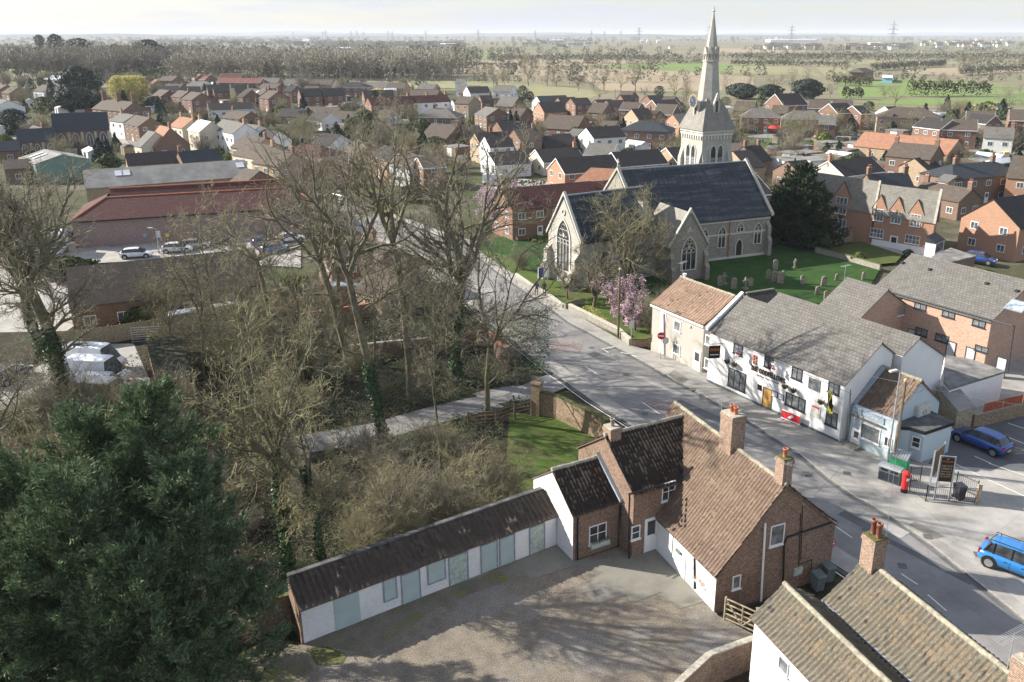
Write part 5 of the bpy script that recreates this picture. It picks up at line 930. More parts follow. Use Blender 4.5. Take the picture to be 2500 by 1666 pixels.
# ------------------------------------------------------------------ houses of the town: zone, ridge ends, angle (x = as seen), ridge height, eave height, half width, wall, roof, options, row
WM={'r':'brick_red','b':'brick_brown','p':'brick_buff','w':'white_render','c':'cream_render','o':'brick_orange','m':'brick_mauve'}
RM={'n':'tile_brown','d':'tile_dark','g':'tile_grey','s':'slate','r':'tile_red','o':'tile_orange','m':'tile_maroon','a':'asbestos','h':'white_roof'}
WN={'r':'red brick','b':'brown brick','p':'pale buff brick','w':'white walled','c':'cream walled','o':'orange brick','m':'mauve brick'}
RN={'n':'brown tiled','d':'dark tiled','g':'grey tiled','s':'slate','r':'red tiled','o':'orange pantiled','m':'maroon tiled','a':'corrugated grey','h':'pale sheet'}
T='''A1 455 800 960 782 x 9.5 5 5 r s L school
A1 140 940 490 925 x 6.5 3.4 4 r s L school
A1 30 1045 110 1040 30 5 2.8 3 r s . school
A1 300 905 380 925 -45 6.5 4 3 b n C school
A1 945 660 1190 705 -35 8 5 4.5 b n CCC school
A1 1090 797 1200 810 -40 7 5 3.5 w g C school
A1 1225 812 1340 835 -45 7 4.6 3.5 b n C school
A1 1435 905 1530 925 x 7.5 2.8 4.6 b o C school
A1 1340 955 1390 962 -45 6.5 3 3.8 c g . school
A1 1620 825 1740 845 x 7.5 5 3.8 c o CC terrace
A1 1785 850 1895 872 x 8 5.4 3.6 c h C terrace
A1 2000 850 2200 890 x 8 5.6 3.6 w g C terrace
A1 2200 990 2380 1018 -40 7.5 5 3.6 p n C terrace
A1 2090 768 2240 790 -38 6.5 4.5 4 b n C terrace
A1 1120 1160 1580 1132 x 5 2.8 3.2 o d . yards
A1 1590 1140 1960 1110 x 5.2 3 3 b s C yards
A1 830 1310 2165 1205 28 6.8 4.2 4.6 p a . yards
A1 40 1220 250 1200 30 4.6 3 3 b n . yards
A1 60 690 -60 650 -40 9 6.5 4.5 w g C park
A1 385 537 470 545 -30 6 3 5 w n . park
A1 100 560 165 560 -35 6 3.2 4.5 b n C park
A1 20 538 60 542 -35 6 3.2 4.5 b n C park
A1 480 450 660 468 -20 6 4 7 c h . park
A1 1240 463 1320 472 -30 6.5 4.6 4.5 r n . north
A1 1380 490 1430 500 -60 6 3 4 r r . north
A1 1470 461 1590 464 -20 7.5 5 4.5 b n C north
A1 1850 440 1890 445 -30 6.5 3 5 r r F north
A1 1790 450 1800 440 -60 6 3 4 r r F north
A1 1990 438 2170 437 -10 6 3 4 r m F north
A1 1980 478 2160 478 -12 5.5 3 4 r r F north
A1 2170 480 2353 482 -12 5.5 3 4 r r F north
A1 1420 553 1600 550 25 6.5 4.6 4 w d . east
A1 1440 580 1515 592 -45 7.5 5 3.6 r n . east
A1 1610 590 1690 600 -45 7.5 5 3.6 r n C east
A1 1720 603 1805 613 -45 7.8 5 4.2 r n . east
A1 1640 560 1790 555 25 7.5 5 4 r d . east
A1 1500 535 1640 530 -10 5 2.8 4 b n . east
A1 1730 505 1860 515 -15 5.5 3 4 w g . east
A1 1860 547 2040 528 25 8 5 4.2 r d . east
A1 1925 560 1995 550 25 7.5 5 3.6 r d . east
A1 2110 540 2270 540 20 8 5 4 r d . east
A1 2230 570 2300 575 -45 7.8 5 3.5 r d C east
A1 1880 705 2270 700 24 5 2.6 4 w d F middle
A1 2300 585 2390 590 -45 7.5 5 3.6 r n C east
A2 120 478 300 480 -8 5.5 2.7 4 b g . wood
A2 370 480 550 487 -8 5.5 2.7 4 w g C wood
A2 560 490 780 497 -10 5.5 2.7 4.5 b n C wood
A2 810 500 1000 505 -10 5.5 2.7 4.2 w g C wood
A2 1040 515 1280 520 -12 5.5 2.7 4.5 b g C wood
A2 1290 520 1440 525 -15 5.5 2.7 4.5 p n C wood
A2 1570 530 1710 532 -15 5.3 2.7 4.5 p g . wood
A2 1920 545 2100 548 -12 5.3 2.7 4.5 w g . wood
A2 165 528 310 530 -25 6.5 4.5 4 r n C mid
A2 385 550 460 548 -25 7.5 5 4 r d . mid
A2 540 548 660 552 -10 6 3 4 r n C mid
A2 480 577 660 572 26 8 5 4 r d . mid
A2 690 572 865 568 26 8 5 4 r d . mid
A2 0 580 50 590 -45 8 5 4 r d . mid
A2 150 580 210 560 -45 7.5 5 3.5 r n C mid
A2 210 590 290 598 -45 8 5 4.5 r n C mid
A2 140 635 215 632 20 6 4.5 3 r d . mid
A2 60 605 125 603 20 6.5 4.6 3 r d . mid
A2 925 520 1020 516 -5 7 4.6 5 r d HF mid
A2 1060 590 1310 588 20 6 3 4 r d . mid
A2 1110 655 1460 643 30 7.5 5 3.6 r m C terr2
A2 1462 643 1790 628 30 7.5 5 3.6 w m CCC terr2
A2 1500 580 1730 590 -15 7.5 5 4 b n CC terr2
A2 1255 700 1190 660 -55 5 2.6 4 b d F terr2
A2 1420 712 1355 690 -55 5 2.6 4.5 b n F terr2
A2 1690 750 1790 752 -10 5.5 2.8 5 b g HFC terr2
A2 1930 642 2050 648 -30 7.5 5 4 p n C garden
A2 1860 675 1955 672 20 6 4.4 3 w d . garden
A2 2180 728 2240 760 -60 7 4.6 4 b g . garden
A2 1990 558 2165 555 24 6 3 4.6 w d F garden
A2 2250 540 2400 548 -20 6 3 4.4 w g C garden
A2 2100 638 2200 633 20 5.5 3 3.5 b d C garden
A2 1680 885 1900 900 -28 6 2.8 5.5 r n C garden
A2 1935 910 2090 905 24 5.5 2.8 4 r n . garden
A2 2150 1000 2350 993 24 7 4.7 3.4 w d . garden
A2 2070 970 2200 965 24 7 4.8 3.4 p d C garden
A2 330 780 560 730 -15 5 2.6 4.5 b d . bungalow
A2 560 735 840 742 -15 5 2.6 4.5 b n C bungalow
A2 790 772 1060 782 -15 5 2.6 4.5 b n C bungalow
A2 480 775 590 772 20 4.5 2.6 3 b d . bungalow
A2 640 800 760 790 -50 5 2.6 3.4 w d F bungalow
A2 1210 765 1330 770 -15 4.8 2.5 4.4 w n . bungalow
A2 0 895 130 900 -40 7 4.8 4 w g C street
A2 170 930 290 965 -40 6 3.4 3.4 w d . street
A2 20 1040 240 1100 -40 7.5 5 3.6 c n C street
A2 200 1110 420 1150 -40 7.5 5 3.6 p n C street
A2 520 1070 660 1090 -30 6.5 4.6 4 c m H street
A2 560 1190 690 1205 -45 5.5 3.4 4.2 o n . street
A2 0 1280 120 1320 -40 6 3.6 3.6 b n . street
A2 1020 1020 1080 1080 -60 6.5 3.6 4 p n . street
A2 1270 1060 1370 1140 -55 6.5 4.2 3.6 o d . street
A2 1390 1150 1560 1180 -30 6 4.2 3.6 w n F street
A2 1580 1190 1700 1180 25 6 4.2 3.5 r n F street
A2 700 960 850 1000 -35 6 3.6 4 w d . street
A3 -310 490 -240 488 -10 5 2.6 4 w g . north2
A3 100 645 240 650 -28 6.5 3 5 b g . north2
A3 415 645 655 632 24 6 3.2 4.4 w s . north2
A3 600 655 740 650 24 6.5 4 4 r d . north2
A3 715 660 855 657 24 7 4.6 4 r d . north2
A3 430 697 620 690 24 8 5 4.3 o d . north2
A3 200 745 310 755 -30 7 4 4.3 r n C north2
A3 935 675 1070 670 24 6 3.5 4 r d . north2
A3 1035 680 1170 678 24 6.8 4.6 4 r d . north2
A3 1170 600 1280 600 -30 7.5 4.8 4.5 r n . north2
A3 1180 635 1230 630 20 6.5 4.5 3 r d . north2
A3 1190 695 1340 700 -25 7 4.6 4.3 r n F north2
A3 920 700 1050 705 -30 8 5 4.5 b n . middle2
A3 530 805 820 822 -28 6.5 2.8 5.2 r n . middle2
A3 1260 757 1400 750 24 8 5.2 4.2 p d . middle2
A3 1440 775 1480 770 -50 7 4.8 3.4 b d C middle2
A3 1500 712 1660 718 -28 8 5 4.4 r n F middle2
A3 1400 638 1530 632 24 7.5 5 4 r d . middle2
A3 1450 677 1640 672 24 7.5 5 4 r d F middle2
A3 1560 640 1650 645 -30 7.5 5 4.5 r n . middle2
A3 1350 870 1450 868 -20 7.4 5.2 4.4 b s HC middle2
A3 860 925 1125 905 28 7.4 5 3.6 w d . middle2
A3 765 935 850 940 -28 6 4.6 4 w g . middle2
A3 1630 803 1770 800 24 7 4.6 3.6 o g . middle2
A3 1000 862 1130 868 -25 5 2.8 4 p n . middle2
A3 890 1050 1120 1080 -20 5 2.7 4.6 w g F front2
A3 60 870 340 855 28 7.5 4.8 4 r d . front2
A3 0 965 110 960 24 6.5 4.6 3 r d C front2
A3 205 940 385 935 26 7.4 5 3.8 b n C front2
A3 440 1002 580 1000 24 5.5 3 3.4 r d C front2
A3 545 985 700 977 24 5.5 3 4 b d . front2
A3 410 1120 750 1100 26 5.2 2.7 4 c d FC front2
A3 575 1200 1080 1165 x 7 4.4 4 o d F front2
A3 1075 1145 1500 1115 x 7 4.4 4 o d F front2
A3 1580 1105 1720 1095 26 7 4.4 4 p d F front2
A3 -20 1146 270 1130 25 5 2.6 4.4 w d F front2
A3 930 1282 1090 1300 -20 6.8 3 3.6 b o H front2
A4 0 625 150 630 -25 8 5 4.4 r n . east2
A4 320 570 500 562 24 9 5 5 r d F east2
A4 175 688 215 690 -10 7.4 5 3.6 r g HF east2
A4 300 660 420 665 -25 7.4 5 4 r n . east2
A4 480 705 620 702 -15 7.6 5 4 p g HC east2
A4 595 615 760 617 -20 7.8 5 4.2 r n F east2
A4 760 647 900 642 24 8 5 4.2 r d F east2
A4 790 620 950 625 -22 8 5 4.2 r n F east2
A4 950 668 1030 662 24 7.4 5 4 r d F east2
A4 690 748 800 748 -20 7 4.6 3.6 r g . east2
A4 1310 677 1520 686 -20 8 5.2 5.2 p n H east2
A4 1225 675 1290 670 24 7.5 5 4 w d F east2
A4 1690 768 1960 785 -22 7.6 5 4.2 r n F east2
A4 1620 770 1690 767 -65 7.6 5 4.2 r d F east2
A4 1890 708 2110 716 -24 7.6 5 4.2 r n F east2
A4 1975 738 2040 735 -65 7 4.6 3.4 r d F east2
A4 2240 695 2420 700 -24 8 5 4.4 r n F east2
A4 2040 835 2270 850 -28 7.6 5.2 4 w g C east2
A4 1045 878 1820 945 x 6.2 3 5.6 p o . hall
A4 1290 962 1660 993 x 7.8 5.2 4.4 b n CC hall
A4 1450 1097 1580 1080 x 5.5 3.4 3.4 p d . hall
A4 1770 1145 2110 1122 x 7 4.9 4.2 b s HCC hall
A4 2270 1040 2500 1120 -35 8.5 5 5 o n . hall
A4 745 1120 1090 1080 x 6 3.4 4.4 c d FCC hall
A4 100 1000 140 985 28 6 3 4 b d CC hall
A4 320 1090 520 1080 25 3.4 3 3 w a . hall
A4 540 1090 710 1088 20 3.2 2.9 3 w a . hall
A4 0 1035 70 1030 25 6 3 5 p d . hall
A4 420 1120 560 1110 25 5.5 3 4 b d . hall
A4 -120 960 60 985 -25 6 3 5 b n . hall
A4 1060 1225 1400 1215 x 6.6 3.2 4 b s CC hall
A4 1700 1225 1810 1240 x 5.6 4.6 3 p g . hall
B3 90 205 370 175 26 7.5 4.9 3.8 r m C back
B3 374 178 800 143 26 7.5 4.9 3.8 b m . back
B3 800 145 980 136 26 7.2 4.7 3.8 b m . back
B4 -20 100 130 60 24 6 3 5 b d F back
B4 2100 290 2400 245 x 8 4.6 4.6 o d . back
B4 1700 175 1760 170 -60 5 3 3 b n CC back
B1 700 905 2250 778 26 6.2 3 4.2 b n . park3
B2 1210 880 1400 975 -40 4.8 2.4 3.4 p n . park3
B2 720 690 1010 660 26 6.5 4.2 3.6 r n . park3
B2 1150 640 1290 760 -45 6 3.4 3.6 b n C park3
L 60 380 420 200 -20 5 3 4 c n . park3
B1 -80 440 60 200 20 6 3.5 4 b n . park3
B1 -40 450 200 420 15 5 3 4 w h . park3
'''
ROW={'school':'by the school hall','terrace':'in the high street terrace','yards':'behind the maroon store','park':'among the conifers','north':'behind the willow','east':'right of the willow','middle':'in the middle estate','wood':'below the wood','mid':'of the second row','terr2':'by the maroon terrace','garden':'of the garden plots','bungalow':'among the bungalows','street':'along the street','north2':'of the back rows','middle2':'of the middle rows','front2':'left of spire, front','east2':'right of the spire','hall':'by the orange-roofed hall','back':'close behind the church','park3':'behind the park trees'}
HL=[];rz_=random.Random(3)
for l_ in T.strip().split('\n'):
    q=l_.split();z=q[0];uA,vA,uB,vB=map(float,q[1:5]);hr,he,hw=map(float,q[6:9])
    A,B=W(z,uA,vA,hr),W(z,uB,vB,hr)
    if q[5]!='x':
        x0,y0,s=Z[z];c_=W(z,(uA+uB)/2,(vA+vB)/2,hr);al=R(float(q[5]));dx=abs(uB-uA)/s
        D_=c_.y*cT+(HC-hr)*sT;ln=dx*D_/F/max(.25,abs(math.cos(al)-c_.x/D_*math.sin(al)));ln=max(4.5,min(ln,34))
        if (abs(uA-uB)<90 and abs(vA-vB)>25) or abs(float(q[5]))>50:ln=max(ln,8.5)
        if z=='A1' and q[11]=='x':pass
        ln*=1.1;hw*=1.12;h2=Vector((math.cos(al),math.sin(al),0))*ln/2;A,B=c_-h2,c_+h2
    HL.append([q,A,B,hr,he,hw])
sx=lambda h:(h[1].x+h[2].x)/(h[1].y+h[2].y)
cnt={};HL.sort(key=sx);seq={}
for h in HL:seq.setdefault(h[0][11+0],[]).append(h)
ORD='first second third fourth fifth sixth seventh eighth ninth tenth eleventh twelfth thirteenth fourteenth fifteenth sixteenth seventeenth eighteenth nineteenth twentieth'.split()
for k,hs_ in seq.items():
    for i,h in enumerate(hs_):
        q,A,B,hr,he,hw=h;wm,rm,op=q[9],q[10],q[11-0] if 0 else q[10+0]
        pass
for k,hs_ in seq.items():pass
def build_town():
    rows={}
    for h in HL:rows.setdefault(h[0][-1],[]).append(h)
    out=[]
    for k,hs_ in rows.items():
        for i,(q,A,B,hr,he,hw) in enumerate(hs_):
            wm,rm,op=q[9],q[10],q[11];mid_=(A+B)/2;L_=(B-A).length
            kind='bungalow' if he<3.6 else 'house'
            if L_>22 or rm in'a':kind='shed' if rm in 'ah' else 'hall'
            o=ORD[i] if i<20 else str(i+1)
            lab=f"{WN[wm]} {kind} with {RN[rm]} roof, {o} from left {ROW[k]}".replace('long ','')
            d_=(B-A).normalized();n_=Vector((d_.y,-d_.x,0))
            if n_.y>0:n_=-n_
            H_=House(A,B,mid_+n_*3,hw,hr,he,{'bungalow':'bungalow','house':'house','shed':'barn','hall':'hall'}[kind],lab,kind,'town buildings '+ROW[k])
            hp=hw*.95 if 'H' in op else 0
            if hp:
                b_=MB().box(-H_.L/2-hp+.25,H_.L/2+hp-.25,-hw+.25,hw-.25,-.4,he-.02);add('wall',b_,M[WM[wm]],H_.o);H_.x0,H_.x1,H_.y0,H_.y1=-H_.L/2-hp+.25,H_.L/2+hp-.25,-hw+.25,hw-.25
            else:H_.walls(WM[wm])
            H_.roof(RM[rm],hip=hp)
            if 'F' in op and not hp:H_.fascia()
            elif 'F' in op:add('fascia',MB().box(H_.x0-.28,H_.x1+.28,-hw-.02,hw+.02,he-.2,he-.03),M['white_paint'],H_.o)
            for j in range(op.count('C')):
                n=op.count('C');x=(-H_.L/2+.6 if rz_.random()<.5 else H_.L/2-.6) if n==1 else -H_.L/2+.5+j*(H_.L-1)/(n-1)
                big=1.9 if k=='school' and n==3 else 1.;chimney(H_.o,(x,0,hr),R(90) if big>1 else 0,.8*big,.55,1.1*big**1.4,'brick_orange' if wm in'cow' else 'brick_brown',2 if big==1 else 4)
            far=(mid_.y>330);lr='r' if float(q[5] if q[5]!='x' else 0)<0 or (q[5]=='x' and d_.y*(1 if d_.x>0 else -1)<0) else 'l'
            if kind in('house','bungalow') or k=='hall':
                H_.autowin('f'+lr,fw=1.3 if far else 1.2,fh=1.2 if far else 1.1,dens=3.4 if far else 3.,floors=None)
            out.append((H_,q))
    return out
TOWN=build_town()
tb={ (q[0],q[1]):H_ for H_,q in TOWN}
# the arched windows of the school hall
for key,n,zb,h_,w_ in((('A1','455'),4,1.0,3.4,1.5),(('A1','140'),3,.8,2.0,1.1)):
    H_=tb[key]
    for c_ in list(H_.o.children):
        if c_.name.startswith(('window','door')):bpy.data.objects.remove(c_)
    for i in range(n):
        t_=(-.5+(i+.5)/n)*(H_.x1-H_.x0);(p,a)=H_.on('f',t_,zb);gothic(H_.o,p,a,w_,h_,2,mat='white_paint',circles=False,fw=.14,pane='glass_far')
    for i in range(n+1):
        t_=(-.5+i/n)*(H_.x1-H_.x0-.6);(p,a)=H_.on('f',t_,0);add('pilaster',MB().box(-.3,.3,-.22,0,-.3,H_.he-.3),M['stone_trim'],H_.o,p,a)
# white roof lights on the corrugated barn and on some roofs
for key,l_ in((('A1','830'),((1075,1360),(1140,1372),(2135,1255))),(('A2','210'),((235,600),))):
    H_=tb[key];sl=(H_.hr-H_.he)/H_.hw
    for u,v in l_:
        q=H_.loc(W(key[0],u,v,H_.hr-1));y=-1.6;add('skylight',MB().box(-.7,.7,-.8,.8,0,.06),M['white_roof'],H_.o,(q.x,y,H_.hr+sl*y+.03),rot=(math.atan(sl),0,0))
# green clad shed, maroon store, school house with gabled dormers, shop annex
gs=House(W('A1',555,1168,5.5),W('A1',400,1118,5.5),W('A1',365,1238,4),5.5,5.5,4,'shed','green clad industrial shed with a shallow grey roof, far left','shed');gs.walls('green_clad');gs.roof('asbestos')
for x_ in(-2.5,.5):add('skylight',MB().box(-.5,.5,-1.5,1.5,0,.05),M['white_roof'],gs.o,(x_,-2.8,4.85),rot=(math.atan(1.5/5.5),0,0))
A,B=W('B1',945,305,6.4),W('B1',2353,225,6.4);dv=(B-A).normalized();st=House(A,A+dv*27,W('B1',1400,500,4.),5.2,6.4,4.,'store','long mauve brick store with a maroon hipped roof behind the car park','store',hw2=9,he2=4.)
st.x0,st.x1,st.y0,st.y1=-st.L/2-4.2,st.L/2+4.2,-4.9,8.6;add('wall',MB().box(st.x0,st.x1,st.y0,st.y1,-.3,3.95),M['brick_mauve'],st.o)
l=st.L/2;b=MB();e=[(-l-4.5,-5.2,4.),(l+4.5,-5.2,4.),(l+4.5,9,4.),(-l-4.5,9,4.)];r1=[(-l,0,6.4),(l,0,6.4),(l,3.6,6.4),(-l,3.6,6.4)]
for i in range(4):j=(i+1)%4;b.poly([e[i],e[j],r1[j],r1[i]])
b.poly([(x,y,z-.02) for x,y,z in e][::-1]);add('roof',b,M['tile_maroon'],st.o);add('upper_roof',MB().xprism([(.5,6.2),(3.4,6.2),(2.2,7.4)],-l+.5,l-.5),M['tile_maroon'],st.o)
b=MB().tube(r1[0],r1[1],.14).tube((-l+.4,2.2,7.4),(l-.4,2.2,7.4),.13).tube(e[0],r1[0],.14).tube(e[1],r1[1],.14);add('ridge_tiles',b,M['terracotta'],st.o);add('gutter',MB().box(-l-4.5,l+4.5,-5.32,-5.15,3.82,4.02),M['black_paint'],st.o)
for tl,br,mt in(((1285,630),(1315,655),'sky_blue_paint'),((1395,605),(1445,662),'flag_white'),((1480,628),(1520,655),'flag_yellow')):boxb(st,'sign','f','B1',tl,br,mt,.05)
A,B=W('B4',550,55,9.5),W('B4',1165,145,9.5);dv=(A-B).normalized()
def fitside(A,B,E,hr):n=(B-A).normalized();n=Vector((n.y,-n.x));return abs((Vector(xy(E))-Vector(xy(A))).dot(n))
s1=House(A,B,W('B4',1040,400,4.8),fitside(A,B,W('B4',1045,395,4.8),0),9.5,4.8,'school_house','long orange brick house with stone-grey roof, tall glazed gable and porch, behind the dark yew','house');s1.walls('brick_orange');s1.roof('tile_stone')
A2,B2=W('B4',1165,165,9.2),W('B4',1675,228,9.2);s2=House(A2,B2,W('B4',1300,440,4.8),fitside(A2,B2,W('B4',1300,440,4.8),0),9.2,4.8,'x','x','x');s2.walls('brick_orange');s2.roof('tile_stone')
add('gable_coping',MB().xprism([(-s2.hw-.1,4.7),(-s2.hw-.1,5.0),(0,9.55),(s2.hw,5.0),(s2.hw,4.7),(0,9.2)],s2.x1-.1,s2.x1+.25),M['stone_trim'],s2.o);add('white_base',MB().box(s2.x0,s2.x1,-.03,-.002,-.1,1.05),M['white_render'],s2.o,(0,s2.y0,0));add('gable_coping',MB().xprism([(-s2.hw-.1,4.7),(-s2.hw-.1,5.1),(0,9.7),(.1,9.2)],s2.x0-.2,s2.x0+.1),M['stone_trim'],s2.o)
def gdormer(H_,z,ap,wd,hb,ht,winsz,zb,label='dormer'):
    t_,_=H_.hit('f',z,*ap);zt=ht;b=MB().yprism([(-wd/2,hb-4.5 if hb>4.6 else 0),(wd/2,hb-4.5 if hb>4.6 else 0),(wd/2,hb),(0,zt),(-wd/2,hb)],-.1,4.2) if 0 else MB().yprism([(-wd/2,3.9),(wd/2,3.9),(wd/2,hb),(0,zt),(-wd/2,hb)],-.08,3.4)
    (p,a)=H_.on('f',t_,0);o=add(label,b,M['brick_orange'],H_.o,p,a);r_=MB()
    for s in(-1,1):r_.yprism([(0,zt+.09),(s*(wd/2+.15),hb-.1),(s*(wd/2+.15),hb-.18),(0,zt+.01)] if s<0 else [(0,zt+.09),(0,zt+.01),(s*(wd/2+.15),hb-.18),(s*(wd/2+.15),hb-.1)],-.12,(zt-4.8)/((H_.hr-H_.he)/H_.hw)+.2)
    add('dormer_roof',r_,M['tile_brown'],o);window(o,(0,-.1,zb),0,*winsz,mull=2,trans=1,gl='glass_pale');return o
for ap in((1155,480),(1300,490),(1455,530)):gdormer(s2,'B4',ap,2.1,5.7,7.7,(1.45,1.75),4.75)
gdormer(s1,'B4',(840,500),3.0,6.3,8.7,(1.9,2.6),5.1,'tall_gable');gdt_=s1.hit('f','B4',840,560)[0];window(s1.o,s1.on('f',gdt_,1.9)[0],s1.on('f',gdt_,1.9)[1],1.9,2.2,mull=2,trans=1,gl='glass_pale')
for tl,br in(((1095,525),(1195,615)),((1382,578),(1492,668))):winb(s2,'f','B4',tl,br,mull=3,trans=1,gl='glass_pale')
doorb(s2,'f','B4',(1258,580),(1308,700),gl='glass',frame='white_paint');winb(s1,'f','B4',(700,465),(740,525),mull=1)
(p,a)=s2.on('r',-1.2,0);pc=add('bay_window',MB().box(-1.6,1.6,-1.4,0,-.1,1.0).box(-1.6,-1.45,-1.4,0,1.,2.4).box(1.45,1.6,-1.4,0,1.,2.4).box(-1.6,1.6,-1.4,-.01,2.3,2.45),M['white_paint'],s2.o,p,a);add('pane',MB().box(-1.45,1.45,-1.35,-.1,1.,2.3),M['glass_pale'],pc);add('bay_roof',MB().xprism([(-1.5,2.45),(0,2.45),(0,3.3)],-1.7,1.7),M['slate'],pc);add('white_base',MB().box(s2.y0,s2.y1,-.03,-.002,-.1,3.0),M['white_render'],s2.o,s2.on('r',0,0)[0],R(90))
adopt(s1,s2)
# ------------------------------------------------------------------ vegetation
def gt(z,bu,bv,tv):
    p=W(z,bu,bv);return p,WY(z,bu,tv,p.y).z
YEL=('bark_trunk','bark_limb','bark_twig_yellow')
def big(seed,z,bu,bv,tv,fv,label,name='bare_tree',mats=('bark_trunk','bark_limb','bark_twig'),ivy=None,**k):
    p,H=gt(z,bu,bv,tv);fk=WY(z,bu,fv,p.y).z/H
    v=bare_tree(seed,H,fork=fk,**k);ms=mk_tree(name,v,mats);ex=[]
    if ivy:ex=[('ivy',ivy_mesh(seed,v[4],v[5],ivy[0],ivy[1],ivy[2],ivy[3]))]
    return plant_tree(ms,p,label,name,'tree','bare trees in the park',extra=ex)
big(1,'G',945,918,255,560,'tallest bare tree with a straight green-grey trunk beside the park lane',trunk_r=.36,spread=.62,limbs=5,side=4,lean=(-.01,0),dens=1.05)
big(2,'G',884,1050,300,640,'bare tree with ivy-wrapped dark trunk standing on the near edge of the lane',trunk_r=.32,spread=.6,limbs=4,lean=(-.05,0),ivy=(.2,7.5,2600,.35),side=3)
big(3,'G',1047,880,300,640,'broad bare tree with a thick dark ivy trunk above the green ivy bank',trunk_r=.46,spread=.85,limbs=6,lean=(.0,.02),ivy=(.2,9,3000,.3),side=5,dens=1.15)
big(4,'G',1120,965,470,790,'slender curving bare tree spreading towards the road by the gate pillar',trunk_r=.24,spread=1.15,limbs=6,lean=(.03,0),side=4,mats=('bark_trunk','bark_limb','bark_twig'))
big(5,'G',803,835,275,600,'leaning bare tree with a forked pale trunk left of the tallest tree',trunk_r=.38,spread=.9,limbs=6,lean=(-.16,0),side=3,dens=1.1)
big(6,'G',775,790,360,640,'second bare trunk close behind the leaning forked tree',trunk_r=.26,spread=.7,limbs=4,lean=(-.02,0),side=3)
big(7,'G',160,965,385,650,'huge bare tree with twisted dark limbs beside the parked vans',trunk_r=.55,spread=1.15,limbs=7,lean=(-.03,0),ivy=(.2,8,3000,.35),side=6,dens=1.6)
big(8,'G',105,830,400,640,'crooked bare tree left of the huge twisted tree',trunk_r=.45,spread=1.1,limbs=6,lean=(-.04,0),ivy=(.2,6,2000,.35),side=6,dens=1.4)
big(9,'G',665,1335,735,1080,'bushy bare tree with ivy-covered trunk behind the sheds',trunk_r=.24,spread=.75,limbs=6,ivy=(.2,8,3600,.25),side=7,mats=('bark_dark','bark_limb','bark_twig_yellow'),dens=.9)
big(10,'G',742,1315,800,1120,'thin ivy-clad tree just right of the bushy ivy tree',trunk_r=.17,spread=.6,limbs=4,ivy=(.2,7,2400,.2),side=5,mats=('bark_dark','bark_limb','bark_twig_yellow'))
big(11,'G',1006,985,640,850,'thin pale leaning sapling on the verge of the lane',trunk_r=.11,spread=.7,limbs=4,side=4,lean=(-.06,0))
big(12,'G',18,1230,760,1000,'pale arching bare tree at the left edge beside the dark conifer',trunk_r=.15,spread=1.2,limbs=5,side=4,lean=(.05,0))
big(13,'G',-70,860,430,650,'bare tree cut by the left edge of the view',trunk_r=.3,spread=.9,limbs=5,side=4)
big(14,'G',630,770,400,600,'wide bare tree behind the bushes left of the leaning tree',trunk_r=.28,spread=1.15,limbs=6,side=4,lean=(-.06,0))
for i,(u,v,t,l) in enumerate(((470,880,520,'slim green-stemmed tree nearest the brick garage'),(515,850,470,'slim tall tree between the garage and the street house'),(560,900,560,'slim bare tree right of the brick garage'),(400,820,600,'slim tree over the timber fence'),(700,900,520,'slim bare tree left of the walled garden'),(590,1010,700,'twiggy tree above the scrub centre left'),(985,800,470,'slim bare tree behind the tallest tree'),(1000,870,560,'thin white-barked stem beside the broad ivy tree'),(860,890,480,'slim tree behind the ivy trunk on the lane'))):
    big(30+i,'G',u,v,t,(v+t)/2+40,l,trunk_r=.12,spread=.55,limbs=4,side=4,levels=4,l3=6,l4=4,mats=YEL if i%2 else ('bark_trunk','bark_limb','bark_twig'),dens=.9)
# churchyard trees
p,H=gt('B3',1110,1070,225);v=bare_tree(60,H,fork=.16,trunk_r=.34,limbs=9,spread=.62,side=3,twig=.018,dens=1.3);plant_tree(mk_tree('bare_tree',v,('bark_trunk','bark_limb','bark_twig_yellow')),p,'large yellow-twigged bare tree in front of the church','bare_tree','tree')
p,H=gt('B3',845,1190,620);v=bare_tree(61,H,fork=.2,trunk_r=.25,limbs=5,spread=1.2,side=2);plant_tree(mk_tree('bare_tree',v),p,'low spreading bare tree on the churchyard lawn','bare_tree','tree')
p,H=gt('B3',622,1118,800);v=bare_tree(62,H,fork=.35,trunk_r=.12,limbs=5,spread=1.1,side=2);plant_tree(mk_tree('bare_tree',v),p,'small bare tree by the churchyard bench','bare_tree','tree')
def blossom(seed,z,bu,bv,tv,label,mat='leaf_pink',n=3200,size=.065,H0=None,spread=.8):
    p,H=gt(z,bu,bv,tv);H=H0 or H;v=bare_tree(seed,H,fork=.28,trunk_r=max(.08,H*.022),limbs=6,spread=spread,side=2,l4=5);t,c=mk_tree('blossom_tree',v,('bark_dark','bark_dark','bark_twig_red'))
    r=np.random.default_rng(seed);tp=v[3];C=tp[r.integers(0,len(tp),n)]+r.normal(0,.10*H/5,(n,3));V,Q=leafquads(r,C,size);return plant_tree((t,c),p,label,'blossom_tree','tree','blossom trees',extra=[('blossom',npmesh('blossom',V,Q,M[mat]))])
blossom(70,'B3',1085,1325,935,'pink blossom tree on the churchyard lawn beside the telegraph pole');blossom(71,'B3',1180,1375,1120,'small pink blossom bush at the foot of the blossom tree',n=4000)
blossom(72,'B3',160,560,205,'pink blossom tree beyond the road near the white hatchback',size=.13,n=9000);blossom(73,'B3',30,540,190,'paler pink blossom tree left of the roadside blossom tree',size=.09,n=6000)
blossom(74,'A3',735,815,690,'pink blossom tree among the brick houses',size=.14,n=4000)
sm=[shrub_mesh(80+i,h,stems=s,spread=sp,twigs=t) for i,(h,s,sp,t) in enumerate(((3.2,34,.75,8),(4.4,30,.5,9),(2.2,40,1.0,8),(5.5,22,.35,10)))]
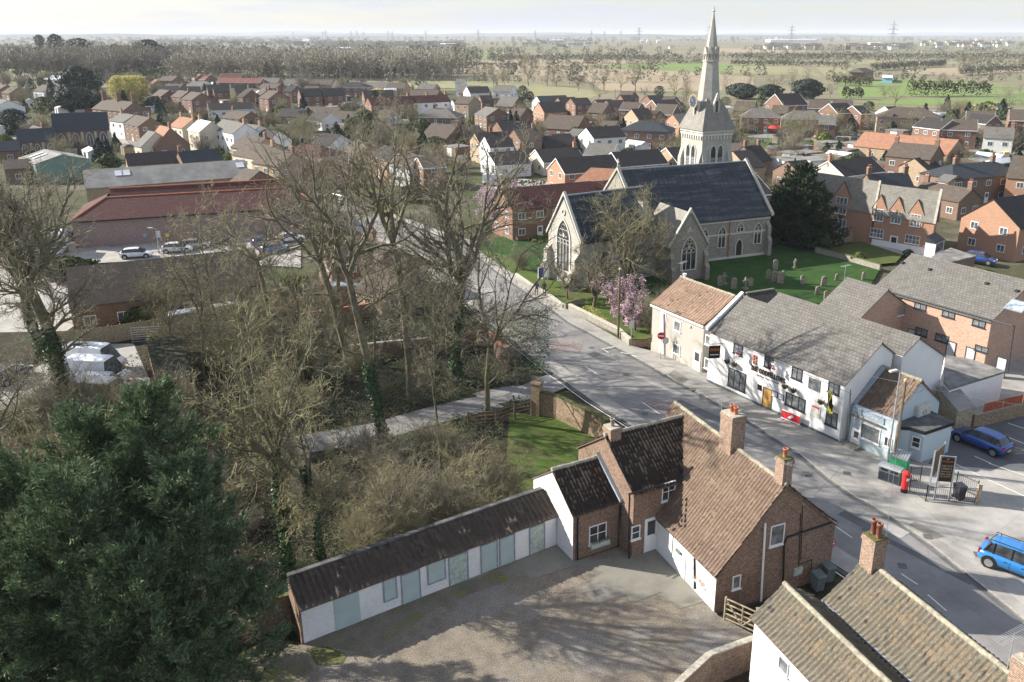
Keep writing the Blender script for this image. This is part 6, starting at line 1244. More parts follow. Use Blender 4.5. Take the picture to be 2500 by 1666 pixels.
sm2=[shrub_mesh(90+i,h,stems=s,spread=sp,twigs=t,mats=('bark_limb','bark_twig_yellow')) for i,(h,s,sp,t) in enumerate(((3.4,34,.7,8),(4.6,26,.45,10)))]
p=W('B3',1300,1405);tag(put(sm[3],None,(p.x,p.y,.14),0,'shrub'),'many-stemmed bare shrub left of the grey-brown cottage','shrub').scale=(.8,.8,.8)
for z,u,v,s,l in(('B3',250,880,.8,'bare bush behind the roadside grass near the white hatchback'),('B4',310,330,1.3,'bare brown bush behind the dark yew'),('B3',1400,1180,.6,'bush behind the orange pantile cottage')):
    p=W(z,u,v);o=put(sm[1],None,p,0,'shrub');o.scale=(s,)*3;tag(o,l,'shrub')
# yew and other evergreens
def spray_tree(seed,xyz,leaders,n,mat,label,name='conifer',leaf=(.34,.05),k=12,tuft=24,group=None,trunkmat='bark_dark'):
    """leaders: (dx,dy,height,radius,base height)"""
    r=np.random.default_rng(seed);A=sum(l[2]*l[3] for l in leaders);LV=[];
    for dx,dy,H,Rd,zb in leaders:
        m=int(n*H*Rd/A);q_=max(8,m//tuft);t=r.random(q_)**.85;a=r.uniform(0,2*np.pi,q_);ph=r.uniform(0,6,5)
        lum=1+.14*np.sin(3*a+ph[0]+6*t)+.12*np.sin(5*a-11*t+ph[1])
        prof=(1-t)**.62*np.minimum(1,.6+t*2.2);q=Rd*prof*lum*r.uniform(.74,1.1,q_)+.1;cc_=np.stack([dx+np.cos(a)*q,dy+np.sin(a)*q,zb+t*(H-zb)],1)
        ca=nrm(np.stack([np.cos(a),np.sin(a),.45+.9*t],1)+r.normal(0,.18,(q_,3)));id_=np.arange(m)%q_;ca=ca[id_];u_=r.random(m)
        c=cc_[id_]+ca*((u_-.62)[:,None]*leaf[0]*6.)+nrm(r.normal(0,1,(m,3)))*((1-.75*u_)*r.random(m)**.5*leaf[0]*2.6)[:,None];c[:,2]=np.maximum(c[:,2],.1)
        ax=nrm(ca+r.normal(0,.3,(m,3)))
        P=np.repeat(c,k,0);AX=np.repeat(ax,k,0);d=nrm(AX+r.normal(0,.42,AX.shape));s=r.uniform(.5,1.25,len(P))[:,None]*leaf[0];P=P+AX*r.uniform(-.15,.30,len(P))[:,None]*leaf[0]*2.2+r.normal(0,leaf[0]*.25,P.shape)
        wv=nrm(np.cross(d,r.normal(0,1,d.shape)))*leaf[1]*r.uniform(.7,1.5,len(P))[:,None];e=P+d*s;m_=P+d*s*.45
        LV.append(np.stack([P,m_+wv,e,m_-wv],1).reshape(-1,3))
    V=np.concatenate(LV);Q=np.arange(len(V)).reshape(-1,4);o=empty(name,xyz,0,label,'tree',group);tb_=MB()
    for dx,dy,H,Rd,zb in leaders:tb_.tube((dx,dy,-.2),(dx,dy,H*.93),max(.05,Rd*.045),.03,8)
    if len(leaders)>1:
        for j,(dx,dy,H,Rd,zb) in enumerate(leaders):t1=MB().tube((dx*.6,dy*.6,-.2),(dx,dy,H*.93),max(.05,Rd*.045),.03,8);add('trunk',t1,M[trunkmat],o)
    else:add('trunk',tb_,M[trunkmat],o)
    put(npmesh('crown',V,Q,M[mat]),o,name='crown');return o
spray_tree(100,(-18.2,32.6,0),((1.2,.3,15.2,4.6,.2),(-2.0,.9,13.9,4.6,.2),(2.7,-1.4,13.0,3.9,.2),(-4.8,-.2,12.2,4.6,.2),(-1.0,-3.0,13.0,4.8,.2),(-4.6,-3.6,11.0,4.6,.2),(1.9,-4.4,10.6,4.2,.2),(-8.2,-2.2,9.8,4.6,.2)),17500,'leaf_cypress','huge dark green cypress filling the bottom left corner','cypress_tree',leaf=(.30,.026),k=19,tuft=20)
p,H=gt('B4',470,665,45);spray_tree(101,(p.x,p.y,0),((0,0,H,4.6,.3),(-1.8,-.5,H*.7,3.6,.3),(2.4,-.8,H*.64,3.8,.3)),3600,'leaf_yew','dark green yew between the church and the school house','yew_tree',leaf=(.5,.1),k=9,tuft=14)
EV=[('conifer','leaf_pine',.2,(3.0,9.)),('cedar','leaf_pine',.9,(6.,11.)),('evergreen_bush','leaf_hedge',1.,(2.,3.2)),('yellow_bush','leaf_willow',1.,(2.4,4.))]
def blobtree(seed,z,bu,bv,tv,wpx,mat,label,name='evergreen_tree',top=.9,n=2200,size=None,zb=.05,lump=.3,trunk=True,cat='tree'):
    p,H=gt(z,bu,bv,tv);s=Z[z][2];Rd=wpx/s/2/F*(p.y*cT+HC*sT);me=blob_leaves(seed,n,Rd,H*(1-zb),size or max(.22,Rd*.09),z0=H*zb,top=top,lump=lump,mat=mat)
    o=empty(name,(p.x,p.y,0),0,label,cat)
    if trunk:add('trunk',MB().tube((0,0,-.2),(0,0,H*max(.3,zb+.15)),max(.1,H*.022),max(.06,H*.014),8),M['bark_dark'],o)
    put(me,o,name='crown');return o
for i,a in enumerate((('A1',740,740,385,330,'leaf_pine','big dark cedar above the school hall','cedar_tree',.95,2600),('A1',690,790,570,330,'leaf_pine','blue-green cedar below the big dark cedar','cedar_tree',1,2000),('A1',480,720,480,130,'leaf_pine','tall dark conifer left of the big cedar','conifer',.3,1500),
 ('A1',130,930,760,210,'leaf_pine','dark evergreen left of the school hall','evergreen_tree',.9,1500),('A1',400,820,650,160,'leaf_hedge','olive green evergreen beside the blue-green cedar','evergreen_tree',1,1400),('A1',290,620,480,110,'leaf_pine','dark conifer among the far left houses','conifer',.5,900),('A1',60,640,560,120,'leaf_pine','dark evergreen at the far left edge','evergreen_tree',.9,800),
 ('A1',1100,450,265,260,'leaf_pine','dark spreading pine behind the yellow willow','pine_tree',.9,1300),('A1',870,440,275,150,'leaf_pine','dark pine left of the spreading pine','pine_tree',.9,1000),('A1',1395,770,648,140,'leaf_pine','dark holly below the yellow willow','holly_tree',.9,1500),
 ('A2',1085,975,772,210,'leaf_hedge','round green evergreen in the gardens centre left','evergreen_tree',1,2000),('A2',970,985,835,150,'leaf_hedge','green evergreen left of the round one','evergreen_tree',1,1200),('A2',430,880,770,150,'leaf_hedge','grey-green garden evergreen centre left','evergreen_tree',1,1000),('A2',755,890,820,80,'leaf_pine','small dark cypress by the dark bungalow','conifer',.4,800),
 ('A2',1700,1140,1010,200,'leaf_hedge','dark evergreen beside the white cottages','evergreen_tree',1,1300),('B2',1480,330,200,200,'leaf_hedge','dark evergreen seen through the bare branches','evergreen_tree',1,1400),('A2',840,480,420,90,'leaf_pine','small dark fir at the foot of the wood','conifer',.5,500),('A2',960,480,430,80,'leaf_pine','second dark fir at the foot of the wood','conifer',.5,500),
 ('A3',280,690,548,100,'leaf_pine','dark round conifer behind the brown roofed houses','conifer',.8,1200),('A3',345,685,600,70,'leaf_pine','smaller dark conifer touching the round one','conifer',.8,800),('A3',1505,650,552,90,'leaf_pine','dark conifer behind the middle houses','conifer',.8,900),('A3',2230,660,530,220,'leaf_pine','dark conifer group right of the spire','conifer',.95,1600),('A3',2100,720,650,80,'leaf_pine','low dark bush right of the spire','evergreen_bush',1,600),
 ('A4',60,610,492,190,'leaf_pine','dark conifer hedge end right of the spire','conifer',.95,1400),('A4',260,590,495,190,'leaf_pine','dark conifer clump behind the sports field','conifer',.95,1400),('A4',570,612,450,230,'leaf_pine','tall square dark conifer clump in the estate','conifer',1,2200),('A4',195,680,530,110,'leaf_hedge','green cone shaped conifer in front of the dark clump','conifer',.3,1000),('A4',255,710,630,70,'leaf_bright','yellow-green cone bush beside the green cone conifer','evergreen_bush',.4,600),
 ('A4',1360,455,350,50,'leaf_pine','lone dark cypress in the fields','conifer',.6,500),('A4',960,290,230,70,'leaf_pine','dark conifer beside the farmhouse oak','conifer',.9,400),('A4',1950,1010,930,90,'leaf_hedge','green bush beside the white house at the right','evergreen_bush',1,700),('A4',2300,960,920,180,'leaf_hedge','dark green bush at the right edge','evergreen_bush',1,700),
 ('A1',870,1190,1110,130,'leaf_hedge','green bush in front of the school hall','evergreen_bush',1,600),('A1',850,1210,1150,110,'leaf_willow','yellow bush in front of the school hall','yellow_bush',1,500),('C1',1640,900,680,160,'leaf_cypress','pale green cypress tip beside the brick garage','conifer',.5,1300),('B1',620,1020,860,420,'leaf_hedge','spreading evergreen over the street house roof','evergreen_tree',1,2600),
 ('B1',1280,1450,1280,330,'leaf_hedge','dark bush under the street house','evergreen_bush',1,1500),('B4',690,700,560,160,'leaf_hedge','small bent evergreen by the garden wall','evergreen_tree',1,900),('B4',990,815,735,90,'leaf_bright','yellow-green bush in the school house garden','evergreen_bush',1,700),('B4',1400,760,710,60,'leaf_pine','clipped dark bush by the terrace','evergreen_bush',1,500),('B3',1660,1020,960,60,'leaf_hedge','dark bush behind the orange roof ridge','evergreen_bush',1,300),
 ('B2',460,1100,1020,230,'leaf_bright','yellow-green bush by the walled garden','evergreen_bush',1,900),('B3',390,640,600,120,'leaf_bright','bright bush beside the white hatchback','evergreen_bush',1,600))):
    blobtree(200+i,a[0],a[1],a[2],a[3],a[4],a[5],a[6],a[7],a[8],int(a[9]*1.3),trunk='bush' not in a[7],cat='bush' if 'bush' in a[7] else 'tree')
for i,(z,u,v,t,w_,l,zb) in enumerate((('A1',1360,430,138,200,'umbrella pine rising over the pale green field',.62),('A1',535,400,88,130,'tall pine at the skyline upper left',.5),('A1',740,400,125,190,'flat-topped pine at the skyline upper left',.6),('A1',1060,420,180,110,'lone pine left of the umbrella pine',.6),('A1',385,330,95,80,'distant pine at the skyline far left',.6))):blobtree(260+i,z,u,v,t,w_,'leaf_pine',l,'pine_tree',1,900,zb=zb,size=.8)
p,H=gt('A1',1180,770,462)
r=np.random.default_rng(7);n=7000;a=r.uniform(0,6.283,n);t=r.random(n);Rd=330/3.677/2/F*p.y;q=Rd*np.sqrt(r.uniform(.3,1,n))*np.sin(np.pi*(.18+.72*t))**.6*(1+.12*np.sin(5*a)+.1*np.sin(9*a+1));C=np.stack([np.cos(a)*q,np.sin(a)*q,H*(1-t*.78)],1);V,Q=leafquads(r,C,.5,np.stack([np.cos(a),np.sin(a),0*a],1),.35)
o=empty('willow_tree',(p.x,p.y,0),0,'yellow weeping willow standing above the estate houses','tree');add('trunk',MB().tube((0,0,-.2),(0,0,H*.6),.5,.3,8),M['bark_dark'],o);put(npmesh('crown',V,Q,M['leaf_willow']),o)
for i,(z,u,v,t,w_,l) in enumerate((('A2',1190,665,575,150,'yellow willow bush beside the maroon terrace'),('A2',585,740,668,110,'small yellow bush in front of the dark roofed brick houses'),('A4',2010,720,655,180,'yellow bush behind the estate at the right'),('A1',1210,480,430,200,'yellow-green hedge bush behind the willow'))):blobtree(270+i,z,u,v,t,w_,'leaf_willow',l,'yellow_bush',1,1200,trunk=False,cat='bush')
# medium bare trees shared by the town and the fields
MT=[mk_tree('bare_tree',bare_tree(300+i,10,fork=f,limbs=6,spread=s,side=2,dens=.8,l3=6,l4=4,twig=.03),('bark_trunk','bark_limb',tw)) for i,(f,s,tw) in enumerate(((.2,.8,'bark_twig'),(.3,.95,'bark_twig_yellow'),(.12,.6,'bark_twig'),(.25,.8,'bark_twig_red')))]
BT='''A3 330 545 255 1 tall lone bare tree at the edge of the stubble field
A3 1290 600 318 1 big spreading bare tree with an ivied base in the stubble
A3 100 525 345 0 first bare tree of the field edge row
A3 150 525 350 2 second bare tree of the field edge row
A3 500 550 370 0 bare tree right of the tall lone tree
A3 580 555 350 2 darker bare tree right of the tall lone tree
A3 700 530 360 0 dark ivied tree in the field edge row
A3 780 590 400 3 bare tree leaning over the field edge
A3 920 600 420 0 bare tree behind the pale gable houses
A3 1010 590 370 1 ivied bare tree with a narrow crown
A3 1160 600 420 1 bare tree left of the big spreading tree
A3 1370 660 530 3 reddish bare tree behind the brown roofs
A3 960 690 520 1 yellowish bare tree behind the estate
A3 1640 690 430 1 bushy bare tree left of the spire
A3 1750 680 440 0 second bushy tree left of the spire
A3 1730 730 560 0 low bushy tree beside the spire
A3 2230 1060 760 1 yellow bare tree behind the tower
A3 2100 600 420 2 bare tree right of the spire top
A3 2320 560 420 0 bare tree in the field right of the spire
A3 20 560 340 0 bare tree at the end of the wood
A3 60 760 600 3 reddish garden tree by the grey roofed house
A4 365 968 650 1 first bare tree on the sports field
A4 597 968 700 1 second bare tree on the sports field
A4 20 970 640 1 bare tree at the left end of the sports field
A4 900 890 720 0 bare tree behind the parked white car
A4 1080 900 650 1 yellowish bare tree before the long terrace
A4 1180 880 760 0 dark bare tree beside the yellowish one
A4 1430 920 700 1 bare tree in front of the brick estate house
A4 1330 880 740 1 bare tree before the pale chimney house
A4 2240 1110 820 3 reddish bare tree by the white house
A4 1700 930 790 0 small bare tree by the orange hall roof
A4 300 560 375 3 reddish bare tree above the conifers
A4 440 560 320 0 bare tree above the conifer clump
A4 560 520 330 0 second bare tree above the conifer clump
A4 760 600 470 1 bare tree right of the tall conifer clump
A4 895 400 240 0 big farm oak in the fields
A4 790 400 310 0 smaller tree left of the farm oak
A4 1210 610 470 3 reddish tree in the green field
A4 1290 680 480 1 pale bare tree in the green field
A4 1700 480 380 0 bare tree on the field hedge
A4 1780 740 600 0 leafless copse tree behind the estate
A4 1690 740 630 1 yellow copse tree behind the estate
A4 1850 740 640 3 third copse tree behind the estate
A4 2200 720 460 0 tall dark bare tree at the right
A4 2320 560 470 0 bare tree at the right edge of the fields
A4 2330 370 220 0 far bare tree near the right edge
A4 1890 355 250 0 first far hedgerow tree
A4 1950 350 240 2 second far hedgerow tree
A4 1820 350 255 2 third far hedgerow tree
A4 2060 360 240 0 fourth far hedgerow tree
A4 1040 420 345 0 tree beside the lone farmhouse
B4 320 350 60 3 bushy bare tree between the church and the yew
A2 1850 500 270 0 last tree at the right end of the wood
A2 2150 510 320 0 bare tree right of the wood
A2 2050 520 370 0 bare tree at the edge of the wood
A2 2320 540 380 1 small bare tree below the stubble field
A2 2250 760 600 3 reddish bare tree by the grey roof
A2 1330 900 700 1 bare street tree centre left
A2 890 1000 860 3 reddish bare tree above the street
A2 400 1050 820 1 bare tree above the street roofs
A2 1200 1000 850 1 yellow twigged tree in the gardens
A1 1050 1200 1060 1 small bare tree in front of the school hall
A1 250 750 620 0 bare tree left of the dark conifers
A1 170 900 780 3 bare tree in the far left gardens
A2 2230 860 760 0 garden tree beside the grey gable
A2 1800 1230 1090 1 bushy bare tree before the white cottages
A3 480 960 850 1 pale blossomless orchard tree in the gardens
A3 1170 1000 880 1 small tree beside the white house
B1 2100 300 60 0 bare tree over the maroon roof'''
for l_ in BT.split('\n'):
    q=l_.split(' ',5);p,H=gt(q[0],float(q[1]),float(q[2]),float(q[3]));k=int(q[4]);s=H/10*.93;plant_tree(MT[k],p,q[5],'bare_tree','tree','bare trees of the town and fields',sc=(s*1.1,s*1.1,s),rz=(len(q[5])*1.7)%6)
# undergrowth in the park
def shl(o,k,s,X,Y):
    rg=('behind the parked vans' if X<-34 else 'near the parked vans' if X<-26 else 'left of the lane' if X<-17 else 'beside the lane') if Y>66 else ('at the left behind the cypress' if X<-26 else 'between cypress and lane' if X<-16 else 'in the scrub behind the sheds' if Y<56 else 'on the near side of the lane')
    sz='tall' if s*(3.2,4.4,2.2,5.5,3.4,4.6)[k]>3.4 else 'low' if s*(3.2,4.4,2.2,5.5,3.4,4.6)[k]<2. else 'medium'
    l='%s %s bare shrub %s'%(sz,'yellowish' if k>3 else 'grey-brown',rg);tag(o,l,'shrub','bare shrubs, '+l)
r=np.random.default_rng(11);lane=[(q.x,q.y) for q in LN]
def dseg(x,y,P):
    m=1e9
    for (x0,y0),(x1,y1) in zip(P[:-1],P[1:]):
        t=max(0,min(1,((x-x0)*(x1-x0)+(y-y0)*(y1-y0))/((x1-x0)**2+(y1-y0)**2+1e-9)));m=min(m,math.hypot(x-x0-t*(x1-x0),y-y0-t*(y1-y0)))
    return m
LWP=[xy(p) for p in wl('C3',[(120,790),(340,840),(1200,1000)])]+[(9,52),(5,44),(-.2,45.6)]+[xy(p) for p in wl('C3',[(330,1570),(60,1400)])]
def inpoly(x,y,P):
    c=False
    for i in range(len(P)):
        x0,y0=P[i];x1,y1=P[i-1]
        if (y0>y)!=(y1>y) and x<(x1-x0)*(y-y0)/((y1-y0) or 1e-9)+x0:c=not c
    return c
def inlawn(x,y):return inpoly(x,y,LWP)
cars_=[(W('C1',u,v)) for u,v in((850,520),(900,640),(950,800),(1200,450),(1300,650),(1100,350),(0,600),(250,600))];n=0;tries=0
gar=W('C1',1500,700)
while n<72 and tries<4000:
    tries+=1;Y=r.uniform(44,88)*.999;X=r.uniform(-44,-1);
    u,v=pix(X,Y,0);
    if u<-200 or dseg(X,Y,lane)<2.6 or inlawn(X,Y) :continue
    if dseg(X,Y,[(-12.9,36.5),(.3,45.3)])<2.2 or math.hypot(X+19,Y-31)<8:continue
    if any(math.hypot(X-c.x,Y-c.y)<3.6 for c in cars_) or math.hypot(X-gar.x,Y-gar.y)<5:continue
    if Y>80 and X>-14:continue
    bank=(X>-16 and Y>64)
    if bank and r.random()<.75:continue
    k=int(r.integers(0,6));o=put((sm+sm2)[k],None,(X,Y,-.02),r.uniform(0,6.28),'shrub');s=r.uniform(.55,1.15)*(.62 if bank else 1);o.scale=(s*1.15,s*1.15,s);shl(o,k,s,X,Y);n+=1
for i in range(26):      # scrub right behind the sheds and lawn edge
    t=i/25;X=-11+10.5*t+r.uniform(-.7,.7);Y=40.5+8.5*t+r.uniform(0,3.5);k=int(r.integers(0,6));o=put((sm+sm2)[k],None,(X,Y,-.02),r.uniform(0,6.28),'shrub');s=r.uniform(.5,.85);o.scale=(s*1.2,s*1.2,s);shl(o,k,s,X,Y)
    if inlawn(X,Y) or inlawn(X+.9,Y):bpy.data.objects.remove(o)
m=100000;X=r.uniform(-50,1,m);Y=r.uniform(36,90,m);f=np.sin(X*.31+1)*np.cos(Y*.27)+.6*np.sin(X*.9+Y*.7)+.5*np.sin(X*.17-Y*.4+2);bank=(X>-18)&(Y>61)
ok=(f>-.1)|bank|(r.random(m)<.18);ok&=~np.array([inlawn(x,y) for x,y in zip(X,Y)]);ld=np.array([dseg(x,y,lane)>1.5+.35*np.sin(x*1.9+y) for x,y in zip(X,Y)]);ok&=ld;ok&=~((X>-13.5)&(Y<36.6+ (X+12.9)*.667+1.6));ok&=np.hypot(X-gar.x,Y-gar.y)>3.5
for c in cars_:ok&=np.hypot(X-c.x,Y-c.y)>3.2
X,Y,bank=X[ok],Y[ok],bank[ok];C=np.stack([X,Y,np.abs(r.normal(0,.16,len(X)))*np.where(bank,2.4,1.)],1);V,Q=leafquads(r,C,.085,np.tile([0,0,1.],(len(X),1)),.7);tag(put(npmesh('ivy_ground_cover',V,Q,M['leaf_ivy'])),'glossy ivy covering the floor of the park','ivy',None,'stuff')
m=26000;X=r.uniform(-48,0,m);Y=r.uniform(40,90,m);ok=np.array([dseg(x,y,lane)>1.7 for x,y in zip(X,Y)])&~np.array([inlawn(x,y) for x,y in zip(X,Y)])&~((X>-13.5)&(Y<38.4+(X+12.9)*.667))
for c in cars_:ok&=np.hypot(X-c.x,Y-c.y)>3.2
X,Y=X[ok],Y[ok];C=np.stack([X,Y,r.uniform(0,.7,len(X))],1);D=nrm(np.stack([r.normal(0,1,len(X)),r.normal(0,1,len(X)),r.uniform(0,1.2,len(X))],1));P,Rr=grow(r,C,D,r.uniform(.4,1.3,len(X)),np.full(len(X),.011),2,.35,-.05,.5);V,Q=tubes(P,Rr,3);tag(put(npmesh('bramble_thicket',V,Q,M['bark_twig'])),'tangle of brambles and fallen twigs in the park','brambles',None,'stuff')
# tufts of grass on the lawns, daffodils
def tufts(name,poly,n,z,size,mat,label,cat):
    xs=[p[0] for p in poly];ys=[p[1] for p in poly];X=r.uniform(min(xs),max(xs),n*2);Y=r.uniform(min(ys),max(ys),n*2);ins=np.zeros(len(X),bool)
    for i in range(len(poly)):
        x0,y0=poly[i];x1,y1=poly[i-1];c=((y0>Y)!=(y1>Y))&(X<(x1-x0)*(Y-y0)/((y1-y0) or 1e-9)+x0);ins^=c
    X,Y=X[ins],Y[ins];V,Q=leafquads(r,np.stack([X,Y,np.full(len(X),z+size*.5)],1),size,np.stack([0*X+r.normal(0,1,len(X)),r.normal(0,1,len(X)),0*X+.2],1),.5);tag(put(npmesh(name,V,Q,M[mat])),label,cat,None,'stuff')
dz=wl('B3',[(720,1160),(860,1190),(960,1300),(900,1330),(760,1240)]);leaf('leaf_daff',(.5,.48,.16),.5,.3);tufts('daffodils',[xy(p) for p in dz],900,.15,.07,'leaf_daff','pale daffodils on the churchyard lawn','daffodils')
# hedges
def hedge(z,pts,h,wd,label,mat='leaf_hedge',dn=26,size=.22):
    P=[xy(p) for p in wl(z,pts)];LV=[];r=np.random.default_rng(int(abs(P[0][0])*10)+3)
    for (x0,y0),(x1,y1) in zip(P[:-1],P[1:]):
        l=math.hypot(x1-x0,y1-y0);n=int(l*dn);t=r.random(n);o_=r.uniform(-.5,.5,n)*wd;z_=h*r.random(n)**.5*(1+.15*np.sin(t*l*1.1));LV.append(np.stack([x0+(x1-x0)*t-(y1-y0)/l*o_,y0+(y1-y0)*t+(x1-x0)/l*o_,z_],1))
    C=np.concatenate(LV);c=C.mean(0)*[1,1,0];V,Q=leafquads(r,C-c,size,None,.8);o=put(npmesh('hedge',V,Q,M[mat]),None,tuple(c));return tag(o,label,'hedge')
hedge('A3',[(410,972),(640,965),(760,960)],1.8,1.4,'clipped green hedge below the long brown roof');hedge('A3',[(1340,1112),(1480,1098),(1640,1085)],1.6,1.4,'clipped yellow-green hedge in front of the brown brick house','leaf_bright')
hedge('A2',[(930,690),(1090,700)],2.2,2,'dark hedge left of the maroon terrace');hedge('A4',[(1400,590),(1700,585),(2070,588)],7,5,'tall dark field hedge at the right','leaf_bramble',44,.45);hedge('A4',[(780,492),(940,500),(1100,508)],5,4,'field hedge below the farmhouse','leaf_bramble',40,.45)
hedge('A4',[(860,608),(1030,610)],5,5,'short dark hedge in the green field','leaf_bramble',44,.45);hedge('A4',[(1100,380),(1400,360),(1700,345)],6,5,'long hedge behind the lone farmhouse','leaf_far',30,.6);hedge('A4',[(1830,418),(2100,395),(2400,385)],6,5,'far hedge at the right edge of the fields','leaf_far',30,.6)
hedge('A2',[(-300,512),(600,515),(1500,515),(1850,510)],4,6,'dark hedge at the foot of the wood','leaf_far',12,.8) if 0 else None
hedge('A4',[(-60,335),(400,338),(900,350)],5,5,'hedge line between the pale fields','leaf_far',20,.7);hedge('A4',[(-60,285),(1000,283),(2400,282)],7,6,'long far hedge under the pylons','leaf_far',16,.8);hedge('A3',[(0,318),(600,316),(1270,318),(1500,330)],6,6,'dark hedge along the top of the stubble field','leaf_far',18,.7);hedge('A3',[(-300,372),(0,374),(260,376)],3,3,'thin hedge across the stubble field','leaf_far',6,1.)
hedge('A1',[(1240,480),(1470,485)],5,6,'green conifer hedge behind the far houses','leaf_hedge',12,.9);hedge('A3',[(1540,975),(1600,972)],2,2,'small green hedge beside the ochre brick house')
hedge('B2',[(2140,180),(2353,200),(2700,230)],1.6,1.4,'red-brown hedge behind the blossom tree','leaf_bramble');hedge('B4',[(300,650),(500,690),(650,720)],1.3,2.0,'dark low hedge under the yew','leaf_yew')
# garden bushes among the houses
GB=[blob_leaves(400,420,1.3,2.2,.24,top=1,mat='leaf_hedge'),blob_leaves(401,420,1.1,1.7,.22,top=1,mat='leaf_bright'),blob_leaves(402,420,1.2,3.4,.25,top=.3,mat='leaf_pine'),sm[0],sm[2],sm2[0]]
nmb=['evergreen_bush','evergreen_bush','conifer','shrub','shrub','shrub'];hs_=[(H_.c.x,H_.c.y,max(H_.L/2,H_.hw)) for H_,_ in TOWN]+[(ch.c.x,ch.c.y,20),(s1.c.x,s1.c.y,14),(st.c.x,st.c.y,17),(gs.c.x,gs.c.y,8)];r=np.random.default_rng(21);n=0
while n<400:
    v=r.uniform(195,400);u=r.uniform(-10,2353);p=W('G',u,v);X,Y=p.x,p.y
    if any(math.hypot(X-a,Y-b)<c*.85+1.5 for a,b,c in hs_) or (v<250 and 1000<u<2353):continue
    if dseg(X,Y,[(q.x,q.y) for q in UP])<5:continue
    if X>66 and 150<Y<215 and v<345 and v>300 and u<2000:continue
    k=int(r.integers(0,6));o=put(GB[k],None,(X,Y,-.15),r.uniform(0,6),nmb[k]);s=r.uniform(.8,1.5)*(1+Y/600);o.scale=(s,s,s*r.uniform(.8,1.2));tag(o,{'evergreen_bush':'small evergreen bush in the gardens between the houses','conifer':'small dark garden conifer between the houses','shrub':'bare garden shrub between the houses'}[nmb[k]].replace('between the houses',zn:=('among houses left of the store' if X/Y<-.35 else 'among houses in the left distance' if Y>230 and X<0 else 'among houses behind the bare trees' if X/Y<0 else 'among houses left of the spire' if X/Y<.19 else 'among houses right of the spire')),'bush','garden bushes '+nmb[k].replace('_',' ')+' '+zn);n+=1
# garden sheds and garages
def shed_mesh(i):
    w,d,h=((1.6,2.4,2.1),(2.8,5,2.4),(1.4,1.9,2.0),(3.,3.4,2.5))[i];b=MB();b.box(-w,w,-d/2,d/2,-.1,h,0)
    if i in(0,2,3):b.xprism([(-d/2-.15,h-.02),(d/2+.15,h-.02),(0,h+.75)],-w-.1,w+.1,1)
    else:b.box(-w-.1,w+.1,-d/2-.1,d/2+.1,h+.001,h+.16,1)
    b.box(-w*.4,w*.35,-d/2-.04,-d/2+.01,.05,h-.25,2);return b.mesh(('garden_shed','garage','garden_shed','conservatory')[i],[M[('timber','brick_brown','fence_red','white_paint')[i]],M[('felt','deck','tile_brown','white_roof')[i]],M[('wood_brown','white_paint','wood_brown','glass_far')[i]]])
SHM=[shed_mesh(i) for i in range(4)];n=0
while n<165:
    v=r.uniform(198,400);u=r.uniform(-10,2353);p=W('G',u,v);X,Y=p.x,p.y
    if any(math.hypot(X-a,Y-b)<c*.8+2.2 for a,b,c in hs_) or (v<250 and 1000<u<2353) or dseg(X,Y,[(q.x,q.y) for q in UP])<7:continue
    if X>66 and 150<Y<215 and v<345 and v>300 and u<2000:continue
    k=int(r.choice([0,1,2,3],p=[.3,.4,.22,.08]));nm=('garden_shed','garage','garden_shed','conservatory')[k];o=put(SHM[k],None,(X,Y,-.15),R((28,-50)[int(r.integers(0,2))]),nm);zn=('among houses left of the store' if X/Y<-.35 else 'among houses in the left distance' if Y>230 and X<0 else 'among houses behind the bare trees' if X/Y<0 else 'among houses left of the spire' if X/Y<.19 else 'among houses right of the spire')
    tag(o,('weathered timber garden shed ','flat roofed brick garage ','red-brown garden shed ','small white conservatory ')[k]+zn,('shed','garage','shed','conservatory')[k],'small outbuildings %s %d '%(nm.replace('_',' '),k)+zn);n+=1
# the wood and far trees
def wood(name,seed,pts,n,H0,H1,label,mats=('bark_far','bark_far'),under=True):
    """many small bare trees merged: a wood that reads as one mass"""
    r=np.random.default_rng(seed);pr=[]
    for k in range(4):
        v=bare_tree(seed*10+k,1.,fork=.3,trunk_r=.012,limbs=4,spread=.5,side=1,levels=3,dens=.62,l3=6,twig=.003);V,Q=joinvq([v[0],v[1],v[2]]);pr.append((V,Q))
    A=[];xs=[p[0] for p in pts];ys=[p[1] for p in pts];c=0
    while c<n:
        x=r.uniform(min(xs),max(xs));y=r.uniform(min(ys),max(ys));ins=False
        for i in range(len(pts)):
            x0,y0=pts[i];x1,y1=pts[i-1]
            if (y0>y)!=(y1>y) and x<(x1-x0)*(y-y0)/((y1-y0) or 1e-9)+x0:ins=not ins
        if not ins:continue
        V,Q=pr[c%4];h=r.uniform(H0,H1);a=r.uniform(0,6.28);s=np.array([h*1.1,h*1.1,h]);V2=V*s;V2=np.stack([V2[:,0]*math.cos(a)-V2[:,1]*math.sin(a)+x,V2[:,0]*math.sin(a)+V2[:,1]*math.cos(a)+y,V2[:,2]],1);A.append((V2,Q));c+=1
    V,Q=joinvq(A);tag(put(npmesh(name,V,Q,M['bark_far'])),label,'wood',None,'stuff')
def quad(z,u0,u1,v,d):
    a,b_=W(z,u0,v),W(z,u1,v);return [(a.x,a.y),(b_.x,b_.y),(b_.x*1.02,b_.y+d),(a.x*1.02,a.y+d)]
wood('woodland',31,quad('A2',-700,1860,498,70),300,15,20,'bare brown wood behind the bungalows')
wood('woodland',32,quad('A1',-150,960,500,200),330,15,22,'bare wood behind the conifers, upper left')
wood('woodland',33,quad('A1',1000,2353,405,60),70,12,18,'thin line of bare trees behind the pale green field')
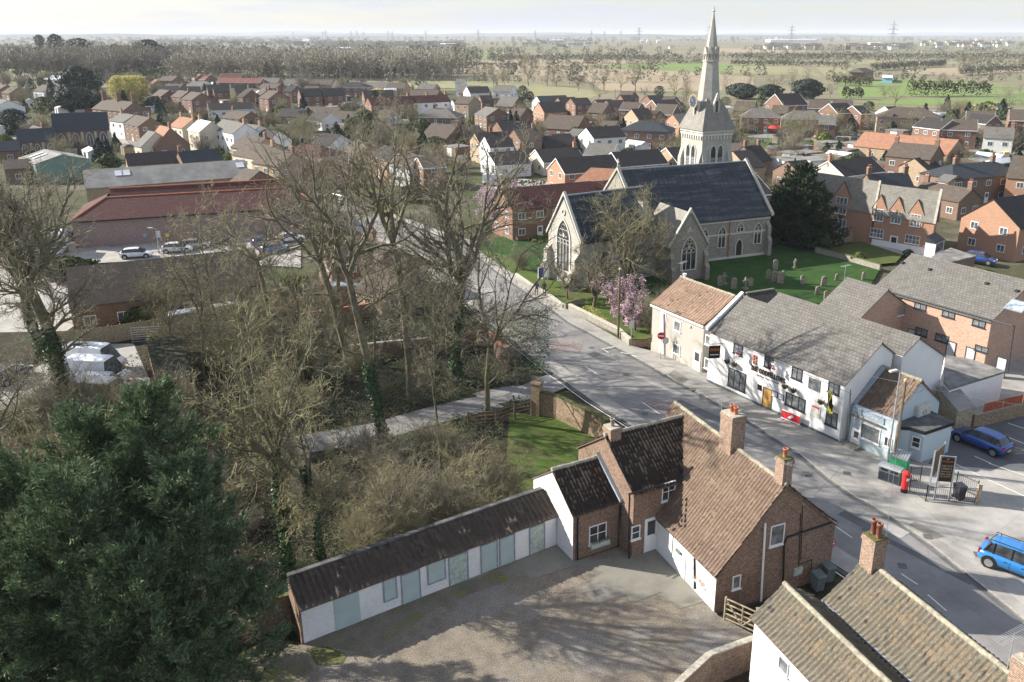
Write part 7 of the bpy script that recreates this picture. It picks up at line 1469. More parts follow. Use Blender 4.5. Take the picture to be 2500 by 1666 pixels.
def puffs(name,seed,C,H,label,cat='trees',m=26,mat='leaf_far',fl=.55):
    r=np.random.default_rng(seed);n=len(C);a=r.uniform(0,6.28,(n,m));t=r.random((n,m));q=H[:,None]*fl*np.sqrt(np.maximum(.05,1-(2*t-1)**2))*r.uniform(.5,1.05,(n,m));P=np.stack([C[:,0:1]+np.cos(a)*q,C[:,1:2]+np.sin(a)*q,H[:,None]*(.08+t*.95)],-1).reshape(-1,3)
    V,Q=leafquads(r,P,.09,None,.8);V=P.repeat(4,0)+(V-P.repeat(4,0))*np.repeat(np.repeat(H,m),4)[:,None];tag(put(npmesh(name,V,Q,M[mat])),label,cat,None,'stuff')
r=np.random.default_rng(55);C=[];H=[]
for i in range(120):      # hedgerows over the plain
    inv=r.uniform(1/6500,1/560);Y=1/inv;X=r.uniform(-.72,.62)*Y;a=r.normal(0,.16) if r.random()<.8 else r.uniform(0,3);L_=r.uniform(60,350)*(1+Y/2500);m=int(L_/(2.2+Y*.0042));
    if Y<900 and -.12<X/Y<.28:continue
    if Y<2200 and X/Y>-.1 and i%5<3:continue
    for k in range(m):C.append((X+math.cos(a)*L_*k/m+r.normal(0,3),Y+math.sin(a)*L_*k/m+r.normal(0,1.2)));H.append(r.uniform(2.,4.2) if r.random()<.88 else r.uniform(6,10))
for i in range(24):      # copses
    inv=r.uniform(1/8000,1/900);Y=1/inv;X=r.uniform(-.72,.62)*Y;m=int(r.uniform(12,40));s=r.uniform(25,90)*(1+Y/3000)
    for k in range(m):C.append((X+r.normal(0,s*1.6),Y+r.normal(0,s)));H.append(r.uniform(6,12))
for i in range(700):Y=r.uniform(3600,11000);C.append((r.uniform(-.72,.62)*Y,Y));H.append(r.uniform(10,20))
for i in range(420):Y=1/r.uniform(1/3000,1/640);X=r.uniform(-.72,-.08)*Y;C.append((X,Y));H.append(r.uniform(9,17))
puffs('distant_trees',56,np.array(C),np.array(H),'hedgerow trees and copses across the far plain',m=80)
tag(bpy.data.objects['distant_trees'],kind='stuff')
# hills on the skyline
V=[];Qs=[];r=np.random.default_rng(9)
for k,(Y,h0) in enumerate(((9500,38),(13500,62),(19000,95))):
    n=160;x=np.linspace(-.8,.75,n)*Y;h=h0*(.55+.3*np.sin(x/Y*9+k*2)+.18*np.sin(x/Y*23+k)+.08*np.sin(x/Y*61));h=np.maximum(h,2);b=len(V)
    for i in range(n):V+=[(x[i],Y-900,-.5),(x[i],Y,h[i]),(x[i],Y+2500,-.5)]
    for i in range(n-1):Qs+=[(b+3*i,b+3*i+3,b+3*i+4,b+3*i+1),(b+3*i+1,b+3*i+4,b+3*i+5,b+3*i+2)]
tag(put(npmesh('hills',np.array(V),np.array(Qs),M['hill_land'],smooth=True)),None,None,None,'structure')
# ------------------------------------------------------------------ vehicles
def paintmat(n,c,metal=.3):
    m,nn,p=nodes(n,.28,.6,);p.inputs['Base Color'].default_value=c4(c);p.inputs['Metallic'].default_value=metal;p.inputs['Coat Weight'].default_value=.6
for n_,c_,me_ in(('car_blue',(.02,.085,.33),.3),('car_light_blue',(.035,.22,.56),.2),('car_white',(.78,.80,.82),0.),('car_silver',(.46,.47,.48),.5),('car_dark',(.03,.035,.045),.3),('car_grey',(.22,.22,.22),.5)):paintmat(n_,c_,me_)
plain('tyre',(.018,.018,.018),.85,.1);plain('rim',(.42,.43,.44),.35,.1,metal=.7);plain('lamp_red',(.45,.01,.01),.25,.1);plain('lamp_clear',(.7,.72,.75),.15,.1);plain('plate_yellow',(.75,.55,.04),.5,.05)
_cc={}
def carmesh(st):
    if st in _cc:return _cc[st]
    H={'hatch':1.46,'suv':1.62,'van':2.45,'small_van':1.85}[st];hl={'hatch':2.15,'suv':2.05,'van':2.7,'small_van':2.25}[st];w={'hatch':.89,'suv':.91,'van':.99,'small_van':.92}[st]
    van=st in('van','small_van');bz=.92 if not van else (1.2 if st=='van' else 1.05)
    if not van:S_=[(-hl,.55,.80,.80),(-hl+.1,.32,.93,.92),(-hl+.5,.26,bz,1.),(-.6,.24,bz-.0,1.),(.3,.24,bz-.02,1.),(.95,.24,bz-.05,1.),(1.45,.26,bz-.13,.98),(hl-.25,.3,bz-.24,.92),(hl-.05,.38,bz-.36,.82),(hl,.45,.5,.74)]
    else:S_=[(-hl,.4,bz,.95),(-hl+.1,.3,bz,1.),(-.5,.3,bz,1.),(.9,.3,bz,1.),(hl-1.05,.3,bz,1.),(hl-.6,.3,bz-.1,.97),(hl-.15,.33,bz-.3,.9),(hl,.42,.62,.8)]
    b=MB();n=11
    for x,z0,zb,k in S_:
        W_=w*k;pr=[(0,z0),(W_*.85,z0),(W_*.98,z0+(zb-z0)*.3),(W_,z0+(zb-z0)*.62),(W_*.96,zb-.02),(W_*.86,zb+.02)];ring_=[(x,y,z) for y,z in pr]+[(x,0,zb+.045)]+[(x,-y,z) for y,z in pr[:0:-1]];b.v+=ring_
    n=12
    for i in range(len(S_)-1):
        for j in range(n):k=(j+1)%n;b.f.append((i*n+j,i*n+k,(i+1)*n+k,(i+1)*n+j));b.m.append(0)
    b.f.append(tuple(range(n))[::-1]);b.m.append(0);b.f.append(tuple(range((len(S_)-1)*n,len(S_)*n)));b.m.append(0)
    c=MB()
    if not van:C_=[(-hl+.28,.98,bz+.03,.80,.78),(-hl+.62,.0,H-.08,.80,.62),(-.9,0,H,.82,.64),(.0,0,H+.01,.82,.64),(.42,0,H-.06,.81,.61),(1.18,0,bz-.03,.80,.78)]
    else:C_=[(-hl+.02,0,H-.06,.93,.85),(-hl+.12,0,H,.97,.86),(-.5,0,H+.02,.97,.86),(hl-1.75,0,H,.97,.85),(hl-1.45,0,H-.08,.95,.82),(hl-.62,0,bz-.02,.93,.86)]
    for x,_,zt,kb,kt in C_:
        zb_=bz-.06 if x<1.1 or van else bz-.09
        c.v+=[(x,w*kb+.03 if van else w*kb,zb_),(x,w*kt,zt-.05),(x,w*kt*.8,zt),(x,-w*kt*.8,zt),(x,-w*kt,zt-.05),(x,-(w*kb+.03 if van else w*kb),zb_)]
    m=len(C_)
    for i in range(m-1):
        for j in range(5):
            side=j in(0,4)
            if van:gm=1 if (i==m-2 and j in(1,2,3)) or (side and i==m-2) else 0
            else:gm=1 if side or (i in(0,m-2) and j in(1,2,3)) else 0
            c.f.append((i*6+j,(i+1)*6+j,(i+1)*6+j+1,i*6+j+1));c.m.append(gm)
    c.f.append(tuple(range(6)));c.m.append(1 if not van else 0);c.f.append(tuple(range((m-1)*6,m*6))[::-1]);c.m.append(1)
    pil=MB()
    if not van:
        for s in(-1,1):
            for x in(-1.25,-.28):pil.tube((x,s*w*.82,bz),(x+.03,s*w*.645,H-.04),.035,n=5)
            pil.tube((-hl+.3,s*w*.79,bz),(-hl+.62,s*w*.63,H-.1),.045,n=5);pil.tube((1.16,s*w*.79,bz-.02),(.44,s*w*.62,H-.08),.035,n=5);pil.box(.85,1.02,s*w-.02 if s>0 else -w-.14,s*w+.14 if s>0 else -w+.02,bz+.0,bz+.13)
        if st=='suv':
            for s in(-1,1):pil.tube((-1.5,s*w*.56,H+.06),(.2,s*w*.56,H+.06),.025,n=5)
    else:
        for s in(-1,1):pil.box(hl-1.3,hl-1.15,s*(w+.14)-.08,s*(w+.14)+.08,bz+.1,bz+.4);c2=MB()
    if not van:
        for s in(-1,1):
            for x in(-1.22,-.28,.72):pil.box(x-.007,x+.007,s*w*1.0-.004,s*w*1.0+.004,.36,bz-.06)
            pil.box(-1.3,1.0,s*w*.995-.006,s*w*.995+.006,.30,.36)
            for x in(-.5,.42):pil.box(x-.09,x+.09,s*w-.01,s*w+.02,bz-.17,bz-.13)
        pil.box(hl-.03,hl+.012,-.5,.5,.42,.54);pil.box(hl-.15,hl-.02,-.35,.35,bz-.36,bz-.30)
    wr_=.33 if st!='suv' else .36;t=MB();Rm=MB()
    for y0,y1,r,tt in((-.11,.11,wr_,t),(.09,.125,wr_*.66,Rm)):
        i=len(tt.v);N=20
        for y in(y0,y1):
            for k in range(N):a=2*math.pi*k/N;tt.v.append((r*math.cos(a),y,r*math.sin(a)))
        for k in range(N):j=(k+1)%N;tt.f.append((i+k,i+N+k,i+N+j,i+j));tt.m.append(0)
        tt.f.append(tuple(i+k for k in range(N)));tt.m.append(0);tt.f.append(tuple(i+N+k for k in range(N))[::-1]);tt.m.append(0)
    arch_=MB().lathe([(0,.0),(wr_+.07,.0),(wr_+.07,.012),(0,.012)],n=20)
    hlmp=MB().box(-.06,.03,-.2,.2,-.07,.08);tl=MB().box(-.03,.05,-.13,.13,-.12,.14);pl=MB().box(-.012,.012,-.26,.26,-.055,.055)
    _cc[st]=dict(b=b,c=c,p=pil,t=t.mesh('tyre',M['tyre']),r=Rm.mesh('rim',M['rim']),a=arch_.mesh('wheel_arch',M['tyre']),h=hlmp.mesh('headlight',M['lamp_clear']),tl=tl.mesh('tail_light',M['lamp_red']),pl=pl.mesh('number_plate',M['plate_yellow']),pw=pl.mesh('number_plate',M['flag_white']),hl=hl,w=w,wr=wr_,bz=bz,H=H,van=van);return _cc[st]
def car(st,xy_,ang,col,label,name='parked_car',cat='car',z=.12,group='parked cars'):
    k=carmesh(st);o=empty(name,(xy_[0],xy_[1],z),ang,label,cat,group);key=(st,col)
    if key not in _cc:_cc[key]=(k['b'].mesh('body',M[col],True),k['c'].mesh('cabin',[M[col],M['glass']]),k['p'].mesh('trim',M['car_dark' if st!='van' else col]))
    for me in _cc[key]:put(me,o)
    hl,w=k['hl'],k['w'];ax=(hl-.78,-hl+.72)
    for x in ax:
        for s in(-1,1):
            wh=empty_part('wheel',o,(x,s*(w-.09),k['wr']),0 if s>0 else math.pi);put(k['t'],wh);put(k['r'],wh);put(k['a'],o,(x,s*(w-.005),k['wr']+.03),rot=(R(90)*-s,0,0))
    for s in(-1,1):
        put(k['h'],o,(hl-.12,s*w*.62,k['bz']-.3),R(s*22));put(k['tl'],o,(-hl+.06,s*w*.78,k['bz']-.06),R(-s*12))
    put(k['pl'],o,(-hl-.01,0,.55));put(k['pw'],o,(hl+.0,0,.45));return o
def empty_part(name,parent,loc,rz):
    o=link(bpy.data.objects.new(name,None));o.parent=parent;o.location=loc;o.rotation_euler=(0,0,rz);o.empty_display_size=.2;return o
def aim(z,a,b,h=0):A,B=W(z,*a,h),W(z,*b,h);return ((A.x+B.x)/2,(A.y+B.y)/2),math.atan2(B.y-A.y,B.x-A.x)
c_,a_=aim('C4',(2100,1225),(1830,1110));cc=(c_[0]+.9*math.sin(a_)*-1*-1,c_[1]);d_=Vector((math.cos(a_),math.sin(a_)));nr_=Vector((d_.y,-d_.x))
car('hatch',(c_[0]+nr_.x*.85*-1*(-1 if nr_.y>0 else 1),c_[1]+.9),a_,'car_blue','dark blue hatchback parked beside the red slatted yard wall')
c_,a_=aim('D4',(1960,690),(2420,870));car('suv',(c_[0]+.6,c_[1]+.9),a_,'car_light_blue','bright blue tall hatchback with roof rails on the forecourt at the right edge')
c_,a_=aim('B3',(345,580),(440,560));car('hatch',(c_[0]-.2,c_[1]+.8),a_+math.pi*0,'car_white','white hatchback on the drive beside the roadside cottages',z=.15)
for (u,v,st_,col,l_) in((870,520,'van','car_white','white van furthest back in the park yard'),(900,640,'van','car_white','second white van in the park yard'),(930,740,'small_van','car_silver','silver van third in the park yard'),(930,850,'van','car_grey','dark silver van nearest the camera in the park yard')):
    p=W('C1',u,v);car(st_,xy(p),R(-6),col,l_,'parked_van','van',-.0,'vans parked in the yard')
p=W('B2',2250,195);v_=car('van',xy(p),R(-8),'car_white','white van with pale blue stripes beside the white bungalow','parked_van','van',-.05)
for s in(-1,1):
    for k in range(2):add('stripe',MB().box(-1.9,-.4,-.012,.012,-.04,.04),M['sky_blue_paint'],v_,(0,s*1.0,1.35-k*.2))
for z,u,v,an,st_,col,l_ in(('A4',505,930,5,'hatch','car_grey','dark grey car by the sports field, leftmost of three'),('A4',690,935,5,'hatch','car_silver','silver car by the sports field, middle of three'),('A4',925,940,5,'hatch','car_white','white car by the sports field, rightmost of three'),
 ('B4',1985,815,-45,'hatch','car_blue','dark blue car half hidden behind the flat garage roof'),('B1',1230,840,15,'hatch','car_white','white car showing its roof left in the store car park'),('B1',1595,790,15,'hatch','car_white','white car showing its roof right in the store car park'),('B1',2380,730,30,'hatch','car_blue','blue car in the store car park behind the leaning tree'),
 ('A1',1215,1035,-35,'hatch','car_dark','dark car in front of the brown house by the school hall'),('B2',860,310,-40,'hatch','car_silver','silver car on the road behind the bare trees'),('B2',1070,60,-10,'hatch','car_light_blue','pale blue car by the far dark hedge'),('B2',930,40,-10,'hatch','car_silver','silver car beside the pale blue far car'),('A3',1295,1110,10,'hatch','car_dark','dark red-brown car behind the clipped hedge'),('B2',250,790,30,'hatch','car_light_blue','light blue car in the park side lane'),
 ('A4',2010,1165,-30,'hatch','car_white','white car behind the long slate roof')):
    p=W(z,u,v);car(st_,xy(p),R(an),col,l_,z=-.05 if z!='B4' else .1)
for z,u,v,an,col,l_ in(('B1',1750,760,15,'car_silver','silver car beside the store wall, right of two white roofs'),('B1',1950,720,15,'car_dark','dark car beside the store wall near the pale fork'),('B1',300,620,15,'car_white','white car at the left of the store car park'),('B1',120,640,15,'car_silver','silver car at the far left of the store car park'),('B1',560,650,15,'car_dark','dark car behind the huge twisted tree'),('C1',100,620,80,'car_dark','dark car at the left edge of the park yard'),('B2',400,700,30,'car_white','white car in the store car park behind the bare trees'),('B2',1180,330,-45,'car_dark','dark car on the road behind the tallest tree'),('A2',1010,735,-30,'car_white','white car below the maroon terrace'),('A2',1520,870,10,'car_silver','silver car by the hipped bungalow'),('A3',640,1000,20,'car_blue','blue car beside the white house'),('A3',60,1015,20,'car_silver','silver car behind the white cottages')):
    p=W(z,u,v);car('hatch',xy(p),R(an),col,l_,z=-.02 if z[0] in 'BC' else -.12)
p=W('L',780,800);lo=car('van',xy(p),R(-75),'car_white','white box lorry in the store yard seen through the branches','lorry','lorry',0,None);add('box',MB().box(-2.6,.8,-1.15,1.15,.9,3.3),M['white_paint'],lo)
# ------------------------------------------------------------------ walls, fences, gates
wallrun('garden_wall',[xy(p) for p in wl('C3',[(405,845),(540,878),(700,955),(890,1048)])]+[(5.2,55.2),(7.2,52.5),(8.0,50.2)],2,.3,'wall_rubble','curving old brick wall between the lawn and the road',cap='moss',hs=[2.0,2.0,1.9,1.8,1.7,1.6,1.6],caph=.1)
def pillar(z,u,v,w_,h,label,mat='wall_rubble'):
    p=W(z,u,v);b=MB().box(-w_/2,w_/2,-w_/2,w_/2,-.1,h).box(-w_/2-.06,w_/2+.06,-w_/2-.06,w_/2+.06,h,h+.12);o=add('gate_pillar',b,M[mat],None,(p.x,p.y,0),R(-25));return tag(o,label,'gate pillar')
pillar('C3',372,842,.75,2.75,'tall stone gate pillar at the end of the curving wall');pillar('C2',2330,520,.6,2.2,'brick gate pillar on the far side of the lane entrance','brick_old')
def railfence(name,P,h,rails,label,mat='wood_brown',post=.07,sp=2.2,rr_=.04,cat='fence'):
    o=empty(name,(P[0][0],P[0][1],0),0,label,cat);b=MB()
    for (x0,y0),(x1,y1) in zip(P[:-1],P[1:]):
        l=math.hypot(x1-x0,y1-y0);n=max(1,round(l/sp))
        for i in range(n+1):
            x=x0+(x1-x0)*i/n-P[0][0];y=y0+(y1-y0)*i/n-P[0][1];add('post',MB().box(-post,post,-post,post,-.1,h+.08),M[mat],o,(x,y,0),math.atan2(y1-y0,x1-x0))
        for k in range(rails):z=h*(k+1)/rails-.06;b.tube((x0-P[0][0],y0-P[0][1],z),(x1-P[0][0],y1-P[0][1],z),rr_,n=5)
    add('rails',b,M[mat],o);return o
railfence('rail_fence',[xy(W('C3',330,850)),xy(W('C3',190,880)),xy(W('C3',40,930)),xy(W('C2',2000,1040))],1.25,4,'dark timber rail fence between gate pillar and lane')
low=[xy(p) for p in wl('B3',[(640,1205),(840,1305),(1040,1410),(1140,1500)])];wallrun('low_wall',low,.75,.35,'wall_stone','low stone wall along the churchyard pavement',cap='stone_trim',z0=0)
wallrun('low_wall',[xy(p) for p in wl('B3',[(1145,1500),(1250,1500),(1385,1460)])],.8,.35,'wall_rubble','low curved stone wall corner beside the cottage',cap='moss',z0=0)
wallrun('low_wall',[xy(p) for p in wl('B3',[(200,930),(330,1020),(470,1100),(590,1190)])],.45,.3,'wall_stone','lowest stretch of churchyard wall before the gate gap',cap='stone_trim',z0=0);wallrun('low_wall',[xy(p) for p in wl('B3',[(600,1195),(690,1165),(765,1160)])],.7,.3,'wall_stone','short stone wall beside the churchyard steps',cap='moss',z0=0)
wallrun('yard_wall',[(11.35,35.9),(11.2,34.6),xy(W('D3',2060,1445)),xy(W('D3',1700,1580)),(6.6,31.0),(4.6,28.6)],1.75,.24,'brick_old','old brick wall curving round the gravel yard at the bottom',cap='mortar')
p0=W('D2',110,1180);wallrun('brick_wall',[xy(p0),(p0.x+1.6,p0.y+.7),(-12.95,36.7)],1.9,.24,'brick_red','red brick wall stub between the sheds and the cypress',cap='moss')
wallrun('garden_wall',[xy(p) for p in wl('C2',[(920,455),(1300,410),(1700,375)])],1.6,.25,'brick_old','brick wall with pale coping behind the ivy bank',cap='stone_trim');wallrun('garden_wall',[xy(p) for p in wl('C2',[(1800,380),(2180,330),(2300,480)])],1.9,.25,'brick_old','brick wall behind the broad ivy-trunked tree',cap='terracotta')
wallrun('garden_wall',[xy(p) for p in wl('B2',[(380,1480),(700,1440),(1000,1390),(1330,1330)])],1.5,.25,'brick_old','long red-capped garden wall behind the park',cap='terracotta');wallrun('garden_wall',[xy(p) for p in wl('B4',[(640,735),(860,790),(1170,880)])],.9,.3,'wall_stone','low wall between churchyard and school house lawn',cap='moss',z0=0)
def boards(z,pts,h,mat,label,name='timber_fence',bw=.13,cap=False):
    P=[xy(p) for p in wl(z,pts)];o=empty(name,(P[0][0],P[0][1],0),0,label,'fence');b=MB();r_=random.Random(4)
    for (x0,y0),(x1,y1) in zip(P[:-1],P[1:]):
        a=math.atan2(y1-y0,x1-x0);l=math.hypot(x1-x0,y1-y0);q=MB();n=int(l/bw)
        for i in range(n):hh=h+r_.uniform(-.03,.03);q.box(i*bw,i*bw+bw*.93,-.02+(.012 if i%2 else 0),.01,0,hh)
        add('panel',q,M[mat],o,(x0-P[0][0],y0-P[0][1],0),a);q=MB()
        for i in range(int(l/1.9)+1):q.box(i*1.9-.06,i*1.9+.06,.012,.12,0,h+.1)
        add('posts',q,M['concrete' if cap else mat],o,(x0-P[0][0],y0-P[0][1],0),a)
    return o
boards('C1',[(420,360),(1100,265),(1560,190)],1.75,'timber','weathered timber fence behind the parked vans');boards('C1',[(1600,185),(2353,95)],1.75,'timber','weathered timber fence beyond the steel gate');boards('B2',[(330,1370),(690,1300)],1.8,'timber','slatted timber fence panel beside the pale forked tree')
boards('A4',[(225,1060),(540,1105)],1.7,'fence_red','orange-brown fence along the sports field, left part',bw=.5);boards('A4',[(705,1112),(850,1130)],1.7,'fence_red','orange-brown fence along the sports field, right part',bw=.5);boards('B4',[(640,690),(800,665),(1030,620)],1.5,'timber','pale panel fence in front of the school house',bw=.3);boards('B4',[(1440,160),(1470,130)],1.5,'fence_red','orange fence piece behind the school house',bw=.3)
# steel field gate, wooden yard gate
def gatebars(name,p0,p1,h,n,mat,label,r_=.025,diag=True,lean=0.):
    o=empty(name,(p0[0],p0[1],0),math.atan2(p1[1]-p0[1],p1[0]-p0[0]),label,'gate');l=math.hypot(p1[0]-p0[0],p1[1]-p0[1]);b=MB()
    for i in range(n):z=.12+(h-.12)*i/(n-1);b.tube((0,0,z),(l,0,z),r_,n=6)
    b.tube((0,0,0),(0,0,h+.1),r_*1.3,n=6).tube((l,0,0),(l,0,h),r_*1.3,n=6)
    if diag:b.tube((0,0,h),(l/2,0,.1),r_,n=6).tube((l,0,h),(l/2,0,.1),r_,n=6).tube((l/2,0,.1),(l/2,0,h),r_,n=6)
    add('bars',b,M[mat],o);o.rotation_euler.x=lean;return o
gatebars('steel_gate',xy(W('C1',1190,285)),xy(W('C1',1545,262)),1.6,7,'galv','galvanised steel field gate standing by the timber fence',.03,False);gatebars('wooden_gate',(9.95,37.2),(11.5,35.95),1.35,5,'timber','weathered wooden five-bar gate at the yard corner',.045)
p=W('D3',1950,1000);tag(add('gate_post',MB().box(-.09,.09,-.09,.09,-.05,1.15),M['wood_brown'],None,(p.x,p.y,0)),'short brown post against the farmhouse gable','post')
# brick garage by the vans
g0,g1,g2,g3=[xy(W('C1',u,v,2.5)) for u,v in((1405,603),(1700,575),(1650,235),(1318,262))];G_=empty('brick_garage',(g0[0],g0[1],0),0,'small brick garage with mossy dark flat roof beside the vans','garage');PG=[(q[0]-g0[0],q[1]-g0[1]) for q in(g0,g1,g2,g3)]
add('wall',MB().prism(PG,-.1,2.45),M['brick_orange'],G_);m_=(sum(q[0] for q in PG)/4,sum(q[1] for q in PG)/4);add('roof',MB().prism([(m_[0]+(q[0]-m_[0])*1.06,m_[1]+(q[1]-m_[1])*1.06) for q in PG],2.45,2.6),M['moss_dark'],G_);V,Q=leafquads(np.random.default_rng(3),np.stack([np.random.default_rng(1).uniform(min(q[0] for q in PG)+.3,max(q[0] for q in PG)-.3,900),np.random.default_rng(2).uniform(min(q[1] for q in PG)+.2,max(q[1] for q in PG)-.2,900),np.full(900,2.63)],1),.09,np.tile([0,0,1.],(900,1)));put(npmesh('moss',V,Q,M['leaf_hedge']),G_)
# white low wing on the street house, glass-roofed lean-to, flat garages
def flatbox(name,z,pts,h,wall,roof,label,cat='building',over=1.04,th=.15):
    P=[xy(W(z,u,v,h)) for u,v in pts];c=P[0];o=empty(name,(c[0],c[1],0),0,label,cat);Q=[(p[0]-c[0],p[1]-c[1]) for p in P];add('wall',MB().prism(Q,-.2,h-.02),M[wall],o);m=(sum(q[0] for q in Q)/len(Q),sum(q[1] for q in Q)/len(Q));add('roof',MB().prism([(m[0]+(q[0]-m[0])*over,m[1]+(q[1]-m[1])*over) for q in Q],h,h+th),M[roof],o);return o
flatbox('white_wing','B1',[(725,1300),(1225,1215),(1240,1130),(800,1180)],2.4,'white_render','white_roof','low white flat-roofed wing on the street house');flatbox('garage','B4',[(1600,770),(1760,812),(1955,765),(1750,700)],2.4,'brick_old','deck','flat grey roofed garage behind the apartments','garage');flatbox('shed','B2',[(740,1115),(1010,1095),(980,1010),(720,1010)],2.3,'brick_red','roof_glass','lean-to with a sloping glass roof by the walled garden','shed')
flatbox('shed','B1',[(1530,1370),(2200,1250),(2180,1230),(1500,1340)],1.9,'concrete','white_roof','long low white roofed store behind the timber fence','shed',1.02);flatbox('extension','A4',[(1775,1310),(2330,1285),(2300,1262),(1900,1255)],2.8,'brick_brown','felt','flat dark roofed extension behind the school house','extension');flatbox('extension','A3',[(0,1275),(170,1262),(160,1240),(0,1250)],2.3,'white_render','felt','flat porch in front of the white bungalow','extension')
# bus-style totem, lamp posts, poles
def lamp(z,u,v,tv,label,arm=.8,mat='galv',az=200,base=0.,double=False):
    p,H=gt(z,u,v,tv);o=empty('lamp_post',(p.x,p.y,base),0,label,'street lamp');add('pole',MB().tube((0,0,0),(0,0,1.3),.10,.10).tube((0,0,1.3),(0,0,H-.1),.075,.05),M[mat],o);a=R(az);d=(math.cos(a),math.sin(a));add('arm',MB().tube((0,0,H-.1),(d[0]*arm,d[1]*arm,H+.05),.035),M[mat],o);add('lamp_head',MB().box(-.32,.32,-.11,.11,-.06,.06),M['curtain'],o,(d[0]*(arm+.2),d[1]*(arm+.2),H+.05),a)
    return o
lamp('C4',1225,1290,492,'grey street lamp in front of the blue-grey shop',.5,'galv',205,.1);lamp('B1',1430,805,580,'thin lamp post in the store car park',.6,'galv',180);lamp('B2',820,450,170,'street lamp on the bend behind the bare trees',.6)
lamp('A3',985,1160,1010,'street lamp in front of the white cottages');lamp('A3',1452,1100,990,'street lamp beside the brown brick house');lamp('A3',115,1330,1235,'lamp post by the white bungalow');lamp('A4',2160,1165,1055,'pale lamp post at the right of the orange hall')
def pole(z,u,v,tv,label,mat='wood_brown',r_=.13,cross=False,base=0.):
    p,H=gt(z,u,v,tv);o=empty('telegraph_pole',(p.x,p.y,base),0,label,'pole');add('pole',MB().tube((0,0,-.1),(0,0,H),r_,r_*.75,10),M[mat],o);b=MB()
    for i in range(6):b.box(-.04,.04,-r_-.05,r_+.05,H-.5-i*.35,H-.47-i*.35)
    add('insulator',MB().lathe([(.1,H),(.14,H+.05),(.12,H+.2),(0,H+.25)],n=10),M['sign_tan'],o)
    if cross:add('crossarm',MB().box(-.7,.7,-.05,.05,H-.35,H-.25).box(-.6,.6,-.05,.05,H-.8,H-.7),M['galv'],o)
    return p,H
pA=pole('C4',1278,1285,590,'brown telegraph pole beside the street lamp',base=.1);pB=pole('B3',1038,1437,880,'mossy telegraph pole on the churchyard pavement',mat='bark_trunk',base=.1);pC=pole('B4',2310,690,600,'telegraph pole with cross arms at the right edge',cross=True);pole('A3',718,1080,870,'telegraph pole left of the white cottages',r_=.11);pole('A4',1103,430,370,'pole in the field by the farmhouse');pole('A3',1108,680,580,'pole behind the middle houses')
o=MB();
def wire(b,a,c,sag,r_=.012):
    a,c=Vector(a),Vector(c);P=[a.lerp(c,i/10)-Vector((0,0,sag*4*(i/10)*(1-i/10))) for i in range(11)];b.path(P,r_,4)
ta_=(pA[0].x,pA[0].y,pA[1]);
for i,(t,l_) in enumerate((((14.5,38.5,6.8),'telephone wire from the brown pole to the farmhouse'),((19.0,68.0,4.8),'telephone wire from the brown pole to the pub'),((40,46,7.5),'telephone wire from the brown pole over the forecourt'),((28.9,57.2,4.6),'telephone wire from the brown pole to the shop gable'),((16,33,6.6),'telephone wire from the brown pole to the mossy roofed cottage'))):
    b=MB();wire(b,ta_,t,.5);tag(add('overhead_wire',b,M['bin_grey']),l_,'wire')
# road signs
def disc(name,parent,loc,rz,rad,parts):
    o=empty_part(name,parent,loc,rz)
    for i,(nm,r0,r1,mt) in enumerate(parts):
        b=MB();n=28;
        if r0==0:b.poly([(r1*math.cos(2*math.pi*k/n),-.012*i-.01,r1*math.sin(2*math.pi*k/n)) for k in range(n)])
        else:torus(b,(0,-.012*i-.01,0),(r0+r1)/2,(r1-r0)/2,28,4)
        add(nm,b,M[mt],o)
    return o
p=W('C3',1385,398);o=empty('no_entry_sign',(p.x,p.y,.1),0,'round red no entry sign with white bar at the cottage corner','road sign');_,H=gt('C3',1385,398,210);add('post',MB().tube((0,0,0),(0,0,H+.35),.045),M['galv'],o);b=MB().yprism([(.38*math.cos(2*math.pi*k/28),.38*math.sin(2*math.pi*k/28)) for k in range(28)],-.06,-.045);q=add('sign_plate',b,M['flag_red'],o,(0,0,H),R(-12));add('bar',MB().box(-.27,.27,-.075,-.062,-.065,.065),M['flag_white'],q)
p2_=W('C3',1418,395);o=empty('traffic_mirror',(p2_.x,p2_.y,.1),0,'round grey sign back beside the no entry sign','road sign');_,H2=gt('C3',1418,395,250);add('post',MB().tube((0,0,0),(0,0,H2+.2),.045),M['galv'],o);add('sign_plate',MB().yprism([(.36*math.cos(2*math.pi*k/28),.36*math.sin(2*math.pi*k/28)) for k in range(28)],-.07,-.05),M['galv'],o,(0,0,H2),R(20))
p=W('D4',708,690);o=empty('no_right_turn_sign',(p.x,p.y,.1),0,'round red-ringed no right turn sign at the farmhouse corner','road sign');_,H=gt('D4',708,690,480);add('post',MB().tube((0,0,0),(0,0,H+.3),.04),M['galv'],o);q=add('sign_plate',MB().yprism([(.3*math.cos(2*math.pi*k/28),.3*math.sin(2*math.pi*k/28)) for k in range(28)],-.06,-.045),M['flag_white'],o,(0,0,H),R(18));b=MB();torus(b,(0,-.062,0),.27,.035,28,4);add('ring',b,M['flag_red'],q);add('slash',MB().yprism([(-.2,.16),(-.16,.2),(.2,-.16),(.16,-.2)],-.075,-.065),M['flag_red'],q);b=MB().box(-.06,-.01,-.07,-.062,-.17,.08);b.box(-.06,.12,-.0705,-.0625,.04,.09);b.poly([(.1,-.07,-.01),(.1,-.07,.14),(.2,-.07,.065)][::-1]);add('arrow',b,M['flag_black'],q)
p,H=gt('B3',1143,1500,1290);o=empty('road_sign',(p.x,p.y,.1),0,'grey-backed road sign at the churchyard wall corner','road sign');add('post',MB().tube((0,0,0),(0,0,H),.045),M['galv'],o);add('sign_plate',MB().box(-.32,.32,-.02,.0,H-.85,H-.05),M['galv'],o,(0,-.06,0),R(35))
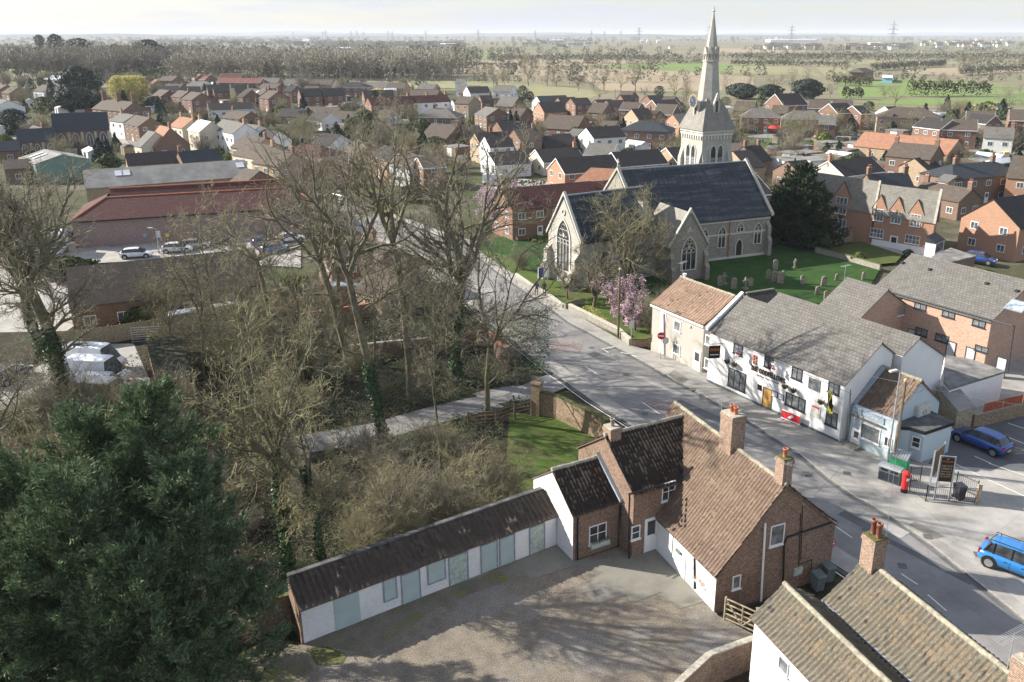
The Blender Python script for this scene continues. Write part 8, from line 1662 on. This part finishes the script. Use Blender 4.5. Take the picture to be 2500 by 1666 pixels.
p,H=gt('B2',702,640,455);o=empty('totem_sign',(p.x,p.y,0),R(-15),'blue store totem sign with green and red bands','sign');add('post',MB().box(-.5,.4,-.06,.06,0,H*.35).box(-.55,-.45,-.08,.08,0,H),M['blue_flag'],o);
for i,mt in enumerate(('sky_blue_paint','flag_green','flag_white','flag_red','sky_blue_paint')):add('band',MB().box(-.5,1.4,-.08,.08,H-.55*(i+1),H-.55*i),M[mt],o)
p=W('B2',745,420);o=empty('banner',(p.x,p.y,0),0,'orange and white feather banner by the road behind the trees','banner');add('post',MB().tube((0,0,0),(0,0,3),.04),M['galv'],o);add('cloth',MB().box(0,.8,-.02,.02,.8,2.2),M['sign_orange'],o);add('cloth_top',MB().box(0,.9,-.02,.02,2.2,2.9),M['flag_white'],o)
# church notice banner and person
p=W('B3',425,1010);o=empty('notice_sign',(p.x,p.y,.1),R(30),'blue and white banner sign on posts before the church','sign');add('posts',MB().tube((-.6,0,0),(-.6,0,2.4),.05).tube((.6,0,0),(.6,0,2.4),.05),M['galv'],o);add('board',MB().box(-.75,.75,-.04,.04,1.1,2.5),M['flag_white'],o);add('band',MB().box(-.7,-.05,-.055,-.045,1.2,2.4),M['blue_flag'],o)
o=empty('bench',(*xy(W('B3',680,1050)),.13),R(20),'dark wooden bench under the churchyard trees','bench');add('seat',MB().box(-.8,.8,-.2,.2,.42,.47),M['wood_brown'],o);add('backrest',MB().box(-.8,.8,.18,.22,.5,.95),M['wood_brown'],o)
for s in(-.7,.7):add('leg',MB().box(s-.04,s+.04,-.2,.22,0,.42),M['wood_brown'],o)
def person(xy_,rz,label,top='cloth_blue',leg='cloth_dark',z=.11):
    o=empty('person',(xy_[0],xy_[1],z),rz,label,'person');J=[(0,0,.95,.15),(0,0,1.15,.15),(0,0,1.38,.17),(0,.0,1.5,.07),(0,-.01,1.58,.09),(0,-.01,1.70,.10),
     (.1,0,.88,.10),(.12,-.02,.5,.075),(.12,.04,.08,.05),(.12,-.12,.03,.045),(-.1,0,.88,.10),(-.13,.12,.5,.075),(-.14,.2,.08,.05),(-.14,.06,.03,.045),
     (.2,0,1.4,.065),(.27,.0,1.13,.05),(.25,-.14,.92,.04),(.25,-.18,.84,.03),(-.2,0,1.4,.065),(-.27,.04,1.13,.05),(-.27,-.02,.9,.04),(-.27,-.05,.82,.03)]
    E_=[(0,1),(1,2),(2,3),(3,4),(4,5),(0,6),(6,7),(7,8),(8,9),(0,10),(10,11),(11,12),(12,13),(2,14),(14,15),(15,16),(16,17),(2,18),(18,19),(19,20),(20,21)]
    me=bpy.data.meshes.new('body');me.from_pydata([j[:3] for j in J],E_,[]);ob_=link(bpy.data.objects.new('body',me));md_=ob_.modifiers.new('s','SKIN');ss=ob_.modifiers.new('u','SUBSURF');ss.levels=1;ss.render_levels=1
    for i,j in enumerate(J):me.skin_vertices[0].data[i].radius=(j[3],j[3]*.85)
    me.skin_vertices[0].data[0].use_root=True
    dg=bpy.context.evaluated_depsgraph_get();m2=bpy.data.meshes.new_from_object(ob_.evaluated_get(dg));bpy.data.objects.remove(ob_);m2.name='body';m2.materials.clear()
    for mt in(top,leg,'skin','hair'):m2.materials.append(M[mt])
    for f in m2.polygons:
        c=f.center;f.material_index=3 if (c.z>1.66 or (c.z>1.54 and c.y>.03)) else 2 if c.z>1.5 else 1 if c.z<.92 and abs(c.x)<.22 else 2 if c.z<.9 and abs(c.x)>.2 else 0
    put(m2,o,name='body');return o
person(xy(W('B3',372,1085)),R(30),'person in a dark blue jacket walking on the churchyard pavement');person(xy(W('B3',432,1085)),R(200),'person in dark clothes beside the churchyard verge','cloth_dark')
# ------------------------------------------------------------------ things in front of the pub and shop
def onfw(H_,z,u,v,dy=0):
    t,zz=H_.hit('f',z,u,v);return H_.c+H_.d*t+H_.n*(-H_.y0+dy),zz,t
for i,(u,v,l_) in enumerate(((275,415,'first'),(398,458,'second'),(1225,820,'third'),(1368,885,'fourth'),(1815,1075,'fifth'),(1965,1140,'sixth'))):
    q,zz,_=onfw(pu,'P',u,v,.3);o=empty('hanging_basket',(q.x,q.y,zz),pu.ang,l_+' hanging basket from the left on the pub front','hanging basket','hanging baskets on the pub');add('basket',MB().lathe([(0,-.22),(.15,-.18),(.24,-.02),(.24,0)],n=12),M['wood_brown'],o);r=np.random.default_rng(i);n=140;a=r.uniform(0,6.28,n);k=.27*r.random(n)**.5;V,Q=leafquads(r,np.stack([np.cos(a)*k,np.sin(a)*k,r.uniform(-.05,.15,n)],1),.05);put(npmesh('plants',V,Q,M['leaf_bramble']),o);add('bracket',MB().tube((0,.3,.35),(0,-.02,.35),.015).tube((0,-.02,.35),(0,-.02,0),.008),M['black_paint'],o)
q,zz,_=onfw(pu,'P',130,232,.75);o=empty('hanging_sign',(q.x,q.y,zz),pu.ang+R(90),'dark hanging pub sign with three orange discs at the pub corner','pub sign');o.rotation_euler.z=pu.ang+R(62);add('board',MB().box(-.5,.5,-.04,.04,-.62,.55),M['sign_brown'],o);b=MB()
for s in(-.28,0,.28):torus(b,(s,-.05,.18),.09,.03)
add('emblem',b,M['sign_orange'],o);add('strip',MB().box(-.38,.38,-.055,-.045,-.32,-.24),M['flag_white'],o);add('bracket',MB().tube((-.55,0,.7),(.85,0,.7),.03),M['black_paint'],o)
def flag(z,u,v,w_,h,bands,label,ang=0,pole_=1.3):
    q,zz,_=onfw(pu,z,u,v,.45);o=empty('flag',(q.x,q.y,zz),pu.ang,label,'flag','flags on the pub front');add('flagpole',MB().tube((0,.45,-.1),(0,-.45,.75),.02),M['flag_white'],o);nx,nz=10,8;V=[];Qf=[];mi=[]
    for i in range(nx+1):
        for j in range(nz+1):s=i/nx;t=j/nz;V.append((.12*math.sin(s*5+t*2)+(s-.5)*w_*.55,-.35+.10*math.sin(s*7),.6-t*h-(s*.25)))
    for i in range(nx):
        for j in range(nz):k=i*(nz+1)+j;Qf.append((k,k+nz+1,k+nz+2,k+1));mi.append(bands((i+.5)/nx,(j+.5)/nz))
    put(npmesh('cloth',np.array(V),np.array(Qf),[M[m] for m in('blue_flag','flag_white','flag_red','flag_green','flag_yellow','flag_black')],np.array(mi)),o);return o
uk=lambda s,t:2 if abs(s-.5)<.08 or abs(t-.5)<.1 else 1 if abs(s-.5)<.16 or abs(t-.5)<.2 or abs(s-t)<.1 or abs(s+t-1)<.1 else 0
jm=lambda s,t:4 if abs(s-t)<.12 or abs(s+t-1)<.12 else (3 if (t<min(s,1-s) or t>max(s,1-s)) else 5)
flag('P',500,255,.9,.75,uk,'blue red and white flag over the pub patio window');flag('P',1090,530,.9,.5,lambda s,t:2 if abs(s-.5)<.12 or abs(t-.5)<.15 else 1,'red and white cross flag furled between the upper windows');flag('P',2035,1000,1.0,1.5,jm,'black green and yellow flag at the right end of the pub')
q0,_,t0=onfw(pu,'C4',395,790,1.0);P0=W('C4',390,872);P1=W('C4',545,935);a=math.atan2(P1.y-P0.y,P1.x-P0.x);l=(P1-P0).length;P0=P0+Vector((pu.n.x*.75,pu.n.y*.75,0))+Vector((pu.d.x*.2,pu.d.y*.2,0));o=empty('banner_barrier',(P0.x,P0.y,.11),a,'red and white fabric barrier standing under the pub window','barrier')
for x in(0,l):add('post',MB().tube((x,0,0),(x,0,1.0),.03).lathe([(.2,0),(.2,.05),(0,.06)],(x,0)),M['galv'],o)
add('cloth',MB().box(.05,l-.05,-.01,.01,.2,.95),M['flag_red'],o);add('border',MB().box(.05,l-.05,-.014,.014,.87,.97).box(.05,l-.05,-.014,.014,.15,.24).yprism([(l/2-.3,.4),(l/2-.1,.35),(l/2+.3,.6),(l/2+.1,.75)],-.016,.016),M['flag_white'],o)
p=W('C4',1365,1495);o=empty('post_box',(p.x,p.y,.11),R(20),'red pillar post box on the pavement beside the grey bin','post box');add('body',MB().lathe([(.23,0),(.23,.28)],n=24),M['black_paint'],o,smooth=True);add('pillar',MB().lathe([(.225,.28),(.225,1.32),(.26,1.34),(.27,1.42),(.25,1.48),(.12,1.58),(0,1.6)],n=24),M['red_paint'],o);add('notice',MB().box(-.13,.1,-.235,-.225,.95,1.15),M['flag_white'],o);add('slot',MB().box(-.12,.12,-.25,-.24,1.22,1.26),M['black_paint'],o)
p=W('C4',1258,1420);o=empty('litter_bin',(p.x,p.y+.25,.11),R(-43),'dark grey twin litter bin left of the red post box','litter bin');add('body',MB().box(-.72,.72,-.3,.3,0,1.05),M['bin_grey'],o);add('lid',MB().xprism([(-.36,1.05),(.36,1.05),(.3,1.2),(-.3,1.2)],-.78,.78),M['galv'],o)
for s in(-.35,.35):add('opening',MB().box(s-.24,s+.24,-.31,-.302,.8,.98),M['black_paint'],o);add('panel',MB().box(s-.32,s+.32,-.309,-.301,.08,.7),M['cloth_dark'],o)
p=W('C4',1330,1320);o=empty('green_bin',(p.x+.05,p.y+.3,.11),R(-40),'green wheeled bin with a ribbed grey lid behind the post box','bin');add('body',MB().prism([(-.6,-.4),(.6,-.4),(.6,.4),(-.6,.4)],.12,1.05),M['green_plastic'],o);b=MB()
for i in range(7):b.box(-.64+i*.185,-.5+i*.185,-.45,.5,.0,.07)
b.box(-.66,.66,-.47,.52,-.03,.0);add('lid',b,M['galv'],o,(0,-.0,1.12),rot=(R(16),0,0))
def board(z,u0,v0,u1,v1,tv,label,front):
    p0,p1=W(z,u0,v0),W(z,u1,v1);_,H=gt(z,u0,v0,tv);o=empty('sign_board',(p0.x,p0.y,.11),math.atan2(p1.y-p0.y,p1.x-p0.x),label,'sign');l=(Vector(xy(p1))-Vector(xy(p0))).length
    for x in(0,l):add('post',MB().box(x-.045,x+.045,-.045,.045,0,H+.08),M['galv'],o)
    q=add('board',MB().box(.05,l-.05,-.03,.03,H*.44,H-.05),M['sign_brown' if front else 'wood_brown'],o);return o,l,H
o,l,H=board('S',1435,1460,1665,1480,775,'brown pub board reading public house café bar real ales',True)
for txt,z_,sz,mt,ww in(('THE',.955,.10,'flag_white',.16),('THE ODDFELLOWS',.90,.15,'sign_orange',.86),('PUBLIC HOUSE',.80,.17,'sign_tan',.82),('CAFE/BAR &',.735,.2,'sign_tan',.82),('RESTAURANT',.67,.13,'sign_tan',.82),('REAL ALES',.61,.2,'sign_tan',.82),('BED & BREAKFAST',.555,.11,'sign_tan',.8)):
    me=textmesh(txt,sz,mt,.004);xs=[v.co.x for v in me.vertices];q=put(me,o,(l/2,-.036,H*z_),name='lettering',rot=(R(90),0,0));q.scale=(ww*(l-.1)/(max(xs)-min(xs)),1,1)
add('crossbar',MB().tube((-.05,0,H+.06),(l+.05,0,H+.06),.03),M['galv'],o)
o,l,H=board('S',1340,1400,1500,1245,700,'second sign board turned away behind the brown pub board',False)
def iron(z,pts,h,label,base=.11):
    P=[xy(p) for p in wl(z,pts)];o=empty('iron_railing',(P[0][0],P[0][1],base),0,label,'railing');b=MB()
    for (x0,y0),(x1,y1) in zip(P[:-1],P[1:]):
        l=math.hypot(x1-x0,y1-y0);n=int(l/.13);q=lambda t,z:(x0+(x1-x0)*t-P[0][0],y0+(y1-y0)*t-P[0][1],z)
        for i in range(n+1):b.tube(q(i/n,.05),q(i/n,h+(.08 if i%2 else 0)),.010,n=4,cap=False)
        b.tube(q(0,.12),q(1,.12),.02,n=4).tube(q(0,h-.05),q(1,h-.05),.02,n=4);b.tube(q(0,0),q(0,h+.1),.035,n=6).tube(q(1,0),q(1,h+.1),.035,n=6)
    add('bars',b,M['black_paint'],o);return o
iron('S',[(1040,1330),(1300,1490)],1.15,'black iron railing right of the post box');iron('S',[(1300,1490),(2110,1520)],1.15,'black iron railing across the front of the sign enclosure');iron('S',[(1780,1270),(2110,1420)],1.15,'black iron railing on the forecourt side of the enclosure');iron('S',[(1040,1180),(1210,1170)],1.1,'short black railing behind the green bin')
p=W('S',2120,1525);tag(add('gate_post',MB().box(-.11,.11,-.11,.11,0,1.45),M['timber'],None,(p.x,p.y,.11),R(15)),'stout mossy timber post at the end of the railing','post')
def wheelie(p,rz,col,label,grp=None):
    o=empty('wheelie_bin',(p[0],p[1],.11),rz,label,'bin',grp);b=MB();V=[(-.24,-.28,0.05),(.24,-.28,0.05),(.24,.24,0.05),(-.24,.24,0.05),(-.29,-.36,.98),(.29,-.36,.98),(.29,.34,.98),(-.29,.34,.98)];b.v=V;b.f=[(0,3,2,1),(4,5,6,7),(0,1,5,4),(1,2,6,5),(2,3,7,6),(3,0,4,7)];b.m=[0]*6;add('body',b,M[col],o);add('lid',MB().xprism([(-.4,.99),(.38,.99),(.3,1.08),(-.3,1.05)],-.31,.31),M[col],o);add('wheel',MB().tube((-.3,.26,.1),(.3,.26,.1),.1,n=12),M['tyre'],o);return o
wheelie(W('S',1820,1440),R(10),'car_dark','dark blue wheelie bin inside the iron railings');wheelie(W('D4',625,845),R(20),'bin_grey','dark wheelie bin against the farmhouse gable');wheelie(W('D4',700,775),R(20),'bin_grey','second wheelie bin at the far corner of the gable')
P=wl('S',[(95,540),(250,640)]);a=math.atan2(P[1].y-P[0].y,P[1].x-P[0].x);tag(add('door_step',MB().box(-.1,1.3,-.75,0,0,.18),M['concrete'],None,(P[0].x,P[0].y,.11),a),'concrete step in front of the shop door','step')
# sports field furniture, farmhouse, far buildings, pylons
def goal(z,a,b_,label):
    p0,p1=W(z,*a),W(z,*b_);o=empty('football_goal',(p0.x,p0.y,-.1),math.atan2(p1.y-p0.y,p1.x-p0.x),label,'goal');l=(p1-p0).length;add('frame',MB().tube((0,0,0),(0,0,2.4),.07).tube((l,0,0),(l,0,2.4),.07).tube((0,0,2.4),(l,0,2.4),.07),M['white_paint'],o)
goal('A4',(807,985),(920,992),'white football goal on the sports field')
P=[xy(p) for p in wl('A4',[(130,985),(195,1000),(600,1065),(925,1080)])];railfence('mesh_fence',P,2.8,3,'green mesh fence around the sports field',mat='green_clad',post=.05,sp=4,rr_=.02);p=W('A4',205,965);o=empty('games_shelter',(p.x,p.y,-.1),0,'small green framed games shelter on the sports field','shelter');add('frame',MB().tube((-1.5,0,0),(-1.5,0,3),.08).tube((1.5,0,0),(1.5,0,3),.08).box(-1.6,1.6,-.1,.1,2.9,3.1),M['green_clad'],o);add('panel',MB().box(-.4,.4,-.05,.05,0,1.),M['green_plastic'],o)
p=W('A4',305,900);tag(add('play_canopy',MB().lathe([(2.2,1.9),(1.6,2.5),(0,2.8)],n=14),M['flag_red'],None,(p.x,p.y,0)),'small red play canopy behind the sports field','canopy');p=W('A4',2200,1110);tag(add('grit_bin',MB().box(-.8,.8,-.5,.5,0,1.9).box(-.85,.85,-.55,.55,1.9,2.05),M['flag_yellow'],None,(p.x,p.y,-.1)),'yellow box by the road at the right','box')
fh=House(W('A4',985,360,8),W('A4',1055,355,8),W('A4',1000,430),6,8,5.4,'farmhouse','lone brown farmhouse in the green fields at the right','house');fh.walls('brick_brown');fh.roof('tile_brown',hip=3);fh.autowin('f',fw=1.8,fh=1.8);flatbox('cabin','A4',[(1190,438),(1275,440),(1273,418),(1192,416)],3,'sky_blue_paint','white_roof','pale blue cabin in the green fields','cabin')
def block(z,u0,u1,vb,vt,d,mat,roof,label,cat='building',name='warehouse'):
    a,b_=W(z,u0,vb),W(z,u1,vb);_,H=gt(z,u0,vb,vt);o=empty(name,(a.x,a.y,0),0,label,cat);L_=b_.x-a.x;add('wall',MB().box(0,L_,0,d,-1,H*.8),M[mat],o);add('roof',MB().xprism([(-.3,H*.8),(d+.3,H*.8),(d/2,H)],-.3,L_+.3),M[roof],o);return o
for a in(('A2',810,930,240,205,30,'white_render','white_roof','white domed sheds below the far town'),('A2',1745,1880,208,170,25,'white_render','white_roof','long white building at the edge of the far town'),('A2',510,570,190,135,20,'white_render','white_roof','pale tower block beside the far dark trees'),('A2',430,515,190,150,20,'wall_stone','slate','slate roofed church-like building in the far town'),
 ('A3',485,690,150,136,60,'white_render','white_roof','very long white warehouse on the far plain'),('A3',1338,1366,166,138,20,'white_render','white_roof','left white silo building on the far plain'),('A3',1395,1410,166,136,20,'white_render','white_roof','middle white silo building on the far plain'),('A3',1485,1513,166,138,20,'white_render','white_roof','right white silo building on the far plain'),('A3',1598,1640,215,195,20,'white_render','slate','blue-white building under the far hill'),
 ('A4',270,660,145,120,80,'white_render','white_roof','big white factory near the wind turbine'),('A4',318,334,125,105,10,'white_render','white_roof','left white tower of the factory'),('A4',360,372,125,108,10,'white_render','white_roof','right white tower of the factory'),('A4',1095,1190,170,148,30,'white_render','white_roof','white shed behind the right hand pylon'),('A4',1195,1243,172,150,30,'brick_orange','tile_orange','orange roofed building behind the right hand pylon'),
 ('A4',1958,1968,140,115,8,'white_render','white_roof','thin white tower on the far plain'),('A4',2165,2180,145,122,8,'white_render','white_roof','white tower near the right edge'),('A4',415,470,200,172,12,'white_render','slate','white houses left of the far pylon'),('A4',530,580,195,168,12,'white_render','tile_red','white and red houses on the far plain'),('A4',935,975,195,172,12,'white_render','slate','small white house on the far plain'),('A3',2330,2353,218,195,10,'white_render','white_roof','tiny white barn right of the spire')):block(*a)
def pylon(z,u,vb,vt,label):
    s=Z[z][2];dpx=(vb-vt)/s;D=50*F/dpx;x0,y0,_=Z[z];X=(x0+u/s-CX)/F*D;o=empty('pylon',(X,D,0),R(20),label,'pylon','electricity pylons across the plain');b=MB();w0,w1=4.2,.8;r_=.11+D*.00007;lv=[0,8,15,22,29,36,43,50];q=lambda z:(w0+(w1-w0)*min(1,z/36)) if z<36 else w1
    for sx_ in(-1,1):
        for sy in(-1,1):
            for z0,z1 in zip(lv[:-1],lv[1:]):b.tube((sx_*q(z0),sy*q(z0),z0),(sx_*q(z1)*(0.1 if z1==50 else 1),sy*q(z1)*(0.1 if z1==50 else 1),z1),r_,n=4,cap=False)
        for z0,z1 in zip(lv[:-2],lv[1:-1]):b.tube((-q(z0),sx_*q(z0),z0),(q(z1),sx_*q(z1),z1),r_*.7,n=4,cap=False).tube((q(z0),sx_*q(z0),z0),(-q(z1),sx_*q(z1),z1),r_*.7,n=4,cap=False)
    for z_,l in((31,7.5),(37.5,9.5),(44,6.5)):
        for s_ in(-1,1):b.tube((0,0,z_+1.6),(s_*l,0,z_),r_*.9,n=4).tube((0,0,z_),(s_*l,0,z_),r_*.9,n=4).tube((s_*l,0,z_),(s_*l,0,z_-2.5),r_*.7,n=4)
    add('lattice',b,M['galv'],o);return D,X
for a in(('A2',2112,165,45,'tallest of the pylons left of the stubble field'),('A2',1665,165,78,'pylon above the far white buildings'),('A2',1340,160,78,'left of two close pylons on the skyline'),('A2',1378,158,80,'right of two close pylons on the skyline'),('A2',1130,160,86,'short pylon on the skyline centre left'),('A2',1075,150,62,'slim pylon on the skyline centre left'),('A2',1025,160,76,'pylon left of the slim skyline pylon'),('A2',808,150,60,'pylon right of the pale tower block'),('A2',782,155,80,'pylon just left of the one beside it'),('A2',530,140,80,'pylon above the pale tower block'),
 ('A3',395,140,42,'pylon above the field edge trees'),('A3',875,158,68,'pylon right of the long warehouse'),('A3',988,150,70,'pylon between two others, centre'),('A3',1127,160,72,'pylon left of the largest central pylon'),('A3',1282,225,60,'largest central pylon in the open fields'),('A3',1882,230,22,'tall pylon just left of the spire'),('A4',347,212,20,'pylon in front of the white factory'),('A4',1140,262,5,'largest pylon at the right')):pylon(*a)
p_=('A4',263,145,40);D=110*F/((145-40)/3.361);X=(1800+263/3.361-CX)/F*D;o=empty('wind_turbine',(X,D,0),0,'white wind turbine beside the far factory','wind turbine');add('tower',MB().tube((0,0,0),(0,0,78),2.2,1.3),M['white_paint'],o);hb=add('hub',MB().box(-1.5,1.5,-3,3,77,80),M['white_paint'],o)
for a in(40,160,280):add('blade',MB().yprism([(-.9,0),(.9,0),(1.4,6),(.25,36),(-.25,36),(-1,6)],-.3,.3),M['white_paint'],hb,(0,-3.4,78.5),rot=(0,R(a),0))
# far town: small pale houses beyond counting
r=np.random.default_rng(77);b=MB()
for cu0,cu1,v0,v1,n,z in((1350,2353,122,165,230,'A1'),(0,1350,120,160,70,'A1'),(0,820,120,175,110,'A2'),(620,1960,150,212,300,'A2'),(300,900,120,190,60,'A3'),(200,680,165,195,45,'A4'),(900,1420,165,195,45,'A4'),(1500,2300,130,175,50,'A4')):
    for i in range(n):
        p=W(z,r.uniform(cu0,cu1),r.uniform(v0,v1)+14);s=r.uniform(5,10);h=r.uniform(4,7);k=int(r.choice([0,1,2,3],p=[.5,.3,.05,.15]));b.box(p.x-s,p.x+s,p.y,p.y+8,0,h,k);b.xprism([(p.y-.5,h),(p.y+8.5,h),(p.y+4,h+3.5)],p.x-s,p.x+s,4 if r.random()<.88 else 5)
tag(add('distant_town',b,[M[m] for m in('white_render','cream_render','brick_red','brick_buff','tile_grey','tile_red')]),'pale rooftops of the far town below the skyline','town',None,'stuff')
# the air
hz,n,p=nodes('haze_air');n.nodes.remove(p);pv=n.nodes.new('ShaderNodeVolumePrincipled');pv.inputs['Color'].default_value=(.86,.91,1,1);pv.inputs['Density'].default_value=.00009;pv.inputs['Anisotropy'].default_value=.0
for l_ in list(n.nodes['Material Output'].inputs['Surface'].links):n.links.remove(l_)
n.links.new(pv.outputs[0],n.nodes['Material Output'].inputs['Volume'])
tag(add('haze',MB().box(-30100,30100,-300,30100,-3,118),hz),'thin pale haze over the plain','haze',None,'stuff')
